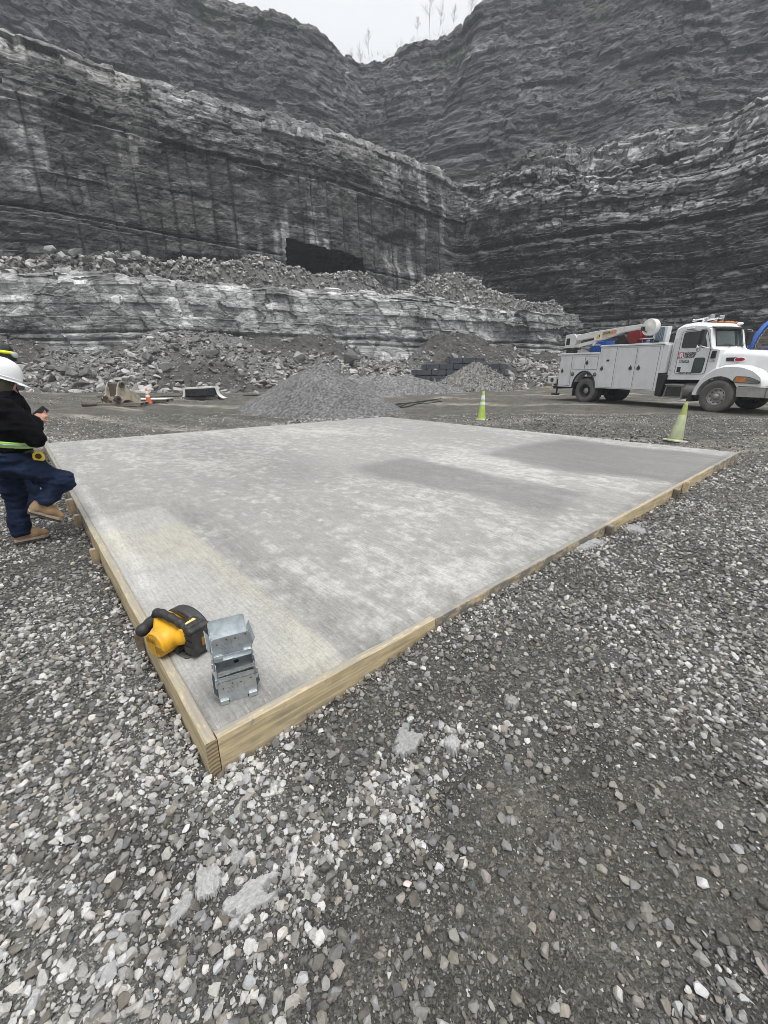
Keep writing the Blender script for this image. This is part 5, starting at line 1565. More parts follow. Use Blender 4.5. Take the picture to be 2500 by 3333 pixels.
    def yat(z): return -1.03 * (1 - .055 * max(0, z - 1.9))
    def cabpanel(name, pts, mat, par, off=.004, th=.012, bevel=.004):
        m = MB(); n = len(pts)
        V = [(x, yat(z) - off, z) for x, z in pts] + [(x, yat(z) + th, z) for x, z in pts]
        m.add(V, [tuple(range(n)), tuple(range(2 * n - 1, n - 1, -1))] + [(i, i + n, (i + 1) % n + n, (i + 1) % n) for i in range(n)])
        return m.build(name, mat, par, bevel=bevel)
    def cabline(name, pts, r, mat, par, closed=True):
        return MB().tube([(x, yat(z) - .006, z) for x, z in pts], r, 6, closed).build(name, mat, par)
    def rnd(pts, r=.08, k=4):
        out = []; n = len(pts)
        for i in range(n):
            a, b, c = Vector(pts[i - 1]), Vector(pts[i]), Vector(pts[(i + 1) % n])
            p = b + (a - b).normalized() * r; q = b + (c - b).normalized() * r
            for t in np.linspace(0, 1, k): out.append(tuple((1 - t) ** 2 * p + 2 * t * (1 - t) * b + t * t * q))
        return out
    dpts = rnd([(3.72, 1.25), (3.70, 2.68), (4.50, 2.70), (4.76, 2.08), (4.74, 1.25)], .10)
    door = cabpanel('door', dpts, M_WHITE, P, .012, .01, .006)
    cabline('door_seal', dpts, .010, M_SEAM, door)
    wpts = rnd([(3.78, 2.14), (3.78, 2.64), (4.42, 2.655), (4.64, 2.12)], .06)
    wd = MB(); n_ = len(wpts)
    wd.add([(x, yat(z) - .0155, z) for x, z in wpts], [tuple(range(n_))]); wd.build('side_window', M_GLASS, door)
    cabline('window_rubber', [(x, z) for x, z in wpts], .014, M_BLKP, door)
    ppts = rnd([(4.30, 1.29), (4.32, 1.78), (4.66, 1.78), (4.64, 1.29)], .07)
    wd = MB(); wd.add([(x, yat(z) - .0155, z) for x, z in ppts], [tuple(range(len(ppts)))]); wd.build('peep_window', M_WSCR, door)
    cabline('window_rubber', ppts, .014, M_BLKP, door)
    MB().box((3.85, -1.05, 1.40), (.12, .02, .17)).build('door_handle', M_BLKP, door, bevel=.008)
    FR = (math.pi / 2, 0, 0); ty = -1.0445
    def sticker(name, x0, x1, z0, z1, mat, par, y=-1.0432, t=.002): return MB().box(((x0 + x1) / 2, y, (z0 + z1) / 2), (x1 - x0, t, z1 - z0)).build(name, mat, par)
    sticker('logo_plate', 3.72, 3.93, 1.79, 1.985, M_LOGOR, door)
    lettering('logo_letter', 'R', .22, M_LOGOW, door, (3.79, ty, 1.805), FR, .010)
    for k in range(3): sticker('logo_stripe', 3.745, 3.785, 1.82 + k * .05, 1.85 + k * .05, M_LOGOW, door, -1.0445)
    lettering('company_name', 'ROGERS', .118, M_INK, door, (3.96, ty, 1.895), FR, .004, .86)
    lettering('company_name', 'GROUP', .118, M_INK, door, (3.96, ty, 1.795), FR, .004, .86)
    lettering('unit_number', '2750528', .125, M_INK, door, (3.80, ty, 1.625), FR, .0015, .80)
    lettering('registration', 'USDOT 284180', .072, M_INK, door, (3.87, ty, 1.262), FR, .003, .95)
    lettering('fleet_code', 'T-264', .10, M_INKG, P, (4.80, -1.034, 1.64), FR, 0, .8)
    # windscreen: two panes meeting at a centre bar
    for sy in (-1, 1):
        a = []
        for t in np.linspace(0, 1, 6):
            y = sy * (.035 + (.80 - .035) * t); p8, p9 = prof(y)[8], prof(y)[9]
            q = [(p8[0] * (1 - w_) + p9[0] * w_, p8[1] * (1 - w_) + p9[1] * w_) for w_ in (.02, .96)]
            a.append([(q[0][0] + .006, y * (1 - .055 * .8), q[0][1]), (q[1][0] + .006, y * (1 - .055 * .24), q[1][1])])
        V = [p for c in a for p in c]; m = MB(); m.add(V, [(2 * i, 2 * i + 1, 2 * i + 3, 2 * i + 2) for i in range(5)], None, True)
        g = m.build('windscreen', M_WSCR, P)
        m = MB(); m.tube([c[0] for c in a] + [c[1] for c in a[::-1]], .018, 6, True); m.build('windscreen_rubber', M_BLKP, g)
        m = MB(); b0 = Vector((4.76 + .2 * .8, sy * .42, 2.13)); m.tube([b0 + Vector((.06, 0, -.02)), b0 + Vector((.05, sy * -.2, .05)), b0 + Vector((.02, sy * .12, .10))], .010, 5); m.build('wiper', M_BLKP, P)
    m = MB(); V = []
    for y in np.linspace(-.92, .92, 9):
        v = .22 * (1 - min(1, abs(y) / .92) ** 2)
        V += [(4.50 + v, y * .95, 2.80), (4.74 + v, y * .97, 2.735), (4.74 + v, y * .97, 2.705), (4.50 + v, y * .95, 2.76)]
    m.add(V, [(i * 4 + j, i * 4 + (j + 1) % 4, i * 4 + 4 + (j + 1) % 4, i * 4 + 4 + j) for i in range(8) for j in range(4)] + [(0, 1, 2, 3), (32, 33, 34, 35)]); m.build('sun_visor', M_BLKP, P)
    for k, y in enumerate((-.62, -.3, 0, .3, .62)):
        MB().ball((4.42 + .1 * (1 - abs(y)), y, 2.955), (.085, .06, .034)).build('marker_light', M_AMBER, P)
    for y0 in (-.66, -.1):
        h = MB(); h.tube([(3.78, y0, 3.06), (4.25, y0 + .02, 3.10)], [.022, .034], 8); h.ball((3.78, y0, 3.055), .05, 10, 8); h.box((3.85, y0, 3.00), (.05, .05, .10)); h.box((4.20, y0, 3.02), (.05, .05, .12)); hn_ = h.build('air_horn', M_CHROME, P)
        MB().box((4.36, y0 + .02, 3.12), (.09, .17, .13)).build('work_lamp', M_CHROME, hn_, bevel=.02)
    MB().ball((4.62, .60, 2.90), (.10, .10, .06)).build('roof_beacon', M_LOGOW, P)
    MB().tube([(4.3, .75, 2.93), (4.28, .76, 3.5), (4.2, .78, 4.3)], [.006, .005, .003], 5).build('aerial', M_BLKP, P)
    # grab rail, mirrors
    MB().tube([(3.58, -1.06, 1.36), (3.54, -1.10, 1.40), (3.56, -1.10, 2.40), (3.62, -1.05, 2.46)], .017, 8).build('grab_rail', M_CHROME, P)
    MB().tube([(3.66, -1.03, 1.20), (3.64, -1.045, 2.62), (3.74, -1.03, 2.76)], .012, 8).build('drip_rail', M_WHITE, P)
    for sy in (-1, 1):
        ar = MB(); ar.tube([(4.62, sy * .98, 2.74), (4.66, sy * 1.40, 2.71)], .015, 8); ar.tube([(4.80, sy * 1.0, 2.06), (4.62, sy * 1.40, 2.16)], .018, 8); ar.tube([(4.66, sy * 1.40, 2.71), (4.62, sy * 1.40, 2.05)], .015, 8)
        mir = ar.build('mirror', M_CHROME, P)
        MB().box((4.62, sy * 1.38, 2.44), (.12, .23, .48), (0, .05, sy * -.15)).build('housing', M_BLKP, mir, bevel=.035, seg=3)
        MB().ball((4.56, sy * 1.36, 2.10), (.055, .13, .13)).build('wide_mirror', M_CHROME, mir)
    MB().box((4.00, -1.07, 2.755), (.26, .10, .075), (0, -.05, 0)).build('side_lamp', M_CHROME, P, bevel=.03)
    MB().prism([(4.83, 1.75), (4.98, 1.76), (4.98, 2.00), (4.85, 1.99)], -1.09, -1.028, 'y').build('intake_snorkel', M_BLKP, P, bevel=.02)
    # bonnet
    m = MB(); V = []; k = 20
    for x, hw, zt, zb in ((5.03, .86, 2.03, 1.0), (5.35, .83, 2.02, 1.0), (5.8, .78, 1.985, 1.0), (6.2, .72, 1.92, .95), (6.5, .66, 1.83, .92), (6.68, .61, 1.72, .92), (6.74, .58, 1.62, .93)):
        for i in range(k):
            a = 2 * math.pi * i / k; ca, sa = math.cos(a), math.sin(a); e = .38
            V.append((x, hw * math.copysign(abs(ca) ** e, ca), (zt + zb) / 2 + (zt - zb) / 2 * math.copysign(abs(sa) ** e, sa)))
    F = [(i * k + j, i * k + (j + 1) % k, (i + 1) * k + (j + 1) % k, (i + 1) * k + j) for i in range(6) for j in range(k)] + [tuple(range(k)), tuple(range(6 * k, 7 * k))]
    m.add(V, F, None, True); bon = m.build('bonnet', M_WHITE, P, angle=50)
    MB().prism([(5.22, 1.65), (5.20, 1.77), (5.55, 1.77), (5.62, 1.64)], -.86, -.80, 'y').build('vent', M_BLKP, bon, bevel=.02)
    o = MB(); T = Matrix.Translation((5.62, -.845, 1.70)) @ Matrix.Rotation(math.pi / 2, 4, 'X') @ Matrix.Diagonal((1.7, .72, 1, 1)); o.lathe([(.10, 0), (.10, .02), (.085, .03)], 24, T); eb = o.build('emblem_rim', M_LOGOW, bon)
    o = MB(); T2 = Matrix.Translation((5.62, -.8765, 1.70)) @ Matrix.Rotation(math.pi / 2, 4, 'X') @ Matrix.Diagonal((1.7, .72, 1, 1)); o.lathe([(.085, 0), (.08, .006)], 24, T2); o.build('emblem', M_LOGOR, eb)
    MB().box((6.77, 0, 1.32), (.06, .92, .62)).build('grille', M_CHROME, P, bevel=.03)
    # front fenders with headlights, bumper
    outer = [(4.50, .54), (4.56, .80), (4.68, 1.06), (4.86, 1.28), (5.10, 1.45), (5.36, 1.535), (5.66, 1.55), (5.98, 1.50), (6.28, 1.38), (6.52, 1.18), (6.60, 1.0), (6.60, .88)]
    inner = [(5.93, .88)] + [(5.33 + .64 * math.cos(a), .52 + .66 * math.sin(a)) for a in np.linspace(.50, math.pi - .03, 14)]
    for sy in (-1, 1):
        fm = MB(); V = []; N_ = len(outer) + len(inner)
        for y, g, dz in ((-.68, 0, .0), (-1.02, .0, .0), (-1.13, .02, -.015), (-1.19, .07, -.055)):
            for q, (x, z) in enumerate(outer):
                c = Vector((x, z)) - Vector((5.5, .8)); L = c.length; c = c * ((L - g) / L)
                V.append((5.5 + c.x, y * -sy * -1 if False else sy * -y * -1 if False else (y if sy < 0 else -y), .8 + c.y))
            for x, z in inner: V.append((x, (y if sy < 0 else -y), z))
        F = [(i * N_ + j, i * N_ + (j + 1) % N_, (i + 1) * N_ + (j + 1) % N_, (i + 1) * N_ + j) for i in range(3) for j in range(N_)] + [tuple(range(N_)), tuple(range(3 * N_, 4 * N_))]
        fm.add(V, F, None, True); fe = fm.build('fender', M_WHITE, P, angle=32)
        # wrap-round headlight let into the outer face
        hp = rnd([(5.74, 1.00), (5.80, 1.18), (6.16, 1.165), (6.50, 1.03), (6.48, .96)], .045, 3)
        hy = sy * 1.20
        h = MB(); V = [(x, hy + sy * .006 , z) for x, z in hp]; V2 = [(x, sy * 1.08, z) for x, z in hp]
        n2 = len(hp); h.add(V + V2, [tuple(range(n2)), tuple(range(2 * n2 - 1, n2 - 1, -1))] + [(i, i + n2, (i + 1) % n2 + n2, (i + 1) % n2) for i in range(n2)])
        hl = h.build('headlight', M_LENS, fe, bevel=.008)
        MB().tube([(x, sy * 1.207, z) for x, z in hp], .010, 6, True).build('bezel', M_SEAM, hl)
        MB().prism(rnd([(5.79, 1.01), (5.83, 1.165), (6.10, 1.15), (6.10, .99)], .04, 3), sy * 1.195, sy * 1.212, 'y').build('indicator', M_AMBER, hl, bevel=.003)
    m = MB()
    bp = [(5.93, .54), (5.88, .865), (6.70, .865), (6.70, .54)]
    for sy in (-1, 1): m.prism(bp, sy * 1.04, sy * 1.195, 'y')
    m.box((6.84, 0, .70), (.28, 2.39, .33)); m.build('bumper', M_ALU, P, bevel=.02)
    # step box, tank
    m = MB(); m.prism([(3.47, .38), (3.55, .90), (4.18, .90), (4.20, .38)], -1.10, -.55, 'y'); st = m.build('step_box', M_ALUD, P, bevel=.012)
    m = MB(); m.box((3.84, -1.14, .38), (.72, .10, .045)); m.box((3.85, -1.10, .865), (.66, .06, .04)); m.build('tread_plate', M_ALU, st, bevel=.006)
    MB().prism([(3.56, .46), (3.60, .80), (4.12, .80), (4.13, .46)], -1.105, -1.098, 'y').build('recess', M_DKST, st)
    MB().cyl((4.10, -.82, .66), (4.62, -.82, .66), .27, None, 28).build('air_tank', M_ALUD, P, bevel=.03)
    MB().prism([(4.40, .32), (4.58, .32), (4.56, .62), (4.46, .62)], -1.16, -.72, 'y').build('mud_flap', M_BLKP, P)
    # ------------------------------------------------ crane
    yc = -.80
    m = MB(); m.cyl((-1.36, yc, 2.10), (-1.36, yc, 2.32), .24, None, 24); m.box((-1.36, yc, 2.34), (.55, .55, .08)); m.build('crane_base', M_DKST, P, bevel=.01)
    m = MB()
    for dy in (-.17, .17): m.prism([(-1.62, 2.38), (-1.10, 2.38), (-1.02, 2.86), (-1.16, 2.98), (-1.62, 2.96), (-1.66, 2.7)], yc + dy - .025, yc + dy + .025, 'y')
    m.box((-1.58, yc, 2.66), (.10, .30, .52)); m.cyl((-1.12, yc - .21, 2.80), (-1.12, yc + .21, 2.80), .10, None, 18); post = m.build('crane_post', M_CRANE, P, bevel=.008)
    MB().box((-1.46, yc - .199, 2.66), (.20, .012, .28)).build('recess', M_BLKP, post)
    m = MB(); m.cyl((-1.66, yc - .18, 3.02), (-1.66, yc + .2, 3.02), .10, None, 16); m.box((-1.72, yc, 2.98), (.3, .3, .12)); m.tube([(-1.8, yc, 3.05), (-1.7, yc + .1, 3.18), (-1.5, yc + .1, 3.05), (-1.4, yc, 2.98)], .018, 6); m.build('winch', M_BLKP, P, bevel=.01)
    # boom: box section tapering, rising slightly towards the cab
    def bm_(x): return 2.80 + (x + 1.12) * .063
    m = MB()
    m.prism([(-1.12, bm_(-1.12) - .13), (-1.18, bm_(-1.12) + .04), (-1.05, bm_(-1.12) + .11), (-.3, bm_(-.3) + .14), (2.0, bm_(2) + .10), (2.0, bm_(2) - .06), (1.15, bm_(1.15) - .08), (.25, bm_(.25) - .25), (-.10, bm_(-.1) - .25), (-.14, bm_(-.1) - .10)], yc - .13, yc + .13, 'y')
    boom = m.build('boom', M_CRANE, P, bevel=.012)
    m = MB(); m.prism([(1.9, bm_(1.9) - .07), (1.9, bm_(1.9) + .11), (2.36, bm_(2.36) + .10), (2.36, bm_(2.36) - .06)], yc - .095, yc + .095, 'y'); m.build('extension', M_CRANE, boom, bevel=.01)
    T = Matrix.Translation((2.32, yc - .10, 2.96)) @ Matrix.Rotation(math.pi / 2, 4, 'X')
    m = MB(); m.lathe([(.285, -.24), (.30, -.22), (.30, .0), (.285, .03), (.12, .05), (.09, .07), (.0001, .07)], 36, T); sh = m.build('sheave_head', M_CRANE, boom)
    m = MB(); m.tube([(2.05, yc - .15, 3.0), (2.15, yc - .17, 2.86), (2.3, yc - .17, 2.78)], .018, 6); m.box((2.12, yc - .13, 2.92), (.16, .06, .14)); m.build('boom_hardware', M_BLKP, boom)
    m = MB(); m.cyl((-1.14, yc, 2.45), (-.15, yc, 2.60), .075, None, 18); m.ball((-.14, yc, 2.60), .10); m.cyl((-1.16, yc - .12, 2.44), (-1.16, yc + .12, 2.44), .07, None, 14); m.build('lift_cylinder', M_CRANE, P)
    sb = yc - .1345
    sticker('decal', .02, .16, 2.70, 2.86, M_YEL, boom, sb); sticker('decal_bar', .14, .18, 2.74, 2.84, M_BLKP, boom, sb - .002)
    d = MB().prism([(.28, bm_(.28) - .20), (.28, bm_(.28) + .03), (.96, bm_(.96) + .04), (.96, bm_(.96) - .10)], sb - .001, sb + .001, 'y').build('decal', M_YELP, boom)
    lettering('crane_name', 'STELLAR', .15, M_INK, boom, (.33, sb - .004, bm_(.33) - .055), (math.pi / 2, -.063, 0), .003, .60)
    lettering('crane_number', '10620', .20, M_ORNG, boom, (.66, sb - .005, bm_(.66) - .08), (math.pi / 2, -.063, 0), .003, .55, shear=.2)
    # ------------------------------------------------ gear in the bed
    b = MB().prism([(-.72, 1.15), (-.72, 2.42), (-.55, 2.60), (.05, 2.62), (.05, 1.15)], -.35, .45, 'y').build('blue_welder', M_BLUE, P, bevel=.02)
    lettering('maker_name', 'Miller', .12, M_LOGOW, b, (-.48, -.353, 2.44), FR, .002)
    MB().ball((-.58, -.352, 2.49), (.07, .006, .05)).build('maker_mark', M_LOGOW, b)
    m = MB(); m.box((.62, .1, 1.9), (.5, .6, 1.5)); m.cyl((.75, -.25, 2.60), (.75, .35, 2.60), .22, None, 20); m.build('gear_rack', M_DKST, P, bevel=.02)
    m = MB(); T = Matrix.Translation((1.30, -.12, 2.74)) @ Matrix.Rotation(math.pi / 2, 4, 'X'); m.lathe([(.30, -.2), (.30, -.17), (.14, -.17), (.14, .17), (.30, .17), (.30, .2), (.05, .2)], 24, T); m.build('hose_reel', M_REDP, P)
    c_ = MB().prism([(1.25, 1.15), (1.25, 2.62), (1.95, 2.62), (2.02, 3.02), (2.50, 3.00), (2.44, 1.15)], -.05, .22, 'y').build('compressor', M_WHITED, P, bevel=.015)
    cp = MB().box((2.225, -.056, 2.72), (.34, .010, .52)).build('vent_panel', M_BLUG, c_)
    for k in range(5): MB().box((2.09 + k * .067, -.063, 2.72), (.016, .006, .50)).build('vent_bar', M_CHROME, cp)
    sticker('label_plate', 1.56, 2.02, 2.46, 2.585, M_NAVY, c_, -.053); lettering('model_text', '60R', .10, M_LOGOW, c_, (1.72, -.0555, 2.487), FR, .003)
    sticker('label_plate', 1.28, 1.54, 2.46, 2.585, M_LOGOR, c_, -.053)
    MB().box((2.62, -.75, 2.42), (.16, .14, .16)).build('flood_lamp', M_BLKP, P, bevel=.03)
    m = MB(); m.tube([(2.5, -.95, 2.37), (2.62, -1.05, 2.40), (2.8, -.95, 2.37)], .025, 8); m.build('grab_handle', M_BLKP, P)
M_ALUD = pmat('dirty_aluminium', (.20, .195, .185), .5, .4, .2, 7, .1, 40, (.12, .11, .10), .8, 4)
M_YELP = pmat('decal_cream', (.60, .47, .30), .5)
M_BLUG = pmat('vent_blue', (.10, .17, .24), .4, 0, .3, 9)
TRUCK_O = (10.178, 19.789, .429)
truck()
# ------------------------------------------------------------------ soft bodies from distance fields
def surface_nets(fn, lo, hi, vox):
    ax = [np.arange(lo[i] - vox, hi[i] + 2 * vox, vox) for i in range(3)]
    X, Y, Z = np.meshgrid(*ax, indexing='ij')
    D = fn(X, Y, Z); nx, ny, nz = D.shape; S = D < 0
    acc = np.zeros((nx - 1, ny - 1, nz - 1, 3)); cnt = np.zeros((nx - 1, ny - 1, nz - 1))
    I = np.stack(np.meshgrid(np.arange(nx - 1), np.arange(ny - 1), np.arange(nz - 1), indexing='ij'), -1).astype(float)
    cs = [(a, b, c) for a in (0, 1) for b in (0, 1) for c in (0, 1)]
    def sub(A, c): return A[c[0]:nx - 1 + c[0], c[1]:ny - 1 + c[1], c[2]:nz - 1 + c[2]]
    for a in cs:
        for k in range(3):
            if a[k]: continue
            b = list(a); b[k] = 1
            d0, d1 = sub(D, a), sub(D, tuple(b)); m = (d0 < 0) != (d1 < 0)
            t = np.where(m, d0 / np.where(m, d0 - d1, 1), 0)
            p = np.zeros(d0.shape + (3,)); p[...] = a; p[..., k] = t
            acc += p * m[..., None]; cnt += m
    act = cnt > 0
    idx = -np.ones(act.shape, int); idx[act] = np.arange(act.sum())
    V = (I[act] + acc[act] / cnt[act][:, None]) * vox + np.array([ax[i][0] for i in range(3)])
    F = []
    for k in range(3):
        o1, o2 = [(1, 2), (2, 0), (0, 1)][k]
        sl = [slice(1, -1)] * 3; sl[k] = slice(0, -1)
        s0 = S[tuple(sl)]; sh = [slice(1, -1)] * 3; sh[k] = slice(1, None)
        s1 = S[tuple(sh)]
        m = s0 != s1; pos = np.argwhere(m) + np.array([0 if q == k else 1 for q in range(3)])
        fl = s0[m]
        def at(d1, d2):
            q = pos.copy(); q[:, o1] += d1; q[:, o2] += d2; return idx[q[:, 0], q[:, 1], q[:, 2]]
        q = np.stack([at(-1, -1), at(0, -1), at(0, 0), at(-1, 0)], 1)
        q[~fl] = q[~fl][:, ::-1]; F.append(q)
    F = np.concatenate(F); F = F[(F >= 0).all(1)]
    return V, F
def smin(a, b, k):
    h = np.clip(.5 + .5 * (b - a) / k, 0, 1); return b + (a - b) * h - k * h * (1 - h)
def rcone(a, b, r0, r1, sy=1.0):
    a = np.array(a, float); b = np.array(b, float); ba = b - a
    def f(X, Y, Z):
        px, py, pz = X - a[0], Y - a[1], Z - a[2]
        h = np.clip((px * ba[0] + py * ba[1] + pz * ba[2]) / (ba @ ba), 0, 1)
        return np.sqrt((px - ba[0] * h) ** 2 + ((py - ba[1] * h) / sy) ** 2 + (pz - ba[2] * h) ** 2) - (r0 + (r1 - r0) * h)
    return f
def ell(c, r, rot=0.0):
    """ellipsoid, rot about y (nodding forward)"""
    ca, sa = math.cos(rot), math.sin(rot)
    def f(X, Y, Z):
        x, y, z = X - c[0], Y - c[1], Z - c[2]
        u, w_ = x * ca - z * sa, x * sa + z * ca
        k = np.sqrt((u / r[0]) ** 2 + (y / r[1]) ** 2 + (w_ / r[2]) ** 2)
        return (k - 1) * min(r)
    return f
def union(fs, k=.03):
    def f(X, Y, Z):
        d = fs[0](X, Y, Z)
        for g in fs[1:]: d = smin(d, g(X, Y, Z), k)
        return d
    return f
def folds(f, amp, sc, seed, dirn=(1, 1, 1)):
    def g(X, Y, Z):
        d = f(X, Y, Z); near = np.abs(d) < .06
        n = np.zeros_like(d); n[near] = fbm(X[near] * sc * dirn[0], Y[near] * sc * dirn[1], Z[near] * sc * dirn[2], seed, 3) - .5
        return d + n * amp
    return g
def soft(name, f, lo, hi, vox, mat, parent):
    V, F = surface_nets(f, lo, hi, vox)
    return np_mesh(name, V, F, mat, parent, None, True)

M_SKIN = pmat('skin', (.47, .25, .18), .5, 0, .10, 30, .1, 120)
M_JACK = pmat('black_fleece', (.006, .006, .008), .95, 0, .4, 14, .5, 220, bdist=.003, spec=.06)
M_JEAN = pmat('dark_denim', (.011, .018, .042), .9, 0, .35, 9, .35, 260, (.032, .048, .085), .7, 6, bdist=.002, spec=.12)
M_BOOT = pmat('tan_leather', (.30, .19, .095), .7, 0, .2, 14, .3, 60, (.18, .13, .09), .8, 9)
M_SOLE = pmat('boot_sole', (.36, .30, .24), .8, 0, .2, 20, .2, 60, (.14, .12, .10), .7, 10)
M_SOLEB = pmat('boot_tread', (.055, .050, .046), .9, 0, .3, 20)
M_HATW = pmat('white_hard_hat', (.80, .81, .82), .28, 0, .02, 4)
M_HATK = pmat('black_hard_hat', (.018, .019, .022), .35, 0, .2, 4)
M_OLIVE = pmat('olive_hood', (.050, .047, .028), .9, 0, .45, 16, .4, 120)
M_HIVIS = pmat('hi_vis_lime', (.42, .80, .16), .6, 0, .06, 20)
M_HIVY = pmat('hi_vis_yellow', (.80, .85, .03), .5, 0, .06, 20)
M_SILV = pmat('reflective_tape', (.45, .48, .47), .4, .2, .1, 30)
M_TAPEY = pmat('tape_yellow', (.80, .55, .02), .4, 0, .05, 20)

def hand(root, wrist, d, palm_n, curl, side, scale=1.0):
    """five-fingered hand as one surface: d points along the fingers, palm_n out of the palm"""
    d = Vector(d).normalized(); n = Vector(palm_n); n = (n - d * n.dot(d)).normalized(); s_ = d.cross(n) * side
    W = Vector(wrist); k = scale
    fs = [rcone(W, W + d * .05 * k, .024 * k, .030 * k), rcone(W + d * .04 * k + s_ * .022 * k, W + d * .085 * k + s_ * .026 * k, .018 * k, .014 * k), rcone(W + d * .04 * k - s_ * .022 * k, W + d * .08 * k - s_ * .026 * k, .018 * k, .013 * k)]
    for i, (o, L) in enumerate(((.028, .068), (.010, .078), (-.010, .072), (-.028, .058))):
        p = W + d * (.088 - .004 * abs(i - 1)) * k + s_ * o * k; q = p; ang = 0; r = .0098
        for j, seg in enumerate((.45, .32, .23)):
            ang += curl * (.7, 1.0, .8)[j] * (1 + .1 * i)
            e = q + (d * math.cos(ang) + n * math.sin(ang)) * L * seg * k
            fs.append(rcone(q, e, r * k, (r - .0009) * k)); q = e; r -= .0009
    t0 = W + d * .03 * k + s_ * .026 * k; t1 = t0 + (d * .55 + s_ * .7 + n * .35).normalized() * .042 * k; t2 = t1 + (d * .9 + n * .45).normalized() * .034 * k
    fs += [rcone(t0, t1, .014 * k, .011 * k), rcone(t1, t2, .0105 * k, .0085 * k)]
    return union(fs, .006)

def boot(root, heel, toe, up, label=None):
    """laced work boot: heel and toe are on the ground line of the sole, up points along the shin"""
    h, t, u = Vector(heel), Vector(toe), Vector(up).normalized()
    d = (t - h).normalized(); L = (t - h).length; u = (u - d * u.dot(d)).normalized(); s_ = d.cross(u)
    P = lambda a, b, c=0: h + d * a * L + u * b + s_ * c
    f = union([rcone(P(.16, .055), P(.22, .15), .048, .052), rcone(P(.16, .05), P(.55, .052), .046, .046), rcone(P(.55, .050), P(.86, .042), .045, .036), rcone(P(.30, .10), P(.62, .065), .042, .040)], .03)
    def cut(X, Y, Z):
        hgt = (X - h.x) * u.x + (Y - h.y) * u.y + (Z - h.z) * u.z
        return np.maximum(f(X, Y, Z), .018 - hgt)
    pts = [h, t, P(.2, .22)]
    lo = [min(p[i] for p in pts) - .09 for i in range(3)]; hi = [max(p[i] for p in pts) + .09 for i in range(3)]
    b = soft('boot', folds(cut, .010, 26, 3), lo, hi, .009, M_BOOT, root)
    out = [(-.02, .030), (.00, .044), (.2, .047), (.45, .043), (.65, .050), (.85, .046), (.96, .030), (1.0, .0)]
    poly = [(a, w_) for a, w_ in out] + [(a, -w_) for a, w_ in out[::-1][1:]]
    m = MB(); n = len(poly)
    for (z0, z1, mi, gr) in ((.010, .032, 0, 1.06), (-.010, .0095, 1, 1.0)):
        m.cur = mi
        V = [P(a, z0, c * gr) for a, c in poly] + [P(a, z1, c * gr) for a, c in poly]
        m.add(V, [tuple(range(n)), tuple(range(2 * n - 1, n - 1, -1))] + [(i, i + n, (i + 1) % n + n, (i + 1) % n) for i in range(n)])
    m.build('sole', [M_SOLE, M_SOLEB], b)
    lc = MB()
    for i in range(5):
        a = .34 + .07 * i; z = .150 - .016 * i
        lc.tube([P(a, z - .012, -.034), P(a + .01, z + .004, 0), P(a, z - .012, .034)], .0035, 5)
    lc.build('laces', M_SOLE, b)
    return b

def hard_hat(root, c, tilt, mat, parent_parts=None, brim_fwd=.055, sc=1.0):
    """c: centre of the rim; tilt: nod forward (radians)"""
    T = Matrix.Translation(c) @ Matrix.Rotation(tilt, 4, 'Y') @ Matrix.Scale(sc, 4)
    m = MB(); n = 40
    prof = [(1.0, 0), (1.0, .03), (.97, .06), (.90, .10), (.76, .135), (.55, .158), (.30, .170), (.0001, .173)]
    V = []; 
    for r, z in prof:
        for k in range(n):
            a = 2 * math.pi * k / n
            V.append((.142 * r * math.cos(a), .112 * r * math.sin(a), z))
    F = [(i * n + k, i * n + (k + 1) % n, (i + 1) * n + (k + 1) % n, (i + 1) * n + k) for i in range(len(prof) - 1) for k in range(n)]
    m.add(V, F, T, True)
    # rim and peak
    V = []
    for k in range(n):
        a = 2 * math.pi * k / n; pk = max(0, math.cos(a)) ** 3 * brim_fwd + .012
        ca, sa = math.cos(a), math.sin(a)
        V += [(.142 * ca, .112 * sa, .004), (.142 * ca + pk * ca, .112 * sa + pk * .6 * sa, -.004 - .012 * (pk > .03)), (.142 * ca + pk * ca, .112 * sa + pk * .6 * sa, -.008 - .012 * (pk > .03)), (.137 * ca, .107 * sa, -.003)]
    F = [(k * 4 + j, ((k + 1) % n) * 4 + j, ((k + 1) % n) * 4 + j + 1, k * 4 + j + 1) for k in range(n) for j in range(3)]
    m.add(V, F, T, True)
    # raised ridges on the crown
    for y in (-.025, .025):
        m.tube([T @ Vector((.142 * math.cos(t) * .93, y, .172 * math.sin(t) + .0)) for t in np.linspace(.45, 2.6, 14)], .006, 6)
    m.tube([T @ Vector((.143 * math.cos(t), .113 * math.sin(t), .020)) for t in np.linspace(0, 2 * math.pi, 40)[:-1]], .0045, 5, True)
    return m.build('hard_hat', mat, root, angle=50), T

def head(root, c, nod, hood=None):
    c = Vector(c); Ry = Matrix.Rotation(nod, 3, 'Y')
    p = lambda x, y, z: tuple(c + Ry @ Vector((x, y, z)))
    fs = [ell(p(0, 0, .02), (.098, .078, .115), nod), ell(p(.025, 0, -.055), (.070, .058, .065), nod), rcone(p(.085, 0, .005), p(.108, 0, -.028), .010, .015), ell(p(.072, 0, -.072), (.020, .026, .010), nod), ell(p(.074, 0, -.086), (.018, .024, .010), nod), ell(p(.060, 0, -.105), (.026, .028, .022), nod)]
    fs += [ell(p(-.005, s_ * .078, -.01), (.018, .010, .032), nod) for s_ in (-1, 1)]
    fs += [ell(p(.080, s_ * .030, .028), (.014, .020, .008), nod) for s_ in (-1, 1)]
    f = union(fs, .012)
    def g(X, Y, Z):
        d = f(X, Y, Z)
        for s_ in (-1, 1):
            e = ell(p(.096, s_ * .032, .010), (.016, .018, .010), nod)(X, Y, Z); d = -smin(-d, e, .012)
        return d
    return g, p

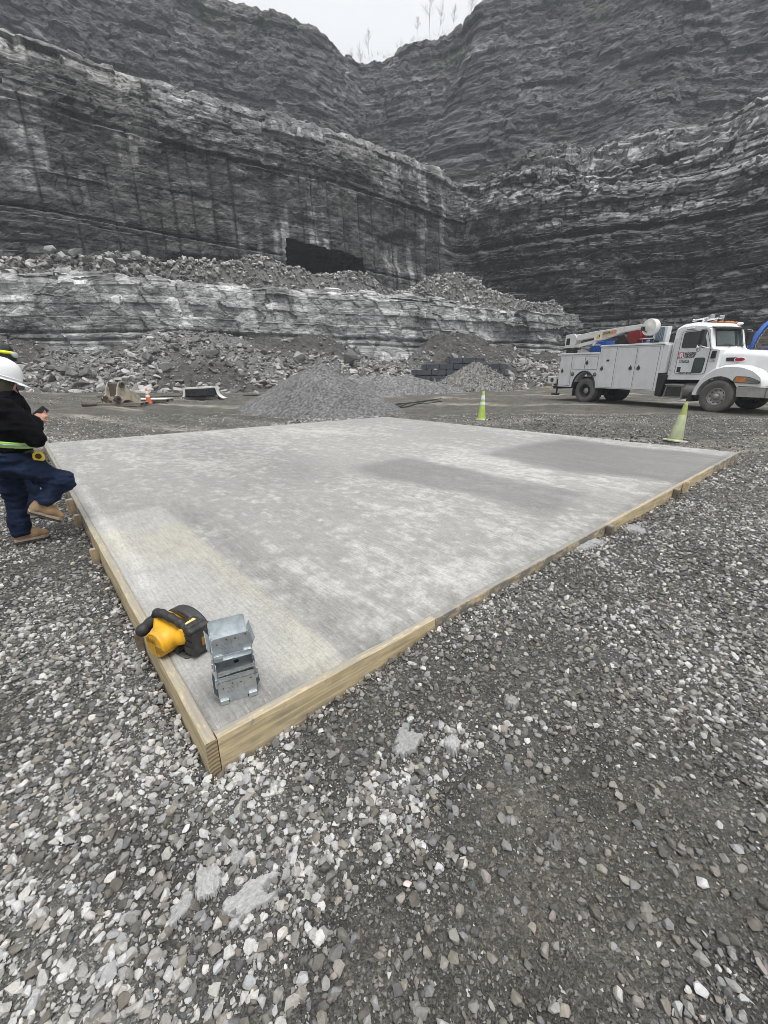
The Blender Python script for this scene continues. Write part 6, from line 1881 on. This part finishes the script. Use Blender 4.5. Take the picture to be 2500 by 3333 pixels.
def eyes(body, p):
    m = MB()
    for s_ in (-1, 1): m.ball(p(.080, s_ * .032, .010), .0125, 12, 8)
    m.build('eye', pmat('eye', (.5, .48, .45), .2), body)

# ------------------------------------------------------------------ the man stepping off the gravel
def stepping_man():
    root = empty('person', (-3.328, 3.424, 0), (0, 0, math.atan2(.69122, .72264)))
    tag(root, 'man in white hard hat, black fleece and jeans stepping up beside the pad', 'person')
    hd, p = head(None, (.185, 0, 1.40), .38)
    Rw, Lw = (.345, -.070, 1.110), (.34, .10, 1.115)
    trunk = [rcone((.12, 0, .80), (.17, 0, 1.10), .13, .15, 1.15), rcone((.17, 0, 1.10), (.20, 0, 1.24), .13, .10, 1.3), rcone((.195, 0, 1.24), (.18, 0, 1.36), .060, .055),
             rcone((.19, -.17, 1.22), (.29, -.26, .97), .050, .042), rcone((.29, -.26, .97), Rw, .040, .027), rcone((.19, .17, 1.22), (.28, .26, .97), .050, .042), rcone((.28, .26, .97), Lw, .040, .027),
             rcone((.11, .09, .78), (.085, .10, .47), .085, .06), rcone((.085, .10, .47), (.05, .10, .10), .055, .04), rcone((.14, -.09, .78), (.43, -.13, .555), .085, .06), rcone((.43, -.13, .555), (.235, -.14, .37), .055, .04)]
    h1 = hand(None, Rw, (.62, .62, .32), (-.2, .4, -.9), .42, -1); h2 = hand(None, Lw, (.75, -.5, .15), (-.1, -.3, .9), .5, 1)
    body = soft('body', union([union(trunk, .05), hd, h1, h2], .015), (-.10, -.36, .02), (.56, .36, 1.56), .0095, M_SKIN, root)
    eyes(body, p)
    # hood worn under the hat
    q = lambda x, y, z: p(x, y, z)
    hf = union([ell(q(-.015, 0, .02), (.118, .096, .125), .38), rcone(q(-.03, 0, -.05), (.185, 0, 1.27), .088, .085, 1.1)], .05)
    def hcut(X, Y, Z):
        c = Vector(q(.098, 0, -.03)); return np.maximum(np.maximum(hf(X, Y, Z), -(hf(X, Y, Z) + .022)), -ell(tuple(c), (.075, .058, .085), .38)(X, Y, Z))
    soft('hood', folds(hcut, .014, 18, 5), (.02, -.16, 1.18), (.40, .16, 1.56), .008, M_OLIVE, root)
    # fleece jacket with collar
    jf = union([rcone((.125, 0, .86), (.165, 0, 1.06), .158, .170, 1.22), rcone((.165, 0, 1.06), (.195, 0, 1.22), .165, .115, 1.5), rcone((.19, 0, 1.235), (.19, 0, 1.315), .105, .095, 1.05)], .07)
    arms = union([rcone((.19, -.17, 1.205), (.30, -.265, .965), .090, .074), rcone((.30, -.265, .965), (.335, -.095, 1.09), .072, .050)], .03)
    arms2 = union([rcone((.19, .17, 1.205), (.29, .265, .965), .090, .074), rcone((.29, .265, .965), (.325, .125, 1.095), .072, .050)], .03)
    ja = union([jf, arms, arms2], .045)
    def jc(X, Y, Z):
        hem = .825 + .03 * np.clip((X - .05) / .3, -.5, 1)
        return np.maximum(ja(X, Y, Z), hem - Z)
    jk = folds(folds(jc, .055, 7, 7, (1, 1, 2.4)), .020, 20, 8, (1, 1, 1.6))
    soft('jacket', jk, (-.14, -.40, .78), (.50, .40, 1.42), .0095, M_JACK, root)
    # hi-vis belt and brace
    def belt(X, Y, Z):
        zc = .945 - .20 * (X - .05)
        return np.maximum(np.maximum(jf(X, Y, Z) - .016, -(jf(X, Y, Z) + .004)), np.abs(Z - zc) - .026)
    bo = soft('hi_vis_belt', belt, (-.16, -.30, .80), (.42, .30, 1.05), .0075, M_HIVIS, root)
    def tape_(X, Y, Z):
        zc = .945 - .20 * (X - .05)
        return np.maximum(np.maximum(jf(X, Y, Z) - .021, -(jf(X, Y, Z) - .010)), np.abs(Z - zc) - .009)
    soft('reflective_stripe', tape_, (-.16, -.30, .84), (.42, .30, 1.02), .0055, M_SILV, bo)
    def brace(X, Y, Z):
        dl = np.abs((X - .045) * .80 + (Z - .985) * .6)
        return np.maximum.reduce([jf(X, Y, Z) - .014, -(jf(X, Y, Z) + .004), dl - .024, .965 - Z, X - .06])
    soft('hi_vis_brace', brace, (-.18, -.30, .90), (.10, .30, 1.30), .0075, M_HIVIS, root)
    # jeans
    legs = union([rcone((.115, 0, .86), (.115, 0, .78), .150, .150, 1.12), rcone((.105, .095, .76), (.085, .10, .47), .112, .082), rcone((.085, .10, .47), (.058, .10, .11), .080, .078),
                  rcone((.140, -.10, .765), (.425, -.13, .560), .120, .088), rcone((.425, -.13, .560), (.245, -.14, .405), .086, .074)], .05)
    def jn(X, Y, Z):
        d = legs(X, Y, Z); dn = np.maximum(d, Z - .90); dn = np.maximum(dn, .075 - Z)
        cut = ((X - .235) * -.69 + (Z - .385) * -.72)
        return np.where((Y < -.01) & (Z < .56) & (X > .13), np.maximum(dn, cut), dn)
    jj = folds(folds(jn, .050, 9, 11, (.8, .8, 2.2)), .020, 26, 12, (.7, .6, 2.2))
    soft('jeans', jj, (-.10, -.28, .05), (.56, .26, .93), .0095, M_JEAN, root)
    MB().tube([(.02, -.160, .86), (.12, -.176, .855), (.22, -.160, .85), (.27, -.10, .85)], .014, 6).build('waist_belt', M_BLKP, root)
    boot(root, (-.005, .10, .012), (.245, .085, .012), (.03, 0, 1))
    boot(root, (.135, -.145, .335), (.345, -.135, .195), (.55, 0, .85))
    hat, T = hard_hat(root, p(-.005, 0, .058), .36, M_HATW, sc=.96)
    # what he carries
    ph = empty('phone', (0, 0, 0)); 
    bpy.data.objects.remove(ph)
    Mw = Matrix.Translation((-3.328, 3.424, 0)) @ Matrix.Rotation(math.atan2(.69122, .72264), 4, 'Z')
    o = MB().box((0, 0, 0), (.062, .010, .11)).build('phone', M_BLKP, bevel=.006); o.matrix_world = Mw @ Matrix.Translation((.408, .030, 1.165)) @ Matrix.Rotation(.9, 4, 'Y'); tag(o, 'black phone held in both hands by the man in the white hard hat', 'phone')
    r = empty('tape_measure'); r.matrix_world = Mw @ Matrix.Translation((.300, -.165, .812)) @ Matrix.Rotation(R(-18), 4, 'Z') @ Matrix.Rotation(.25, 4, 'Y'); tag(r, 'yellow tape measure clipped to the waist of the man in jeans', 'tape measure')
    pf = [(-.034, -.036), (.040, -.036), (.044, -.015), (.036, .018), (.012, .038), (-.020, .038), (-.038, .014)]
    cs = MB().prism(pf, -.022, .022, 'y').build('case', M_TAPEY, r, bevel=.006)
    T_ = Matrix.Translation((.006, -.0225, .002)) @ Matrix.Rotation(math.pi / 2, 4, 'X'); MB().lathe([(.023, 0), (.022, .003), (.0001, .0035)], 22, T_).build('badge', M_BLKP, r)
    for k in range(4): MB().box((-.030 + .004 * k, -.0228, .012 - .015 * k), (.016, .002, .005)).build('grip_rib', M_TAPEY, cs)
    MB().box((.0, .025, .025), (.02, .006, .05)).build('belt_clip', M_CHROME, r)
stepping_man()

def second_man():
    x, y = -3.855, 4.31
    root = empty('person', (x, y, 0), (0, 0, R(40)))
    tag(root, 'man in black hard hat with yellow stripe standing behind the white hard hat', 'person')
    hd, p = head(None, (.03, 0, 1.575), .10)
    tr = [rcone((0, 0, .92), (.0, 0, 1.20), .13, .15, 1.15), rcone((0, 0, 1.2), (0, 0, 1.32), .13, .09, 1.35), rcone((0, 0, 1.32), (.02, 0, 1.44), .058, .055)]
    L, Rr = (-.06, .21, .84), (-.06, -.21, .84)
    tr += [rcone((0, s_ * .18, 1.30), (-.06, s_ * .23, 1.06), .05, .042) for s_ in (-1, 1)] + [rcone((-.06, s_ * .23, 1.06), (-.06, s_ * .21, .84), .040, .027) for s_ in (-1, 1)]
    tr += [rcone((0, s_ * .09, .88), (.01, s_ * .10, .48), .085, .058) for s_ in (-1, 1)] + [rcone((.01, s_ * .10, .48), (-.01, s_ * .10, .10), .055, .04) for s_ in (-1, 1)]
    f = union([union(tr, .05), hd, hand(None, L, (.1, 0, -1), (0, -1, -.1), .35, 1), hand(None, Rr, (.1, 0, -1), (0, 1, -.1), .35, -1)], .015)
    b = soft('body', f, (-.2, -.32, .02), (.24, .32, 1.66), .011, M_SKIN, root); eyes(b, p)
    ja = union([rcone((0, 0, .88), (0, 0, 1.15), .155, .165, 1.2), rcone((0, 0, 1.15), (0, 0, 1.31), .16, .11, 1.5), rcone((0, 0, 1.3), (.01, 0, 1.39), .095, .085)] + [rcone((0, s_ * .18, 1.285), (-.06, s_ * .235, 1.06), .085, .068) for s_ in (-1, 1)] + [rcone((-.06, s_ * .235, 1.06), (-.06, s_ * .21, .88), .066, .048) for s_ in (-1, 1)], .05)
    soft('jacket', folds(lambda X, Y, Z: np.maximum(ja(X, Y, Z), .80 - Z), .03, 8, 21), (-.24, -.36, .76), (.24, .36, 1.46), .012, M_JACK, root)
    lg = union([rcone((0, 0, .90), (0, 0, .84), .145, .145, 1.12)] + [rcone((0, s_ * .095, .82), (.01, s_ * .10, .48), .110, .08) for s_ in (-1, 1)] + [rcone((.01, s_ * .10, .48), (-.01, s_ * .10, .10), .078, .076) for s_ in (-1, 1)], .04)
    soft('jeans', folds(lambda X, Y, Z: np.maximum(np.maximum(lg(X, Y, Z), .07 - Z), Z - .93), .026, 11, 22), (-.22, -.28, .04), (.22, .28, .96), .012, M_JEAN, root)
    for s_ in (-1, 1): boot(root, (-.07, s_ * .10, .012), (.19, s_ * .12, .012), (0, 0, 1))
    hat, T = hard_hat(root, p(-.01, 0, .055), .12, M_HATK)
    m = MB()
    for sg in (-1, 1):
        V = []
        for t in np.linspace(-.9, 1.0, 9):
            for z, r in ((.055, .995), (.085, .955)):
                V.append(T @ Vector((.142 * r * math.sin(t) * 1.02, sg * .112 * r * math.cos(t) * 1.03, z + .004)))
        q = MB(); q.add(V, [(2 * i, 2 * i + 1, 2 * i + 3, 2 * i + 2) for i in range(8)], None, True); o = q.build('hi_vis_stripe', M_HIVY, hat)
        so = o.modifiers.new('thick', 'SOLIDIFY'); so.thickness = .003
    TT = T @ Matrix.Translation((.125, -.058, .058)) @ Matrix.Rotation(math.pi / 2 - .2, 4, 'X') @ Matrix.Rotation(.6, 4, 'Y')
    MB().lathe([(.030, 0), (.030, .012), (.022, .018), (.0001, .02)], 20, TT).build('lamp', M_SILV, hat)
second_man()
# ------------------------------------------------------------------ circular saw on the corner of the form
M_SAWY = pmat('saw_yellow', (.72, .38, .012), .45, 0, .08, 20, .1, 90, (.22, .14, .05), .6, 12)
M_SAWK = pmat('saw_black', (.020, .020, .021), .55, 0, .3, 25, .15, 120, (.12, .115, .11), .55, 14)
M_SAWG = pmat('saw_guard', (.050, .050, .052), .38, .3, .25, 18, .05, 90, (.16, .15, .14), .5, 12)
M_SHOE = pmat('saw_shoe', (.13, .125, .12), .45, .5, .25, 20, .1, 100, (.25, .23, .20), .6, 14)
def saw():
    root = empty('circular_saw', (-1.030, 1.760, PZ + .004), (0, 0, R(151)))
    tag(root, 'yellow and black cordless circular saw standing on the near left edge of the pad', 'circular saw')
    # shoe
    m = MB(); m.prism([(-.125, -.095), (.14, -.095), (.155, -.08), (.155, .040), (.145, .052), (-.115, .060), (-.125, .050)], 0, .005, 'z'); sh = m.build('shoe', M_SHOE, root, bevel=.002)
    MB().box((-.075, .030, .0056), (.040, .010, .002)).build('slot', M_BLKP, sh); MB().box((-.095, .008, .0056), (.014, .014, .002), (0, 0, .5)).build('slot', M_BLKP, sh)
    # blade guards
    arc = [(.108 * math.cos(a), .108 * math.sin(a)) for a in np.linspace(-.12, math.pi + .25, 26)]
    ug = union([lambda X, Y, Z: np.maximum(np.sqrt((X - .035) ** 2 + (Z - .066) ** 2) - .103, np.abs(Y + .048) - .020)], .01)
    def guard(X, Y, Z):
        d1 = np.sqrt(((X - .008) / 1.28) ** 2 + (Z - .060) ** 2) - .108; d2 = np.abs(Y + .058) - .019
        o = np.minimum(np.maximum(d1, d2), 0) + np.sqrt(np.maximum(d1, 0) ** 2 + np.maximum(d2, 0) ** 2) - .013
        nose = rcone((-.09, -.058, .070), (-.165, -.060, .030), .034, .022)(X, Y, Z)
        rib = np.maximum(np.abs(np.sqrt((X - .030) ** 2 + (Z - .080) ** 2) - .098) - .005, np.abs(Y + .060) - .028)
        return np.maximum(smin(o, nose, .02), .006 - Z)
    g = soft('blade_guard', guard, (-.20, -.12, 0), (.20, -.015, .22), .0042, M_SAWG, root)
    m = MB(); m.tube([(-.135, -.060, .050), (-.165, -.064, .062), (-.178, -.066, .080), (-.166, -.066, .094), (-.152, -.062, .080)], .006, 7); m.build('guard_lever', M_BLKP, root)
    m = MB(); T = Matrix.Translation((.035, -.034, .066)) @ Matrix.Rotation(math.pi / 2, 4, 'X'); m.lathe([(.080, -.0010), (.080, .0010), (.0001, .0011)], 40, T); m.build('blade', M_CHROME, root)
    # motor housing
    def motor(X, Y, Z):
        d1 = np.sqrt((X - .012) ** 2 + ((Z - .070) * 1.02) ** 2) - .058; d2 = np.abs(Y - .058) - .058
        o = np.minimum(np.maximum(d1, d2), 0) + np.sqrt(np.maximum(d1, 0) ** 2 + np.maximum(d2, 0) ** 2) - .009
        bx = smin(o, rcone((-.075, .040, .095), (.060, .045, .115), .036, .036)(X, Y, Z), .03)
        arm = rcone((.065, .045, .125), (.095, .040, .155), .024, .019)(X, Y, Z)
        neck = rcone((-.085, .035, .10), (-.095, .030, .14), .028, .022)(X, Y, Z)
        gear = rcone((-.07, -.005, .118), (.075, -.008, .138), .026, .026)(X, Y, Z)
        d = smin(smin(smin(bx, arm, .02), neck, .02), gear, .02)
        for k in range(5):       # cooling slots
            for x0, z0, ya in ((.040, .100, .1), (-.030, .040, .1)):
                sl = np.maximum.reduce([np.abs(X - (x0 - .012 * k + .02)) - .0028, np.abs(Y - .105) - .018, np.abs(Z - z0) - .022]); d = np.maximum(d, -sl)
        return d
    mt = soft('motor_housing', motor, (-.15, -.06, 0), (.15, .14, .21), .0038, M_SAWY, root)
    T = Matrix.Translation((.012, .1245, .070)) @ Matrix.Rotation(-math.pi / 2, 4, 'X'); MB().lathe([(.050, -.008), (.050, .000), (.044, .002), (.0001, .002)], 30, T).build('end_cap', M_SAWY, root)
    for k in range(5): MB().box((.050 - .014 * k, .128, .098), (.004, .010, .024), (0, .25, 0)).build('vent', M_SAWB, mt)
    MB().box((-.024, .1265, .056), (.046, .003, .038)).build('rating_plate', M_SAWB, mt)
    MB().box((.0, .025, .020), (.12, .07, .026)).build('bracket', M_SAWK, root, bevel=.006)
    # handles
    hp = [(-.100, .026, .150), (-.075, .030, .170), (-.010, .034, .182), (.050, .038, .188), (.085, .040, .182), (.106, .040, .158)]
    hd = union([rcone(hp[i], hp[i + 1], .0205 - .001 * (i == 2), .0205) for i in range(5)], .012)
    soft('main_handle', folds(hd, .002, 60, 4), (-.14, 0, .11), (.15, .09, .24), .004, M_SAWK, root)
    fk = union([rcone((.104, .040, .145), (.120, .062, .130), .026, .024), rcone((.120, .062, .130), (.132, .096, .104), .024, .028), ell((.134, .100, .100), (.030, .030, .028))], .015)
    soft('front_knob', fk, (.06, 0, .05), (.21, .18, .19), .0045, M_SAWK, root)
    # battery pack
    def batt(X, Y, Z):
        q = [np.abs(X + .128) - .030, np.abs(Y + .010) - .046, np.abs(Z - .085) - .062]
        o = np.sqrt(sum(np.maximum(a, 0) ** 2 for a in q)) + np.minimum(np.maximum.reduce(q), 0) - .009
        foot = [np.abs(X + .105) - .030, np.abs(Y + .005) - .036, np.abs(Z - .150) - .012]
        o2 = np.sqrt(sum(np.maximum(a, 0) ** 2 for a in foot)) + np.minimum(np.maximum.reduce(foot), 0) - .008
        d = smin(o, o2, .012)
        for z in (.060, .095, .125):
            d = np.maximum(d, -(np.maximum(np.abs(Z - z) - .0025, -(X + .163))))
        return np.maximum(d, -np.maximum(np.abs(Z - .135) - .002, np.abs(d) - .004))
    bt = soft('battery', batt, (-.19, -.09, .0), (-.05, .08, .19), .0042, M_SAWK, root)
    MB().box((-.104, .000, .1715), (.020, .056, .003), (0, 0, 0)).build('label_plate', M_SAWL, bt, bevel=.001)
    lettering('label_text', '20V', .020, M_INK, bt, (-.098, .016, .1733), (0, 0, -math.pi / 2), .0008)
    MB().box((-.1685, -.022, .075), (.003, .036, .044)).build('battery_label', M_SAWB, bt)
M_SAWB = pmat('saw_label_brown', (.28, .15, .02), .5, 0, .4, 40)
M_SAWL = pmat('saw_label_cream', (.72, .52, .20), .5, 0, .15, 40)
saw()

# ------------------------------------------------------------------ stack of galvanised post bases
s = NT('zinc_sheet')
v = s.coord()
vo = s.voro(v, 55, 'F1', 1); se = s.new('ShaderNodeSeparateColor'); s.link(vo, se.inputs[0])
n1 = s.noise(v, 30, 4, .6)
c = s.mix(s.ramp(n1, [(.3, 0.), (.7, 1.)]), (.44, .48, .50), (.66, .70, .72))
rr = s.ramp(se.outputs[0], [(0, .34), (1, .46)])
M_ZINC = s.done(c, rr, .85, s.bump(n1, .012, .002))
M_ENGR = pmat('engraving', (.28, .30, .31), .55, .5)
def post_base(z, rz, dx, dy, label, open_=.0, tall=.080, lip=.034):
    """folded sheet: floor, two tall flanges with clipped corners, two low lips, feet bent down"""
    a, b, t = .076, .073, .0018
    root = empty('post_base', (-.645 + dx, 1.462 + dy, PZ + z), (0, 0, R(26.2) + rz)); tag(root, label, 'post base', 'stack of galvanised post bases')
    MB().box((0, 0, .030), (2 * a, 2 * b, t)).build('floor', M_ZINC, root)
    for s_ in (-1, 1):
        y = s_ * b; lean = s_ * open_
        P = [(-a, .018), (-a, .012), (-a + .040, .012), (-a + .040, .0), (a - .040, .0), (a - .040, .012), (a, .012), (a, .030 + tall - .014), (a - .004, .030 + tall - .004), (a - .014, .030 + tall), (-a + .014, .030 + tall), (-a + .004, .030 + tall - .004), (-a, .030 + tall - .014)]
        m = MB(); n = len(P)
        f = lambda zz, o: y + o + lean * max(0, zz - .03)
        V = [(x, f(zz, 0), zz) for x, zz in P] + [(x, f(zz, s_ * t), zz) for x, zz in P]
        m.add(V, [tuple(range(n)), tuple(range(2 * n - 1, n - 1, -1))] + [(i, i + n, (i + 1) % n + n, (i + 1) % n) for i in range(n)])
        fl = m.build('flange', M_ZINC, root)
        h = MB()
        for x, zz in ((-.055, .075), (-.018, .090), (.015, .085), (.056, .092)):
            T = Matrix.Translation((x, f(zz, s_ * t) + s_ * .0004, zz)) @ Matrix.Rotation(-s_ * math.pi / 2, 4, 'X'); h.lathe([(.0032, 0), (.003, .0003)], 10, T)
        h.build('nail_hole', M_BLKP, fl)
        e = MB()
        for k in range(5): e.box((-.032 + .004 * (k % 2), f(.07, s_ * t) + s_ * .0005, .074 - k * .006), (.030 - .006 * (k % 3), .0006, .0022))
        e.box((.000, f(.07, s_ * t) + s_ * .0004, .068), (.0012, .0008, .05)); e.box((.028, f(.07, s_ * t) + s_ * .0004, .068), (.0010, .0008, .05))
        e.build('stamped_text', M_ENGR, fl)
        for q in (-1, 1): MB().box((q * (a - .019), y + s_ * .006, .0115), (.034, .010, .022)).build('foot', M_ZINC, root, bevel=.002)
    for s_ in (-1, 1):
        MB().prism([(s_ * a, .030), (s_ * (a + t), .030), (s_ * (a + t + .016), .030 + lip), (s_ * (a + .016), .030 + lip)], -b + .002, b - .002, 'y').build('lip', M_ZINC, root)
    T = Matrix.Translation((.0, -.01, .0312)); m = MB(); m.lathe([(.011, 0), (.0105, .0004)], 18, T); m.build('bolt_hole', M_BLKP, root)
    return root
post_base(.000, 0, .0, .0, 'lowest galvanised post base of the stack, feet on the concrete', 0, .076)
post_base(.082, math.pi / 2, .002, -.002, 'second galvanised post base from the bottom, its low lip facing the near corner', .0, .050, .034)
post_base(.112, math.pi / 2 + .03, .005, -.008, 'middle galvanised post base, open like a tray', .03, .056, .036)
post_base(.170, math.pi / 2 - .03, -.006, .012, 'fourth galvanised post base from the bottom, with a bright front lip', .02, .046, .036)
post_base(.204, .03, -.008, .012, 'topmost galvanised post base, its tall plates standing free', .0, .072)
